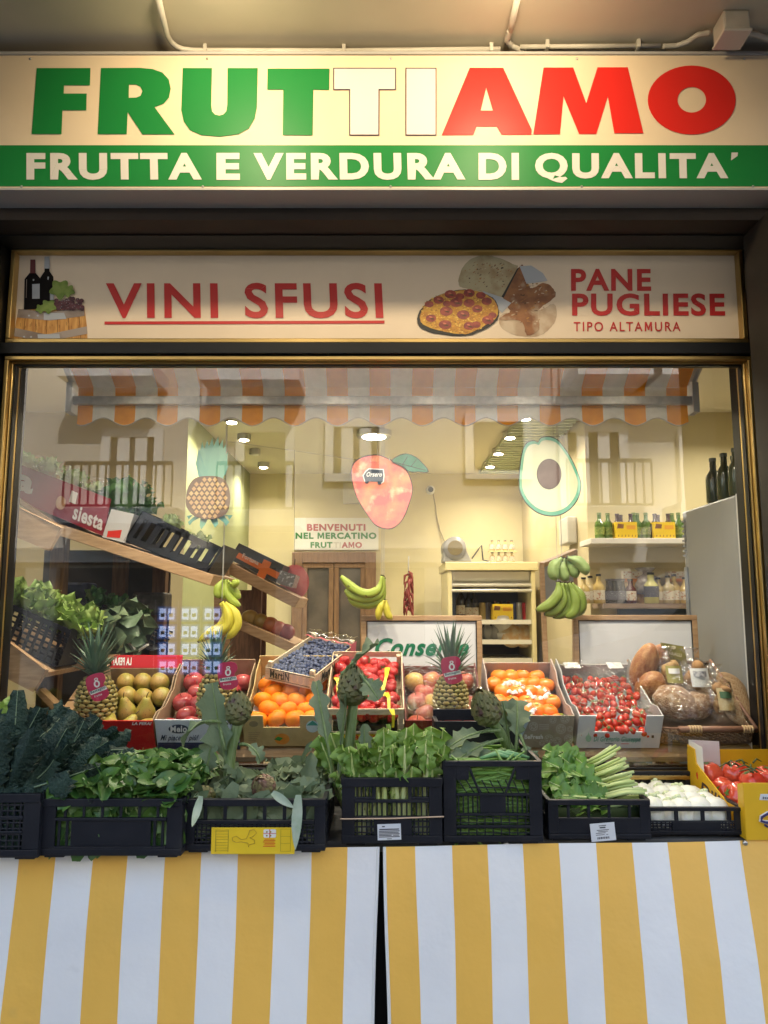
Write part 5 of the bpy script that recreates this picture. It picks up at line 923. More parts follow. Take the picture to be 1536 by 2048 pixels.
loaf('large glossy brown horseshoe bread seen left arm, against the blank board', P(1287, 1330, 2.72), (.043, .045, .085), (.25, .35, .1), CRUST); loaf('short brown arm of bread rising right of the glossy loaf', P(1318, 1318, 2.79), (.05, .04, .07), (0, 1.1, .2), CRUST)
loaf('flat round floury loaf under film in the basket front', P(1352, 1405, 2.63), (.085, .06, .042), (TILT + .55, .3, 0), FLOUR); loaf('brown loaf below the glossy one at the basket left', P(1300, 1372, 2.70), (.05, .05, .06), (.3, .7, 0), CRUST); loaf('torn floury loaf end behind the flat round loaf', P(1396, 1410, 2.65), (.06, .05, .045), (.6, -.3, .4), FLOUR)
for k in range(6): loaf('slice of a brown sliced loaf row at the basket right', P(1462 + k * 3, 1370 + k * 11, 2.74 - k * .03), (.062, .012, .045), (-.5, .45, .1), mat('slice_crust', (.3, .16, .07), .6, (.5, .38, .24), sc_=12), 'bread_slice', .03)['group'] = 'bread slices at the basket right'
def bag(label, px, py, Y, w_, h_, col, lab, top=True):
    p = P(px, py, Y); t = thing('biscuit_bag', label, 'bag', p, 'bags of biscuits in the basket')
    m_ = MB(); m_.lathe([(.002, 0), (w_ * .8, .003), (w_, h_ * .3), (w_ * .92, h_ * .62), (w_ * .4, h_ * .76), (w_ * .2, h_ * .8), (w_ * .5, h_ * .95), (w_ * .62, h_)], 20, 0, Matrix.Translation(p) @ Matrix.Rotation(R(-20), 4, 'X') @ Matrix.Diagonal((1, .6, 1, 1)), lambda a, t_: 1 + .07 * math.sin(5 * a + 11 * t_) + .05 * math.sin(9 * a)); m_.build('film', clear('bag_film', .16, (.95, .93, .9), .08, .8, bump=1.), t, smooth=True)
    m_ = MB()
    for k in range(16): a = rnd.random() * 6.28; q = p + V(math.cos(a) * w_ * .5 * rnd.random(), math.sin(a) * w_ * .3 * rnd.random(), h_ * (.06 + .5 * rnd.random())); m_.lathe(sph(.022, .014, 6), 9, 0, TRS(q, (rnd.random() * 3, rnd.random() * 3, 0)))
    m_.build('biscuits', mat('biscuit', col, .6, tuple(x * .6 for x in col), by='island'), t, smooth=True)
    m_ = MB(); o_ = p + V(-w_ * .55, -w_ * .68, h_ * .1); m_.grid(lambda u, v: o_ + V(w_ * 1.1 * u, -.01 * math.sin(math.pi * u) + h_ * .12 * v, h_ * .42 * v), 8, 3, 0); m_.grid(lambda u, v: o_ + V(w_ * (.1 + .9 * u), -.0125 * math.sin(math.pi * u) - .002 + h_ * .12 * (.55 + .3 * v), h_ * .42 * (.55 + .3 * v)), 8, 1, 1); m_.build('paper_label', lab, t, smooth=True)
LBA = [mat('label_cream', (.6, .5, .3), .5, (.5, .35, .15), sc_=30), mat('label_green_print', (.05, .12, .05), .5)]; LBB = [mat('label_white', (.72, .72, .7), .5), mat('label_grey_print', (.2, .2, .24), .5, (.5, .5, .5), sc_=90)]
bag('clear bag with golden label low between the loaf and the white labelled bag', 1344, 1372, 2.70, .05, .14, (.5, .3, .1), [mat('label_olive', (.32, .28, .06), .4), WHITE]); bag('clear bag of biscuits with white label in the basket middle', 1394, 1380, 2.68, .058, .15, (.45, .24, .09), LBB); bag('tall clear bag of biscuits with cream label at the basket right front', 1447, 1428, 2.60, .048, .17, (.4, .22, .09), LBA)
t = thing('biscuit_packet', 'olive green card topped packet of biscuits standing behind the bags', 'packet', P(1352, 1335, 2.78))
pp = lambda x, y: P(x, y, 2.76); m_ = MB(); m_.prism([pp(1322, 1285), pp(1369, 1293), pp(1376, 1335), pp(1330, 1322)], (0, .006, 0)); hd = m_.build('card', mat('olive_card', (.3, .26, .05), .4, (.22, .19, .04), sc_=20), t)
m_ = MB(); o_ = P(1332, 1308, 2.758); text(m_, 'TARALLI', o_, P(1363, 1314, 2.758) - o_, V(0, 0, .012), off=.04); m_.flat([[P(x, y, 2.757) for x, y in ell(1347, 1295, 5, 3.5, 14)]]); m_.build('lettering', mat('gold_white_print', (.7, .62, .4), .4), hd)
m_ = MB(); m_.hexa([pp(1325, 1345), pp(1385, 1345), pp(1385, 1345) + V(0, .05, 0), pp(1325, 1345) + V(0, .05, 0), pp(1331, 1323) + V(0, .004, 0), pp(1375, 1336) + V(0, .004, 0), pp(1375, 1336) + V(0, .03, 0), pp(1331, 1323) + V(0, .03, 0)]); m_.build('pouch', mat('golden_pouch', (.36, .22, .06), .25, (.2, .13, .03), sc_=30), t)
m_ = MB(); m_.grid(lambda u, v: LK(wk * (.02 + .93 * u), dk * (.02 + .9 * v), .075 + .06 * math.sin(math.pi * v) * math.sin(math.pi * u) + .004 * math.sin(u * 19 + v * 13)), 22, 20)
tag(m_.build('plastic_film', FILM, None, smooth=True, origin=LK(wk / 2, .1, .08)), 'large clear film draped over the breads in the wicker basket', 'film', 'clear films over the fruit')

# ---------------------------------------------------------------- leaf and plant kit
def leaf(mb, p, d, up, L, W, bend=.8, shape='oval', fold=.25, ruf=.12, fr=9, nu=7, nv=4, mi=0, rib=None, ribr=.003, taper=.75):
    d = d.normalized(); s_ = d.cross(up)
    s_ = (s_ if s_.length > 1e-3 else d.orthogonal()).normalized(); nn = s_.cross(d).normalized(); ph = rnd.random() * 6; pts = []; q = Vector(p); frames = []
    for i in range(nu + 1):
        frames.append((q.copy(), d.copy(), nn.copy())); rot = Matrix.Rotation(-bend / nu, 3, s_); d = (rot @ d).normalized(); nn = (rot @ nn).normalized(); q = q + d * (L / nu)
    def wd(u):
        if shape == 'oval': return max(.04, math.sin(math.pi * min(1, .06 + u * .94)) ** .6 * (1 - .25 * u))
        if shape == 'stalk': return .16 + (0 if u < .35 else 1.0 * math.sin(math.pi * (u - .35) / .68) ** .7) if u < .98 else .08
        if shape == 'jag': return (.14 + (0 if u < .38 else .75 * math.sin(math.pi * (u - .38) / .66) ** .6)) * (1 + (.26 * math.sin(u * 41 + ph) + .22 * math.sin(u * 23 + 2 * ph) if u > .38 else 0))
        if shape == 'stalktop': return (.2 if u < .76 else .2 + .9 * math.sin(math.pi * (u - .76) / .28) ** .6 * (1 + .25 * math.sin(u * 61 + ph))) if u < .99 else .1
        if shape == 'kale': return .25 + .75 * math.sin(math.pi * min(1, .12 + u * .85)) ** .5
        if shape == 'spike': return max(.03, (1 - u) ** .8)
        if shape == 'lance': return max(.02, math.sin(math.pi * min(1, u * .85 + .15)) ** .8)
    def fn(a, b):
        i = int(round(a * nu)); v = b * 2 - 1; o, dd, n_ = frames[i]; w_ = W * .5 * wd(a)
        return o + s_ * (v * w_) + n_ * (fold * abs(v) * w_ + ruf * W * v * v * math.sin(fr * a * 3 + ph + (2 if v > 0 else 0)))
    mb.grid(fn, nu, nv, mi)
    if rib is not None: mb.tube([f[0] + f[2] * .0012 for f in frames], [ribr * (1 - taper * (i / nu) ** 1.6) for i in range(nu + 1)], 5, rib)
def rv(a=1): return V(rnd.uniform(-a, a), rnd.uniform(-a, a), rnd.uniform(-a, a))
# pineapples
PIN1 = mat('pineapple_eye', (.34, .25, .07), .55, (.24, .21, .06), by='island', c3=(.45, .34, .16), sc3=130, k3=(.6, .66)); PIN2 = mat('pineapple_gap', (.055, .05, .02), .7); PINL = mat('pineapple_leaf', (.07, .14, .085), .5, (.12, .19, .12), by='island')
TAGR = mat('magenta_tag', (.5, .025, .09), .4); 
def pineapple(label, px, py0, py1, pyc, Y, rad, tag_px, lean=0.):
    b0 = P(px, py1, Y); top = P(px, py0, Y); h_ = (top - b0).length; t = thing('pineapple', label, 'pineapple', b0, 'pineapples in the window')
    m_ = MB(); n = 13; rows = 11
    m_.lathe([(rad * .3, .0), (rad * .8, h_ * .06), (rad * .97, h_ * .3), (rad * .96, h_ * .6), (rad * .75, h_ * .88), (rad * .3, h_)], 24, 1, Matrix.Translation(b0))
    prof = lambda z: rad * (1 - abs(z - .42) ** 2.6 * (1.9 if z > .42 else 2.6))
    for r_ in range(rows):
        for k in range(n):
            z = (r_ + .5) / rows; a = 2 * math.pi * (k + .5 * (r_ % 2)) / n; rr = prof(z); c = b0 + V(rr * math.cos(a), rr * math.sin(a), z * h_); nrm = V(math.cos(a), math.sin(a), (z - .42) * .9).normalized(); s_ = V(-math.sin(a), math.cos(a), 0); u_ = nrm.cross(s_); hw = math.pi * rr / n * 1.02; hh = h_ / rows * .62
            ring_ = [c + s_ * (hw * math.cos(q)) * (1 if abs(math.cos(q)) > .5 else .9) + u_ * (hh * math.sin(q)) for q in [i * math.pi / 3 for i in range(6)]]
            mid_ = [c + nrm * hw * .33 + (p - c) * .62 for p in ring_]; tip = c + nrm * hw * .5 + u_ * hh * .1
            m_.add(ring_ + mid_ + [tip], [(i, (i + 1) % 6, 6 + (i + 1) % 6, 6 + i) for i in range(6)] + [(6 + i, 6 + (i + 1) % 6, 12) for i in range(6)], 0)
    m_.build('fruit', [PIN1, PIN2], t)
    m_ = MB(); hc = (P(px, pyc, Y) - top).length
    for k in range(46):
        f = k / 46; a = k * 2.4; tilt_ = .95 * (1 - f) ** 1.2 + .08; d = V(math.cos(a) * math.sin(tilt_), math.sin(a) * math.sin(tilt_) * .8, math.cos(tilt_)); L_ = hc * (.38 + .62 * f) * rnd.uniform(.85, 1.1)
        leaf(m_, top + V(math.cos(a) * .012, math.sin(a) * .012, -.004 + .03 * f), d, ZA, L_, .026, bend=rnd.uniform(.1, .7) * (1 - .6 * f), shape='spike', fold=.5, ruf=0, nu=6, nv=2)
    m_.build('crown', PINL, t)
    tx, ty, tr = tag_px; c = P(tx, ty, Y - rad * 1.12); k_ = .0017 * 1
    S = lambda x, y: c + V((x * math.cos(tr) - y * math.sin(tr)) * k_, 0, -(x * math.sin(tr) + y * math.cos(tr)) * k_)
    m_ = MB(); lo = smooth_loop([(-17, -22), (0, -26), (15, -24), (19, -12), (13, -2), (19, 6), (20, 20), (6, 27), (-10, 25), (-17, 10), (-20, -8)], 3); m_.prism([S(*q) for q in lo], (0, .0012, 0)); tg = m_.build('hang_tag', TAGR, t)
    m_ = MB(); e = V(0, -.0012, 0)
    m_.flat([[S(*q) + e for q in ell(1, -6, 6, 7, 18)], [S(*q) + e for q in ell(1, -6, 3, 4, 12)]]); m_.flat([[S(*q) + e for q in ell(1, -15, 4, 3, 12)], [S(*q) + e for q in ell(1, -15, 2, 1.4, 10)]])
    m_.flat([[S(*q) + e for q in [(-16, 6), (17, 1), (19, 8), (-14, 13)]]], 0); text(m_, 'Battaglio', S(-13, 12) + e, S(17, 7) - S(-13, 12), S(-14, 5.5) - S(-13, 12), off=.03, mi=1); text(m_, 'frutta', S(-8, 19) + e, S(8, 17) - S(-8, 19), S(-8, 15) - S(-8, 19), off=.02, mi=0); m_.build('lettering', [WHITE, mat('teal_tag_print', (.03, .15, .16), .5)], tg)
pineapple('leftmost pineapple with pink tag, in front of the red pear carton', 190, 1352, 1447, 1248, 2.58, .064, (194, 1374, -.22)); pineapple('pineapple half hidden by the drooping artichoke, before the white apple carton', 432, 1346, 1447, 1262, 2.58, .062, (455, 1351, .0)); pineapple('middle pineapple with dark magenta tag before the dark red carton and green script', 902, 1352, 1438, 1250, 2.58, .057, (903, 1340, -.06))
# ================================================================ LEFT HAND RACK INSIDE
def quad3(a, b, Y0, Y1, th, mi=0, mb=None):   # plank seen edge-on from a to b (photo), running from depth Y0 to Y1, th thick downwards
    p, q = P(*a, Y0), P(*b, Y0); D_ = V(0, Y1 - Y0, 0); u = (q - p); n = V(u.z, 0, -u.x).normalized(); n = n if n.z < 0 else -n
    mb.ob(p, u, D_, n * th, mi)
rk = thing('produce_rack', 'wooden rack with sloping shelves along the left wall', 'rack', P(150, 1330, 3.2))
m_ = MB(); quad3((110, 1045), (428, 1150), 2.95, 3.45, .045, 0, m_); quad3((-60, 930), (112, 1046), 2.95, 3.45, .02, 0, m_); m_.build('upper_shelf', WOOD, rk, bevel=.003)
m_ = MB(); a, b_, c_, d_ = P(-20, 990, 2.62), P(122, 1055, 2.62), P(97, 1100, 2.62), P(-20, 1050, 2.62); m_.prism([a, b_, c_, d_], (0, .02, 0)); m_.build('upper_end_board', WOOD, rk, bevel=.003)
m_ = MB(); m_.prism([P(-20, 1258, 2.60), P(92, 1340, 2.60), P(66, 1382, 2.60), P(-20, 1338, 2.60)], (0, .02, 0)); m_.build('lower_end_board', WOOD, rk, bevel=.003)
m_ = MB(); quad3((-40, 1262), (95, 1345), 2.66, 3.2, .02, 0, m_); m_.prism([P(100, 1322, 2.9), P(235, 1308, 2.9), P(235, 1326, 2.9), P(98, 1345, 2.9)], (0, .03, 0)); m_.build('lower_shelf', WOOD, rk)
m_ = MB()
for px, Y in ((95, 3.1), (222, 3.42), (303, 3.42)): x = P(px, 1200, Y).x; m_.bx(x, x + .06, Y, Y + .05, .004, P(px, 1060 + (px - 95) * .3, Y).z)
m_.build('posts', mat('mid_wood', (.24, .13, .065), .55, (.17, .09, .045), sc_=12, stretch=(6, 6, 1)), rk)
m_ = MB(); m_.bx(P(70, 1300, 3.44).x, P(330, 1300, 3.44).x, 3.475, 3.49, .3, P(200, 1100, 3.46).z); m_.build('back_board', mat('dark_back_board', (.075, .06, .05), .6, (.05, .04, .035), sc_=5), rk)
m_ = MB(); m_.prism([P(70, 1385, 2.75), P(78, 1378, 2.75), P(122, 1420, 2.75), P(112, 1428, 2.75)], (0, .05, 0)); m_.build('brace', WOOD, rk)
r2 = thing('produce_rack', 'farther wooden rack with sloping shelves left of the inner door', 'rack', P(520, 1330, 4.2))
m_ = MB(); quad3((448, 1118), (600, 1196), 4.0, 4.45, .06, 0, m_); quad3((475, 1238), (590, 1288), 4.0, 4.45, .05, 0, m_); m_.build('shelf', WOOD, r2, bevel=.003)
m_ = MB(); m_.prism([P(428, 1110, 3.95), P(456, 1110, 3.95), P(456, 1420, 3.95), P(428, 1420, 3.95)], (0, .05, 0)); m_.build('front_post', WOOD, r2)
m_ = MB(); x = P(505, 1200, 4.5).x; m_.bx(x, x + .06, 4.46, 4.5, .004, P(505, 1165, 4.5).z); x = P(460, 1200, 4.5).x; m_.bx(x, x + .22, 4.505, 4.52, .3, P(505, 1180, 4.5).z); m_.build('posts', BROWN, r2)
# red lettuce carton on the near rack
YQ = 2.97
lc = thing('lettuce_carton', 'red and white lettuce carton tilted on the upper left shelf', 'carton', P(110, 1040, YQ))
rb_ = MB(); tl, tr, br, bl = P(12, 918, YQ), P(222, 998, YQ), P(206, 1072, YQ), P(-4, 985, YQ)
SIE = mat('wine_red_carton', (.22, .014, .025), .4)
rb_.prism([tl, tr, br, bl], (0, .006, 0)); rb_.ob(bl + V(0, .0065, 0), br - bl, V(0, .34, 0), (tl - bl) * .04); rb_.prism([tl + V(0, .35, 0), tr + V(0, .35, 0), br + V(0, .35, 0), bl + V(0, .35, 0)], (0, .006, 0)); rb_.build('carton_body', SIE, lc)
U_ = (br - bl); W__ = (tl - bl); m_ = MB(); ee = V(0, -.0015, 0)
text(m_, 'ta', bl + U_ * .0 + W__ * .3 + ee, U_ * .3, W__ * .6, off=.05, eps=.0005); text(m_, 'siesta', bl + U_ * .7 + W__ * .12 + ee, U_ * .28, W__ * .42, off=.03, eps=.0005)
m_.flat([[bl + U_ * a + W__ * b + ee for a, b in ((.64, .55), (.7, .55), (.7, .88), (.64, .88))]]); m_.build('lettering', mat('white_dull_print', (.6, .55, .52), .5), lc)
m_ = MB(); m_.add([bl + U_ * (.57 + .045 * math.cos(k * .35)) + W__ * (.42 + .2 * math.sin(k * .35)) + ee for k in range(18)], [tuple(range(18))]); m_.build('round_stamp', mat('kraft_stamp', (.4, .2, .1), .5), lc)
wl = thing('lettuce_carton', 'white carton with a red print, right of the red lettuce carton', 'carton', P(235, 1075, YQ)); m_ = MB(); q_ = [P(223, 1018, YQ), P(268, 1028, YQ), P(250, 1086, YQ), P(204, 1074, YQ)]; m_.prism(q_, (0, .3, 0)); m_.build('carton_body', mat('white_card', (.5, .48, .46), .5), wl)
m_ = MB(); m_.prism([q + V(0, -.0015, 0) for q in (P(216, 1062, YQ), P(244, 1060, YQ), P(240, 1076, YQ), P(214, 1074, YQ))], (0, .001, 0)); m_.build('print', REDINK, wl)
LET = mat('lettuce_leaf', (.26, .42, .08), .45, (.42, .52, .17), tl=.1, by='island', spec=.6); LETP = mat('pale_lettuce_leaf', (.6, .68, .36), .4, (.36, .5, .16), tl=.1, by='island'); CAB = mat('dark_lettuce_leaf', (.07, .2, .05), .5, (.14, .28, .08), by='island')
def lettuce(label, c, size, m, axis, n=26, cat='lettuce', group='lettuces on the left rack', name='lettuce', bend=1.0):
    m_ = MB(); axis = axis.normalized(); s_ = axis.orthogonal().normalized(); t_ = axis.cross(s_)
    for k in range(n):
        f = k / n; a = k * 2.4; sp = .25 + .75 * (1 - f); d = axis * (1.1 - sp * .6) + (s_ * math.cos(a) + t_ * math.sin(a)) * sp
        leaf(m_, c + (s_ * math.cos(a) + t_ * math.sin(a)) * size * .06, d, axis, size * rnd.uniform(.8, 1.1), size * .75, bend=-rnd.uniform(.2, bend), shape='oval', fold=.3, ruf=.16, fr=11, nu=8, nv=6)
    return tag(m_.build(name, m, None, smooth=True, origin=c), label, cat, group)
for k, (x, y, lab) in enumerate(((45, 940, 'pale lettuce in film at the far left of the red carton'), (92, 948, 'pale lettuce in film second from left in the red carton'), (140, 972, 'pale lettuce in film in the right half of the red carton'), (186, 996, 'pale lettuce in film at the right end of the red carton'))): lettuce(lab, P(x, y + 8, YQ + .1), .095, LETP, V(.3, -.3, 1), 18)
m_ = MB(); m_.grid(lambda u, v: tl.lerp(tr, u) + V(0, .02 + .25 * v, .015 + .05 * math.sin(math.pi * v) + .008 * math.sin(u * 22 + v * 8)), 26, 10); tag(m_.build('plastic_film', FILM, None, smooth=True, origin=tl), 'crumpled clear film over the lettuces in the red carton', 'film', 'clear films over the fruit')
lettuce('tall dark leafy chard bunch standing above the black crate on the left rack', P(250, 1035, YQ + .12), .17, CAB, V(-.25, -.1, 1), 34, 'leafy greens', name='chard_bunch'); lettuce('smaller dark leafy chard bunch right beside the tall one', P(272, 1040, YQ + .2), .13, CAB, V(.2, -.1, 1), 24, 'leafy greens', name='chard_bunch')
# black crate on the near rack
bc = thing('produce_crate', 'black plastic crate tilted at the right end of the upper left shelf', 'crate', P(330, 1110, YQ), 'black plastic crates')
m_ = MB(); tl2, tr2, br2, bl2 = P(285, 1022, YQ), P(436, 1098, YQ), P(414, 1148, YQ), P(246, 1082, YQ)
U2, W2 = br2 - bl2, tl2 - bl2
for dy in (0, .3):
    D_ = V(0, dy, 0)
    m_.ob(bl2 + D_, U2, V(0, .006, 0), W2 * .2); m_.ob(bl2 + D_ + W2 * .82, U2 + (tr2 - tl2 - U2) * .8, V(0, .006, 0), W2 * .18)
    for k in range(9): m_.ob(bl2 + D_ + W2 * .2 + U2 * (k / 9), U2 * (.05 if k % 2 else .07), V(0, .006, 0), W2 * .63)
m_.ob(bl2, U2, V(0, .306, 0), W2 * .03); m_.ob(br2 - U2 * .02, U2 * .02, V(0, .306, 0), W2 * .95); m_.ob(bl2, U2 * .02, V(0, .306, 0), W2); m_.build('crate_body', PLAST, bc)
for x, y, lab in ((340, 1050, 'wrapped pale cabbage at the left of the tilted black crate'), (395, 1085, 'wrapped pale cabbage at the right of the tilted black crate')): lettuce(lab, P(x, y + 12, YQ + .14), .075, LETP, V(.3, -.4, 1), 16, 'cabbage')
# lower crate with green lettuces
YL_ = 2.72
lc2 = thing('produce_crate', 'black plastic crate of green lettuces tilted on the lower left shelf', 'crate', P(80, 1290, YL_), 'black plastic crates')
a0, a1, a2, a3 = P(-30, 1185, YL_), P(150, 1285, YL_), P(112, 1335, YL_), P(-60, 1260, YL_); U3, W3 = a2 - a3, a0 - a3; m_ = MB()
for dy in (0, .34):
    for k in range(12): m_.ob(a3 + V(0, dy, 0) + U3 * (k / 12), U3 * .03, V(0, .006, 0), W3)
    for k in range(7): m_.ob(a3 + V(0, dy + .0065, 0) + W3 * (k / 7), U3, V(0, .005, 0), W3 * .05)
    m_.ob(a3 + V(0, dy - .006, 0) + W3 * .9, U3 * 1.02, V(0, .005, 0), W3 * .1)
m_.ob(a3, U3, V(0, .34, 0), W3 * .04); m_.ob(a2 - U3 * .02 + V(0, .013, 0), U3 * .02, V(0, .32, 0), W3); m_.build('crate_body', PLAST, lc2)
for x, y, lab in ((20, 1225, 'bright green lettuce at the far left of the lower crate'), (75, 1238, 'bright green lettuce second from the left in the lower crate'), (125, 1262, 'bright green lettuce third from the left in the lower crate'), (170, 1275, 'bright green lettuce drooping over the right end of the lower crate')): lettuce(lab, P(x - 10, y - 2, YL_ + .14), .14, LET, V(.35, -.35, .9), 26, bend=1.3)
# dark stacked goods under the shelf
for k, (x0, x1, y0, y1, Y, c, lab) in enumerate(((115, 175, 1165, 1235, 3.3, (.02, .025, .05), 'dark blue printed carton low under the left rack shelf'), (262, 330, 1185, 1230, 3.35, (.05, .045, .04), 'dark bagged goods on the lower rack behind the lettuces'), (160, 250, 1225, 1300, 3.2, (.03, .03, .035), 'black crate deep under the upper left shelf'))):
    m_ = MB(); a, b_ = P(x0, y1, Y), P(x1, y0, Y); m_.bx(a.x, b_.x, Y, Y + .12, a.z, b_.z); tag(m_.build('stored_carton', mat('stored_dark', c, .5, tuple(q * 2.5 for q in c), sc_=20), None, bevel=.01, origin=(a.x, Y, a.z)), lab, 'carton')
Y7 = 3.16; t = thing('produce_crate', 'grey plastic crate of greens tilted on the middle shelf under the upper left rack', 'crate', P(240, 1260, Y7), 'black plastic crates')
a0, a1, a2, a3 = P(150, 1200, Y7), P(318, 1262, Y7), P(300, 1302, Y7), P(132, 1240, Y7); U3, W3 = a2 - a3, a0 - a3; m_ = MB()
for dy in (0, .22):
    for k in range(12): m_.ob(a3 + V(0, dy, 0) + U3 * (k / 12), U3 * .03, V(0, .006, 0), W3)
    for k in range(5): m_.ob(a3 + V(0, dy + .0065, 0) + W3 * (k / 5), U3, V(0, .005, 0), W3 * .08)
m_.ob(a3, U3, V(0, .22, 0), W3 * .04); m_.build('crate_body', mat('grey_plastic', (.04, .045, .06), .45), t)
for x, y, lab in ((190, 1205, 'dull green cabbage at the left of the grey tilted crate'), (232, 1220, 'dull green cabbage in the middle of the grey tilted crate'), (275, 1236, 'dull green cabbage at the right of the grey tilted crate')): lettuce(lab, P(x, y + 8, Y7 + .1), .09, CAB, V(.25, -.3, 1), 16, 'cabbage', 'cabbages in the grey tilted crate', 'cabbage')
m_ = MB(); m_.prism([P(236, 1262, 3.0), P(240, 1260, 3.0), P(270, 1302, 3.0), P(293, 1288, 3.0), P(294, 1291, 3.0), P(269, 1307, 3.0)], (0, .03, 0)); m_.prism([P(258, 1272, 3.01), P(280, 1266, 3.01), P(284, 1282, 3.01), P(266, 1288, 3.01)], (0, .002, 0))
tag(m_.build('price_holder', WHITE, None, origin=P(269, 1300, 3.0)), 'bent white price holder on the left rack beside the pineapple crown', 'price holder')
lettuce('drooping leek greens on the lower left rack behind the pineapple crown', P(205, 1240, 3.0), .2, mat('leek_leaf', (.1, .16, .1), .5, (.2, .26, .14), by='island'), V(.9, -.2, -.35), 16, 'leeks', name='leek_bunch', bend=.5)
# farther rack goods
Y9 = 4.05; oc = thing('fruit_carton', 'black and orange printed carton on the farther left rack', 'carton', P(520, 1130, Y9)); m_ = MB(); m_.prism([P(478, 1086, Y9), P(568, 1130, Y9), P(552, 1166, Y9), P(458, 1118, Y9)], (0, .3, 0)); m_.build('carton_body', mat('carton_black', (.03, .03, .03), .4), oc)
m_ = MB(); m_.flat([[P(x, y, Y9 - .002) for x, y in ((470, 1101), (560, 1146), (554, 1158), (464, 1111))]]); m_.flat([[P(x, y, Y9 - .003) for x, y in ((528, 1118), (543, 1125), (528, 1160), (513, 1152))]]); m_.build('orange_band', mat('orange_print_band', (.6, .14, .015), .4), oc)
m_ = MB(); o_ = P(484, 1115, Y9 - .004); text(m_, 'Fortuna', o_, P(516, 1131, Y9 - .004) - o_, P(487, 1106, Y9 - .004) - o_, off=.03); m_.build('lettering', mat('pale_letters', (.6, .5, .4), .5), oc)
m_ = MB(); m_.prism([P(560, 1140, Y9), P(592, 1150, Y9), P(584, 1175, Y9), P(552, 1166, Y9)], (0, .2, 0)); tag(m_.build('fruit_punnet', mat('punnet_grey', (.16, .15, .15), .3, (.5, .5, .5), sc_=60, k=(.55, .6)), None, origin=P(570, 1170, Y9)), 'small grey punnet at the lower end of the farther rack shelf', 'punnet')
for k, (x, y, c) in enumerate(((520, 1243, (.4, .25, .05)), (540, 1250, (.5, .16, .06)), (556, 1258, (.5, .12, .06)), (572, 1264, (.3, .05, .06)), (500, 1236, (.45, .28, .05)))):
    m_ = MB(); m_.lathe(sph(.05, .045, 8), 12); o = m_.build('loose_fruit', mat('far_fruit', c, .4, tuple(q * .7 for q in c), sc_=12), None, smooth=True); o.location = P(x, y, 4.1); tag(o, 'round fruit on the lower shelf of the farther left rack', 'fruit', 'loose fruits on the farther rack')

# ================================================================ MARKET TABLE AND STRIPED CLOTHS
ZT = .775
tb = thing('market_table', 'dark trestle table under the striped cloths carrying the vegetable crates', 'table', (0, 2.2, 0))
m_ = MB(); m_.hexa([(-2.2, 2.0, ZT - .03), (2.2, 2.08, ZT - .03), (2.2, 2.385, ZT - .03), (-2.2, 2.385, ZT - .03), (-2.2, 2.0, ZT - .002), (2.2, 2.08, ZT - .002), (2.2, 2.385, ZT - .002), (-2.2, 2.385, ZT - .002)]); m_.build('table_top', mat('table_board', (.1, .1, .1), .6, (.07, .07, .07), sc_=8), tb)
for x in (-1.6, -.02, 1.6):
    m_ = MB(); m_.bx(x, x + .035, 2.06, 2.1, .004, ZT - .032); m_.bx(x, x + .035, 2.3, 2.34, .004, ZT - .032); m_.build('leg', BLACK, tb)
m_ = MB(); m_.bx(-2.2, 2.2, 2.345, 2.36, .05, ZT - .04); m_.build('back_skirt', mat('dark_skirt', (.02, .02, .02), .8), tb)
YEC = mat('yellow_vinyl', (.82, .47, .085), .5, (.78, .445, .078), sc_=4, bump=.45, bsc=9, c3=(.6, .38, .1), sc3=7, k3=(.68, .85)); WHC = mat('white_vinyl', (.78, .78, .79), .5, (.74, .74, .755), sc_=4, bump=.45, bsc=9, c3=(.5, .5, .52), sc3=6, k3=(.68, .85)); HEMC = mat('pale_hem', (.7, .7, .7), .6)
def cloth(label, top, botm, first, hem_left, hem_right, seed):
    
    m_ = MB(); r_ = random.Random(seed); K = [(r_.uniform(3, 9), r_.uniform(0, 6), r_.uniform(.3, 1)) for _ in range(5)]
    pts_t = [PZ(x, 1707 - 27 * x / 1500, ZT) for x in top]; pts_b = [P(x, 2048, 1.915) for x in botm]
    XM = (pts_t[0].x, pts_t[-1].x)
    def pt(a, b_, u, v):
        t_ = a[0].lerp(b_[0], u); q = a[1].lerp(b_[1], u); e = t_ + (q - t_) * ((t_.z - .03) / (t_.z - q.z)); s0 = t_ + V(0, .002, ZT - .0005 - t_.z)
        p = s0.lerp(e, v); x = p.x; k = min(1, v * 3) * .8 + .2
        p.y += k * .003 * math.sin(22 * x + 2 * v + seed) * math.sin(9 * x + seed) + k * .014 * sum(c * math.sin(f * x + ph + v * 1.6 * (1 if j % 2 else -1)) for j, (f, ph, c) in enumerate(K)) - .02 * math.sin(math.pi * min(1, v * .9)) * .5
        p.x += .0025 * math.sin(5 * v + 7 * x + seed) * min(1, v * 4)
        return p
    for i in range(len(top) - 1):
        m_.grid(lambda u, v: pt((pts_t[i], pts_b[i]), (pts_t[i + 1], pts_b[i + 1]), u, v), 5, 30, (i + first) % 2)
    t = m_.build('striped_cloth', [YEC, WHC], None, smooth=True, origin=V((pts_t[0].x + pts_t[-1].x) / 2, 1.99, .04))
    tag(t, label, 'cloth', 'striped cloths on the front of the table')
    hm = MB()
    for i, on in ((0, hem_left), (len(top) - 2, hem_right)):
        if on: s = 0 if i == 0 and hem_left and on == hem_left and i != len(top) - 2 else 1; hm.tube([pt((pts_t[i], pts_b[i]), (pts_t[i + 1], pts_b[i + 1]), s, v / 20) for v in range(21)], .0042, 6)
    if hm.v: hm.build('hem', HEMC, t)
    return t
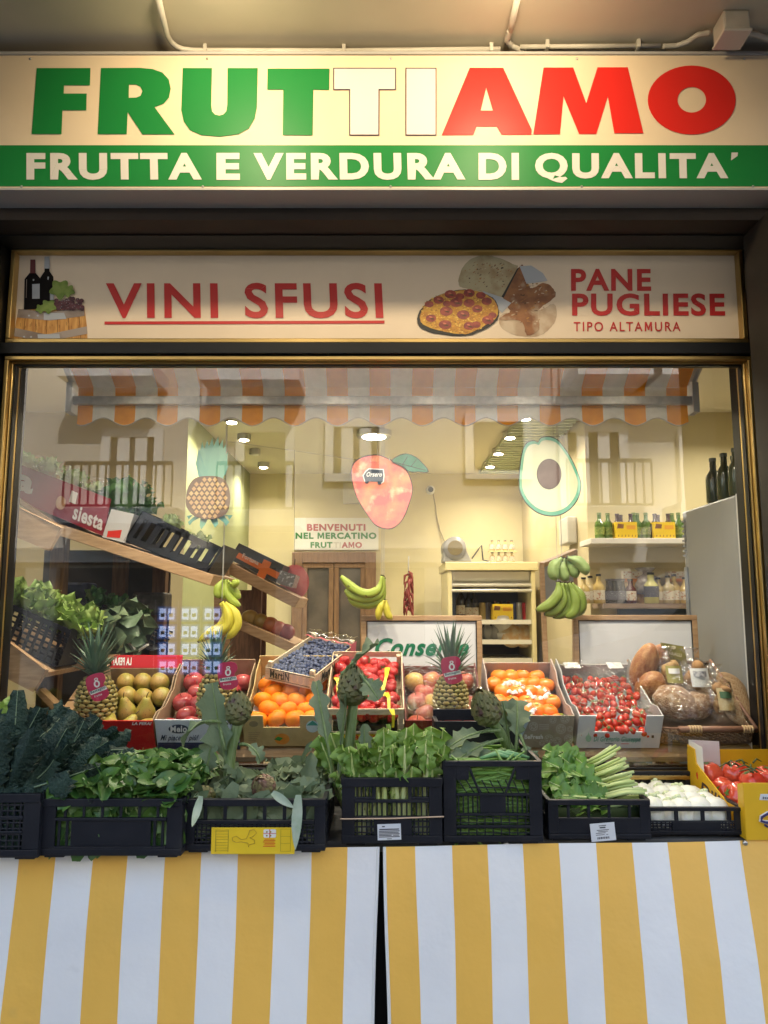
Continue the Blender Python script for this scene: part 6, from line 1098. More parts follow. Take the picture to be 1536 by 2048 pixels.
c1 = cloth('left yellow and white striped cloth hanging from the table front', [-180, -108, -36, 37, 111, 187, 256, 331, 403, 476, 550, 623, 695, 756], [-232, -153, -75, 2, 82, 161, 236, 315, 390, 465, 541, 615, 687, 747], 1, 0, 1, 3)
c2_ = cloth('right yellow and white striped cloth hanging from the table front', [769, 830, 904, 975, 1046, 1118, 1192, 1263, 1333, 1408, 1479, 1552, 1626, 1700], [777, 840, 912, 987, 1062, 1138, 1210, 1288, 1364, 1440, 1521, 1597, 1673, 1750], 0, 1, 0, 5)
for px, py in ((1012, 1688), (1490, 1686)):
    m_ = MB(); p = P(px, py, 1.985 + .00004 * px - .01); m_.lathe([(.002, .005), (.005, .0045), (.007, 0), (.006, -.004)], 14, 0, Matrix.Translation(p) @ Matrix.Rotation(R(90), 4, 'X')); m_.build('snap_button', STEEL, c2_, smooth=True)

# ================================================================ PLASTIC CRATES ON THE TABLE
def crate(label, xl, xr, yb, h, front, d=.36, Y=None, group='black plastic crates', zfloor=ZT, backh=None, vb=.03):
    Y = Y or PZ(xl, yb, zfloor).y; x0, x1 = P(xl, yb, Y).x, P(xr, yb, Y).x; w_ = x1 - x0; z = zfloor + .001
    t = thing('produce_crate', label, 'crate', ((x0 + x1) / 2, Y, z), group); m_ = MB(); T = .006
    m_.bx(x0, x1, Y, Y + d, z + .006, z + .01)
    for fx_ in (x0 + .012, x1 - .06):
        for fy in (Y + .008, Y + d - .03): m_.bx(fx_, fx_ + .048, fy, fy + .022, z, z + .006)
    def wall(o, u, n, L_, hh, spec):
        Q = lambda a, b_, c, e, k=0., th=T: m_.ob(o + u * a + ZA * b_ + n * (-k), u * (c - a), n * (th + 2 * k), ZA * (e - b_))
        for it in spec:
            k = it[0]
            if k == 'box': Q(it[1] * L_, it[2] * hh + .01, it[3] * L_, it[4] * hh + .01, it[5] if len(it) > 5 else 0)
            if k == 'bars':
                _, a, b_, c, e, n_, bw = it
                for q in range(n_): cx = (a + (c - a) * (q + .5) / n_) * L_; Q(cx - bw / 2, b_ * hh + .01, cx + bw / 2, e * hh + .01, -.001)
            if k == 'rows':
                _, a, b_, c, e, n_, bw = it
                for q in range(n_): cz_ = (b_ + (e - b_) * (q + .5) / n_) * hh + .01; Q(a * L_, cz_ - bw / 2, c * L_, cz_ + bw / 2, -.0014)
            if k == 'slant':
                _, ax, az, bx_, bz, wdt = it; A = o + u * ax * L_ + ZA * (az * hh + .01); B = o + u * bx_ * L_ + ZA * (bz * hh + .01); m_.tube([A + n * .003, B + n * .003], wdt, 5)
    gen = [('box', 0, 0, 1, .1, .001), ('box', 0, .88, 1, 1, .003), ('box', 0, .46, 1, .52, .001), ('bars', 0, .1, 1, .88, max(3, int(d / vb)), .006), ('box', 0, .1, .08, .88), ('box', .92, .1, 1, .88)]
    hb = backh or h
    wall(V(x0, Y, z), XA, YA, w_, h - .01, front); wall(V(x0, Y + d - T, z), XA, YA, w_, hb - .01, gen)
    wall(V(x0 + T, Y + T + .001, z), YA, -XA, d - 2 * T - .002, h - .01, gen); wall(V(x1 - T, Y + T + .001, z), YA, XA, d - 2 * T - .002, h - .01, gen)
    m_.build('crate_body', PLAST, t, bevel=.0012); t['_b'] = (x0, x1, Y, z, h, d); return t
def front_label(t, px, py, rot, mats, draw, name='paper_label', lift=.004):   # px=(x0,x1), py=(y0,y1) on the crate front
    x0, x1, Y, z, h, d = t['_b']; Yl = Y - lift; c = P(sum(px) / 2, sum(py) / 2, Yl); A, B = P(px[0], py[1], Yl), P(px[1], py[0], Yl); W_, H_ = B.x - A.x, B.z - A.z; cr, sr = math.cos(rot), math.sin(rot)
    S = lambda u, v, e=0: c + V((u - .5) * W_ * cr - (v - .5) * H_ * sr, -e, (u - .5) * W_ * sr + (v - .5) * H_ * cr)
    m_ = MB(); m_.prism([S(0, 0), S(1, 0), S(1, 1), S(0, 1)], (0, .001, 0)); draw(m_, S); return m_.build(name, mats, t)
LAB = mat('label_paper', (.66, .68, .72), .5); INK = mat('label_ink', (.06, .06, .08), .5)
def lines(m_, S, rows, mi=1):
    for v, segs in rows:
        for a, b_, hh in segs: m_.flat([[S(a, v, .0008), S(b_, v, .0008), S(b_, v + hh, .0008), S(a, v + hh, .0008)]], mi)
base_f = lambda pw=.09: [('box', 0, 0, 1, .1, .002), ('box', 0, .86, 1, 1, .004), ('box', 0, .1, pw, .86), ('box', 1 - pw, .1, 1, .86)]
k1 = crate('black crate of dark kale at the far left', -95, 75, 1722, .155, base_f(.2) + [('box', .2, .58, .8, .64, .002), ('box', .2, .36, .8, .4, .002), ('rows', .2, .1, .8, .86, 8, .004), ('bars', .2, .1, .8, .86, 8, .005)])
k2 = crate('black crate of spinach, second from the left on the table', 75, 362, 1718, .14, base_f(.11) + [('box', .11, .6, .89, .65, .003), ('box', .22, .14, .78, .6, -.001), ('box', .11, .1, .89, .14, .002), ('bars', .11, .65, .89, .86, 6, .007), ('bars', .11, .14, .22, .6, 2, .007), ('bars', .78, .14, .89, .6, 2, .007)])
k3 = crate('black crate of artichokes with a yellow printed label', 365, 650, 1708, .13, base_f(.08) + [('box', .08, .5, .92, .58, .003), ('bars', .08, .58, .92, .86, 6, .009), ('rows', .08, .1, .92, .5, 5, .004), ('bars', .08, .1, .92, .5, 26, .004)])
k4 = crate('tall black crate of chicory with a white paper label', 683, 885, 1693, .168, base_f(.13) + [('box', .13, .66, .33, .7, .001), ('box', .67, .66, .87, .7, .001), ('box', .3, .66, .34, .86), ('box', .66, .66, .7, .86), ('bars', .13, .7, .3, .86, 4, .004), ('bars', .7, .7, .87, .86, 4, .004), ('box', .13, .61, .87, .66, .002), ('bars', .13, .4, .87, .61, 15, .004), ('box', .13, .36, .87, .4, .003), ('box', .32, .1, .7, .36), ('rows', .13, .1, .32, .36, 3, .004), ('bars', .13, .1, .32, .36, 4, .004), ('rows', .7, .1, .87, .36, 3, .004), ('bars', .7, .1, .87, .36, 4, .004)])
k5 = crate('tallest black crate of green beans in the middle right', 888, 1087, 1690, .208, [('box', 0, 0, 1, .06, .002), ('box', .0, .93, 1, 1, .004), ('box', 0, .06, .13, .93), ('box', .87, .06, 1, .93), ('box', .13, .76, .26, .93), ('box', .74, .76, .87, .93), ('box', .13, .56, .87, .59, .003), ('box', .13, .31, .87, .34, .003), ('box', .13, .16, .87, .19, .003), ('box', .37, .34, .63, .56), ('slant', .26, .93, .37, .58, .004), ('slant', .74, .93, .63, .58, .004), ('bars', .13, .34, .37, .56, 5, .004), ('bars', .63, .34, .87, .56, 5, .004), ('bars', .13, .06, .87, .31, 9, .0035), ('rows', .13, .06, .87, .31, 4, .003), ('slant', .26, .66, .74, .66, .002)] + [('slant', .15 + .08 * k, .76, .24 + .075 * k, .59, .002) for k in range(9)])
k6 = crate('low black crate of leafy chard with a tilted white label', 1098, 1303, 1684, .105, base_f(.1) + [('box', .1, .1, .9, .5), ('bars', .1, .5, .9, .86, 4, .008), ('box', .1, .47, .9, .52, .002)], backh=.13)
k7 = crate('lowest black crate holding white fennel bulbs', 1283, 1492, 1675, .076, base_f(.1) + [('box', .3, .1, .77, .42), ('box', .1, .42, .9, .47, .001), ('bars', .22, .47, .98, .86, 3, .011), ('rows', .1, .1, .3, .42, 3, .004), ('bars', .1, .1, .3, .42, 5, .004), ('rows', .77, .1, .9, .42, 3, .004), ('bars', .77, .1, .9, .42, 4, .004)], d=.33, backh=.1)
x0, x1, Y_, z_, h_, d_ = k5['_b']
k8 = crate('black crate standing behind the green bean crate with artichoke leaves', 872, 1040, 1535, .27, [('box', 0, 0, 1, .1), ('box', 0, .85, 1, 1, .003), ('box', 0, .1, 1, .85)], d=.12, Y=2.26, backh=.29)
def draw_yellow(m_, S):
    lines(m_, S, [(.12 + .105 * k, [(.05, .2, .012)]) for k in range(8)] + [(.08, [(.05, .056, .84), (.2, .206, .84)]), (.9, [(.05, .2, .012)]), (.1, [(.83, .95, .01)]), (.4, [(.83, .95, .01)]), (.66, [(.83, .95, .01)]), (.94, [(.83, .95, .01)]), (.1, [(.83, .834, .84), (.948, .952, .84)])])
    lines(m_, S, [(.28 + .055 * k, [(.62 + .01 * (k % 3), .77 - .012 * (k % 2), .022)]) for k in range(6)], 2)
    for q in range(2):
        for w_ in range(2): m_.flat([[S(.665 + .045 * q + .011 * math.cos(a * .7), .7 + .14 * w_ + .034 * math.sin(a * .7), .0016) for a in range(9)]], 1)
    m_.flat([[S(a, b_, .0008) for a, b_ in ((.635, .62), (.765, .62), (.775, .66), (.775, .9), (.765, .94), (.635, .94), (.625, .9), (.625, .66))]], 3); m_.flat([[S(a, b_, .0012) for a, b_ in ((.695, .62), (.705, .62), (.705, .94), (.695, .94))]], 2); m_.flat([[S(a, b_, .0013) for a, b_ in ((.625, .77), (.775, .77), (.775, .79), (.625, .79))]], 2)
    path = [(.25, .62), (.3, .68), (.36, .55), (.42, .58), (.44, .72), (.46, .9), (.51, .94), (.54, .8), (.5, .66), (.46, .62), (.52, .52), (.52, .4), (.46, .36), (.45, .26), (.44, .42), (.36, .46), (.3, .44), (.26, .5), (.25, .62)]
    m_.tube([S(a, b_, .0012) for a, b_ in path], .0008, 4, 4)
front_label(k3, (422, 590), (1655, 1708), .0, [YELLOWINK, mat('olive_ink', (.3, .22, .02), .5), REDINK, WHITE, mat('amber_ink', (.45, .28, .02), .5)], draw_yellow, 'yellow_label')
front_label(k4, (755, 802), (1648, 1680), .03, [LAB, INK], lambda m_, S: lines(m_, S, [(.82, [(.2, .32, .07)]), (.64, [(.08, .92, .07)]), (.54, [(.06, .94, .05)]), (.45, [(.06, .9, .05)]), (.36, [(.06, .94, .05)]), (.27, [(.06, .6, .05), (.66, .92, .05)]), (.18, [(.06, .94, .05)]), (.06, [(.4, .6, .04)])]))
front_label(k6, (1182, 1230), (1646, 1682), .08, [LAB, INK], lambda m_, S: lines(m_, S, [(.84, [(.35, .65, .04)]), (.72, [(.38, .62, .07)]), (.6, [(.25, .75, .035)]), (.52, [(.3, .7, .03)]), (.44, [(.2, .6, .03)]), (.34, [(.2, .55, .03), (.62, .7, .03)]), (.12, [(.24 + .05 * k, .24 + .05 * k + (.02 + .015 * (k % 2)), .12) for k in range(10)])]))
x0, x1, Y_, z_, h_, d_ = k4['_b']; m_ = MB(); m_.tube([V(x0 - .003, Y_ - .006, z_ + .068), V((x0 + x1) / 2, Y_ - .0085, z_ + .070), V(x1 + .004, Y_ - .006, z_ + .074)], .002, 5); m_.build('string_tie', mat('beige_string', (.55, .4, .28), .7), k4)

# ================================================================ VEGETABLES IN THE CRATES
SPI = mat('spinach_leaf', (.035, .115, .022), .4, (.11, .22, .04), tl=.1, by='island', spec=.6, bump=.25, bsc=60); KAL = mat('kale_leaf', (.012, .036, .026), .6, (.032, .07, .05), tl=.1, by='island', bump=1., bsc=130); RIB = mat('pale_rib', (.36, .45, .2), .5); RIBW = mat('white_rib', (.6, .64, .5), .5); RIBK = mat('kale_rib', (.2, .28, .17), .5)
CHI = mat('chicory_leaf', (.1, .22, .03), .5, (.2, .33, .06), tl=.1, by='island', bump=.2, bsc=60); CHS = mat('chicory_stalk', (.46, .55, .17), .4, (.58, .62, .32), by='island'); ARL = mat('artichoke_leaf', (.08, .125, .055), .6, (.19, .25, .15), tl=.1, by='island', bump=.3, bsc=50); ARS = mat('artichoke_stem', (.13, .2, .06), .55, (.2, .27, .12), sc_=30, stretch=(8, 8, 1)); ARH = mat('artichoke_scale', (.10, .11, .035), .5, (.15, .135, .055), by='island', c3=(.07, .03, .03), sc3=30, k3=(.6, .7))
CHD = mat('chard_leaf', (.08, .21, .025), .4, (.16, .32, .05), tl=.1, by='island', spec=.6, bump=.2, bsc=50)
def inside(t, m=.02): x0, x1, Y, z, h, d = t['_b']; return x0 + m, x1 - m, Y + m, Y + d - m, z, h
# spinach
xa, xb, ya, yb_, z0, hh = inside(k2, .012); m_ = MB()
for k in range(620):
    v = rnd.random(); u = rnd.random(); x = xa + (xb - xa + .01) * u; y = ya + (yb_ - ya) * v; top_ = z0 + hh + .004 + .05 * math.sin(math.pi * min(1, .12 + v * .8)) * (.6 + .4 * math.sin(math.pi * u)) + rnd.uniform(-.022, .016)
    d_ = V(rnd.uniform(-1, 1), rnd.uniform(-1.2, .6), rnd.uniform(-.25, .55)).normalized(); L_ = rnd.uniform(.045, .085)
    leaf(m_, V(x, y, top_) - d_ * L_ * .5, d_, V(rnd.uniform(-.5, .5), rnd.uniform(-.9, .2), 1), L_, L_ * rnd.uniform(.6, .85), bend=rnd.uniform(-.3, 1.0), fold=rnd.uniform(.1, .5), ruf=.1, nu=5, nv=4)
for k in range(190):
    x = rnd.uniform(xa, xb); d_ = V(rnd.uniform(-.6, .6), -.05, rnd.uniform(-1, 1)).normalized(); L_ = rnd.uniform(.05, .08)
    leaf(m_, V(x, ya + .006 + rnd.random() * .02, z0 + rnd.uniform(.02, hh)) - d_ * L_ / 2, d_, V(rnd.uniform(-.4, .4), -1, .2), L_, L_ * .6, bend=rnd.uniform(-.4, .4), fold=.2, nu=4, nv=3)
for k in range(60):
    x = rnd.uniform(xa, xb); p = V(x, ya + .004 + rnd.random() * .02, z0 + rnd.uniform(.015, hh * .9)); m_.tube([p, p + V(rnd.uniform(-.02, .02), 0, .03), p + V(rnd.uniform(-.03, .03), 0, .06)], .0022, 5, 1)
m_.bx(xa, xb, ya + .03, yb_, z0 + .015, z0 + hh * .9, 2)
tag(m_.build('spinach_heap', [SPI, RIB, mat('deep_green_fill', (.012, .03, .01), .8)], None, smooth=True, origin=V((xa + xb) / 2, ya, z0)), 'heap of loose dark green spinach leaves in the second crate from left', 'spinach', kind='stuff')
# kale bunches
def kale(label, cpx, cpy, Y, n, ang, sprd, L0, origin):
    m_ = MB(); c = P(cpx, cpy, Y)
    for k in range(n):
        a = ang + rnd.uniform(-sprd, sprd); d_ = V(math.cos(a), rnd.uniform(-.45, .35), math.sin(a)).normalized(); L_ = L0 * rnd.uniform(.7, 1.15)
        leaf(m_, c + V(rnd.uniform(-.04, .04), rnd.uniform(-.08, .06), rnd.uniform(-.02, .025)), d_, V(rnd.uniform(-.8, .8), -1, rnd.uniform(-.2, 1)), L_, rnd.uniform(.042, .066), bend=rnd.uniform(-.6, 1.6), shape='kale', fold=-rnd.uniform(.3, 1.1), ruf=.22, fr=17, nu=18, nv=6, rib=1 if rnd.random() < .5 else None, ribr=.0026)
    return tag(m_.build('kale_bunch', [KAL, RIBK], None, smooth=True, origin=c), label, 'kale', 'kale bunches at the far left')
kale('kale bunch with upright leaves at the far left picture edge', 0, 1580, 1.99, 39, 1.4, .5, .2, k1); kale('kale bunch leaning right in front over the first crate rim', 70, 1585, 1.98, 39, .7, .5, .19, k1); kale('kale bunch arching right behind, up to the red pear carton', 80, 1550, 2.14, 45, .5, .4, .22, k1); kale('kale bunch drooping right over the spinach', 140, 1500, 2.12, 36, -.5, .5, .14, k1); kale('kale bunch filling the back left of the first crate', 30, 1550, 2.2, 39, 1.1, .6, .19, k1)
xa, xb, ya, yb_, z0, hh = inside(k1); m_ = MB()
for k in range(90): d_ = V(rnd.uniform(-.5, .5), 0, 1).normalized(); leaf(m_, V(rnd.uniform(xa, xb), ya + rnd.random() * .02, z0 + rnd.uniform(0, hh * .4)), d_, V(0, -1, .1), .11, .035, bend=rnd.uniform(-.3, .3), shape='kale', ruf=.15, nu=6, nv=3)
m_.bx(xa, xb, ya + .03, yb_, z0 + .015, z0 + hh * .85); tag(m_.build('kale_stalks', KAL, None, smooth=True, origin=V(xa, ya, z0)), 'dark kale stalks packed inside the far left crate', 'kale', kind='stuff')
lettuce('light green lettuce peeking out behind the kale at the left edge', P(12, 1452, 2.3), .09, LET, V(.1, -.5, 1), 16, group='lettuces on the left rack')
# artichokes
def artichoke(label, base, axis, size, stem_pts, leaves, purple=False):
    t = thing('artichoke', label, 'artichoke', base, 'artichokes'); axis = axis.normalized(); s_ = axis.cross(YA).normalized(); q_ = s_.cross(axis)
    m_ = MB(); M_ = Matrix((s_, q_, axis)).transposed().to_4x4(); M_.translation = base
    prof = lambda f: size * .385 * math.sin(math.pi * min(1, .2 + f * .78)) ** .75
    m_.lathe([(max(.001, prof(f / 8) * .86), size * (.02 + .95 * f / 8)) for f in range(9)], 14, 0, M_)
    n = 62
    for k in range(n):
        f = (k / n) ** .9; a = k * 2.39996; rr = prof(f * .86) * .93; rad = s_ * math.cos(a) + q_ * math.sin(a); p = base + axis * size * (f * .8) + rad * rr; out = .55 * (1 - f * 1.5)
        d_ = (axis + rad * out).normalized(); L_ = size * (.38 - .08 * f); W_ = size * .31 * (1 - .35 * f); tq = axis.cross(rad).normalized()
        vs = [p - tq * W_ * .36 - rad * .002, p + tq * W_ * .36 - rad * .002, p + d_ * L_ * .45 + tq * W_ * .5, p + d_ * L_ - rad * L_ * .16, p + d_ * L_ * .45 - tq * W_ * .5, p + d_ * L_ * .42 + rad * W_ * .2]
        m_.add(vs, [(0, 1, 5), (1, 2, 5), (2, 3, 5), (3, 4, 5), (4, 0, 5)])
    m_.build('head', mat('purple_scale', (.26, .24, .1), .5, (.2, .07, .08), by='island') if purple else ARH, t)
    if stem_pts:
        m_ = MB(); r_ = random.Random(3); st_ = [base + axis * .004] + stem_pts; pp_ = []
        for i in range(len(st_) - 1): pp_ += [st_[i].lerp(st_[i + 1], j / 5) for j in range(5)]
        m_.tube(pp_ + [st_[-1]], [.0145] * (len(pp_) + 1), 10); m_.build('stem', ARS, t, smooth=True)
    for lv in leaves:
        m_ = MB(); b_, d_, up, L_, W_, bend = lv; leaf(m_, b_, d_, up, L_, W_, bend, 'jag', .45, .09, 6, 20, 4, 0, 1, .005); m_.build('leaf', [ARL, ARS], t, smooth=True)
    return t
Yt = 2.10
B1 = P(477, 1447, Yt); artichoke('left tall artichoke on its stem before the mandarin carton', B1, V(0, -.25, 1), .09, [P(462, 1500, Yt), P(455, 1580, Yt)], [(P(468, 1600, Yt), V(-.25, -.05, 1), V(-.3, -1, 0), .32, .09, .15), (P(452, 1500, Yt - .01), V(-.3, -.25, 1), V(0, -1, .3), .14, .045, 1.7), (P(455, 1450, Yt), V(-.8, -.2, .5), V(0, -.3, 1), .16, .05, 2.0), (P(480, 1490, Yt), V(.35, -.3, .2), V(0, -.4, 1), .09, .045, 2.0), (P(410, 1595, Yt), V(.05, -.1, 1), V(-.2, -1, 0), .15, .06, .3)])
B2 = P(706, 1408, Yt + .02); artichoke('tallest artichoke in the centre hooded by a folded leaf', B2, V(.02, -.2, 1), .105, [P(700, 1480, Yt + .02), P(694, 1570, Yt + .02)], [(P(682, 1560, Yt + .01), V(-.03, -.05, 1), V(-1, -.4, 0), .34, .085, .35), (P(684, 1350, Yt + .01), V(.5, -.35, .6), V(-.4, -.3, .9), .15, .075, .3), (P(716, 1345, Yt), V(.25, -.4, -.2), V(.2, -1, .3), .11, .065, .6), (P(668, 1550, Yt - .03), V(-.2, -.25, 1), V(0, -1, .3), .26, .05, .8), (P(726, 1560, Yt), V(0.05, -.1, 1), V(.5, -1, 0), .15, .04, .15)])
B3 = P(985, 1445, Yt + .06); artichoke('artichoke leaning left on the crate behind the green beans', B3, V(-.42, -.35, .9), .105, [P(1003, 1470, Yt + .09), P(1020, 1500, Yt + .12)], [(P(1018, 1500, Yt + .1), V(-.05, -.2, 1), V(.3, -1, 0), .14, .06, .4), (P(1030, 1510, Yt + .08), V(.1, -.25, 1), V(0, -1, .2), .16, .07, 1.0), (P(1000, 1462, Yt + .06), V(-.9, -.4, .15), V(0, -.5, 1), .17, .06, .9), (P(1005, 1480, Yt + .05), V(-.8, -.5, .0), V(0, -.6, 1), .17, .065, .7), (P(1010, 1500, Yt + .04), V(-.75, -.6, .05), V(0, -.5, 1), .13, .06, .6), (P(960, 1490, Yt + .08), V(-.6, -.2, .1), V(0, -.6, 1), .12, .06, .9), (P(1040, 1470, Yt + .08), V(.2, -.5, -.6), V(0, -1, .3), .1, .055, .5)])
artichoke('purple tinged artichoke lying in the yellow labelled crate', P(533, 1583, 2.03), V(-.1, -.75, .5), .075, None, [], True); artichoke('half buried artichoke at the left of the yellow labelled crate', P(420, 1600, 2.02), V(-.3, -.7, .35), .07, None, [])
xa, xb, ya, yb_, z0, hh = inside(k3); m_ = MB()
for k in range(120):
    u, v = rnd.random(), rnd.random(); d_ = V(rnd.uniform(-1, 1), rnd.uniform(-.8, .4), rnd.uniform(-.1, .6)).normalized(); L_ = rnd.uniform(.07, .15); p = V(xa + (xb - xa) * u, ya + .01 + (yb_ - ya) * v, z0 + hh - .022 + .03 * v + rnd.uniform(-.018, .016))
    leaf(m_, p - d_ * L_ * .5, d_, V(rnd.uniform(-.6, .6), -.6, 1), L_, rnd.uniform(.03, .055), bend=rnd.uniform(-.2, 1.3), shape=rnd.choice(['jag', 'lance', 'lance']), fold=rnd.uniform(.3, .9), ruf=.2, nu=8, nv=4, rib=1 if k % 3 == 0 else None, ribr=.003)
for k in range(60):
    d_ = V(rnd.uniform(-1, 1), 0, rnd.uniform(-.6, .8)).normalized(); leaf(m_, V(rnd.uniform(xa, xb), ya + .004 + rnd.random() * .02, z0 + rnd.uniform(.03, hh)) - d_ * .04, d_, V(0, -1, .2), .085, .04, bend=rnd.uniform(-.3, .4), shape='lance', nu=5, nv=3)
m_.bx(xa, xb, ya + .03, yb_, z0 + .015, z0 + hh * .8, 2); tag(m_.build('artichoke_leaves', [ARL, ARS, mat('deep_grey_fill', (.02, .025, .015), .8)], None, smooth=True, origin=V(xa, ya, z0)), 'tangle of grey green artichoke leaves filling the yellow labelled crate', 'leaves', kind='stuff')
for k, (px, py, d_, L_, W_, lab) in enumerate(((402, 1592, V(-.1, -.35, -.9), .08, .02, 'pale curled leaf hanging over the left rim of the yellow labelled crate'), (597, 1590, V(-.02, -.35, -1), .125, .026, 'long pale leaf hanging over the yellow label'), (545, 1585, V(.6, -.5, -.25), .07, .02, 'short pale leaf lying over the crate rim left of the long hanging leaf'))):
    m_ = MB(); leaf(m_, P(px, py, 1.915), d_, V(0, -1, .3), L_, W_, bend=(-.6, .15, .6)[k], shape='lance', fold=.3, ruf=.05, nu=10, nv=4); tag(m_.build('hanging_leaf', mat('silver_leaf', (.36, .43, .34), .6, (.27, .35, .25), sc_=30), None, smooth=True, origin=P(px, py, 1.915)), lab, 'leaf', 'leaves hanging over the crate rim')
# chicory
xa, xb, ya, yb_, z0, hh = inside(k4, .016)
def chicory(label, fx, fy, n, lean, L0=.3):
    m_ = MB(); c = V(xa + (xb - xa) * fx, ya + (yb_ - ya) * fy, z0 + .014)
    for k in range(n):
        a = rnd.random() * 6.28; d_ = V(.1 * math.cos(a) + lean, .1 * math.sin(a) - .01, 1).normalized(); L_ = L0 * rnd.uniform(.78, 1.1); b_ = c + V(.016 * math.cos(a), .016 * math.sin(a), 0)
        leaf(m_, b_, d_, V(math.cos(a), math.sin(a) - .3, 0), L_, rnd.uniform(.036, .058), bend=rnd.uniform(-.1, .35) * (1 if rnd.random() < .8 else 2.0), shape='stalktop', fold=.45, ruf=.22, fr=14, nu=26, nv=4, mi=0, rib=1, ribr=rnd.uniform(.008, .0115), taper=.86)
    m_.lathe([(.002, 0), (.024, .004), (.028, .02), (.022, .05)], 12, 2, Matrix.Translation(c))
    return tag(m_.build('chicory_bunch', [CHI, CHS, RIBW], None, smooth=True, origin=c), label, 'chicory', 'chicory bunches in the tall crate')
for i, (fx, fy, ln, L0) in enumerate(((.14, .1, -.1, .215), (.38, .08, -.03, .222), (.62, .08, .02, .225), (.86, .1, .05, .22), (.08, .42, -.35, .235), (.4, .42, .0, .245), (.68, .42, .04, .245), (.92, .42, .06, .24))): chicory(('front row chicory bunch at the left crate corner', 'front row chicory bunch left of centre', 'front row chicory bunch right of centre', 'front row chicory bunch at the right crate corner', 'back row chicory bunch spilling left of its crate', 'back row chicory bunch left of centre', 'back row chicory bunch right of centre', 'back row chicory bunch at the right end')[i], fx, fy, 17, ln, L0)
# green beans
xa, xb, ya, yb_, z0, hh = inside(k5, .012); m_ = MB()
for k in range(520):
    front = k < 330; L_ = rnd.uniform(.09, .14); a = rnd.uniform(-.5, .5) if rnd.random() < .8 else rnd.uniform(-1.4, 1.4); x = rnd.uniform(xa + .04, xb - .04); y = ya + .004 + rnd.random() * (.03 if front else yb_ - ya - .02); z = z0 + (rnd.uniform(.015, hh - .01) if front else hh - .022 + rnd.uniform(-.012, .016)); d_ = V(math.cos(a), rnd.uniform(-.1, .1) if front else math.sin(a), math.sin(a) * .4 if front else rnd.uniform(-.05, .08)).normalized(); p = V(x, y, z); c_ = rv(.006)
    q = [p - d_ * L_ / 2, p + c_, p + d_ * L_ / 2]; q = [V(min(xb, max(xa, e.x)), max(ya, e.y), e.z) for e in q]; m_.tube(q, [.0028, .0046, .002], 6)
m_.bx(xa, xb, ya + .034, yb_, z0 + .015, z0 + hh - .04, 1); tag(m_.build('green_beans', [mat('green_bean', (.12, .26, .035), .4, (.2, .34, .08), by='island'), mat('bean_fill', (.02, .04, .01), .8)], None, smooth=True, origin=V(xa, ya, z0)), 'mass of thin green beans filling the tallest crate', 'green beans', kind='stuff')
m_ = MB()
for k in range(5): p = P(960 + k * 9, 1517 - k % 2 * 3, 2.04 + k * .01); m_.tube([p, p + V(.04, 0, .012), p + V(.085, 0, .002)], [.004, .007, .004], 7)
tag(m_.build('spring_onion', [mat('spring_onion_green', (.16, .34, .16), .4)], None, smooth=True, origin=P(960, 1517, 2.04)), 'few green onion shoots lying on top of the green bean crate', 'spring onion')
# chard with pale stalks to the right
xa, xb, ya, yb_, z0, hh = inside(k6, .012); m_ = MB()
for k in range(170):
    v = rnd.random(); b_ = V(xa + (xb - xa) * rnd.uniform(.62, .95), ya + .04 + (yb_ - ya) * v * .8, z0 + rnd.uniform(.03, hh - .01 + .05 * v)); a = rnd.uniform(-.25, .5) * (.35 + v); d_ = V(-1, rnd.uniform(-.02, .3) if v < .3 else rnd.uniform(-.25, .25), math.sin(a)).normalized()
    leaf(m_, b_, d_, V(0, -.7, 1), rnd.uniform(.12, .17), rnd.uniform(.04, .068), bend=rnd.uniform(-.4, .3 + .6 * v), shape='stalk', fold=rnd.uniform(.15, .8), ruf=.24, nu=14, nv=4, rib=1, ribr=.005)
for k in range(46):
    v = rnd.random(); b_ = V(xa + (xb - xa) * rnd.uniform(.6, .72), ya + .01 + (yb_ - ya) * v * .8, z0 + hh * .6 + .06 * v + rnd.uniform(-.02, .03)); m_.tube([b_, b_ + V(.05, -.01, .012 + .015 * v), b_ + V(.095, -.02, .01 + .05 * v)], [.0045, .005, .0045], 6, 1)
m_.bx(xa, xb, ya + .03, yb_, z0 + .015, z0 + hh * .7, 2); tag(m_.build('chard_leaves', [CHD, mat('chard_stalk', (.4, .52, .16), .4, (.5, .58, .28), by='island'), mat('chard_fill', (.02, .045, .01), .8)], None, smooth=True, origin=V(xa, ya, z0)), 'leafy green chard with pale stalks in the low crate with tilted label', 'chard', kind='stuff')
# fennel
xa, xb, ya, yb_, z0, hh = inside(k7, .006)
for i in range(4):
    for j in range(5):
        if i == 3 and j > 3: continue
        put(FENN, TRS(V(xa + .042 + (xb - xa - .084) * (j + .35 * (i % 2)) / 4.3, ya + .042 + (yb_ - ya - .08) * i / 3, z0 + .05 + rnd.uniform(-.004, .01) - .004 * i), (rnd.uniform(-1.6, -.7), rnd.uniform(-.6, .6), rnd.uniform(-.8, .8)), rnd.uniform(.8, .95)))
for j in range(5): put(FENN, TRS(V(xa + .04 + (xb - xa - .08) * j / 4, ya + .032, z0 + .028), (rnd.uniform(-1.6, -.9), 0, rnd.uniform(-.8, .8)), .62))
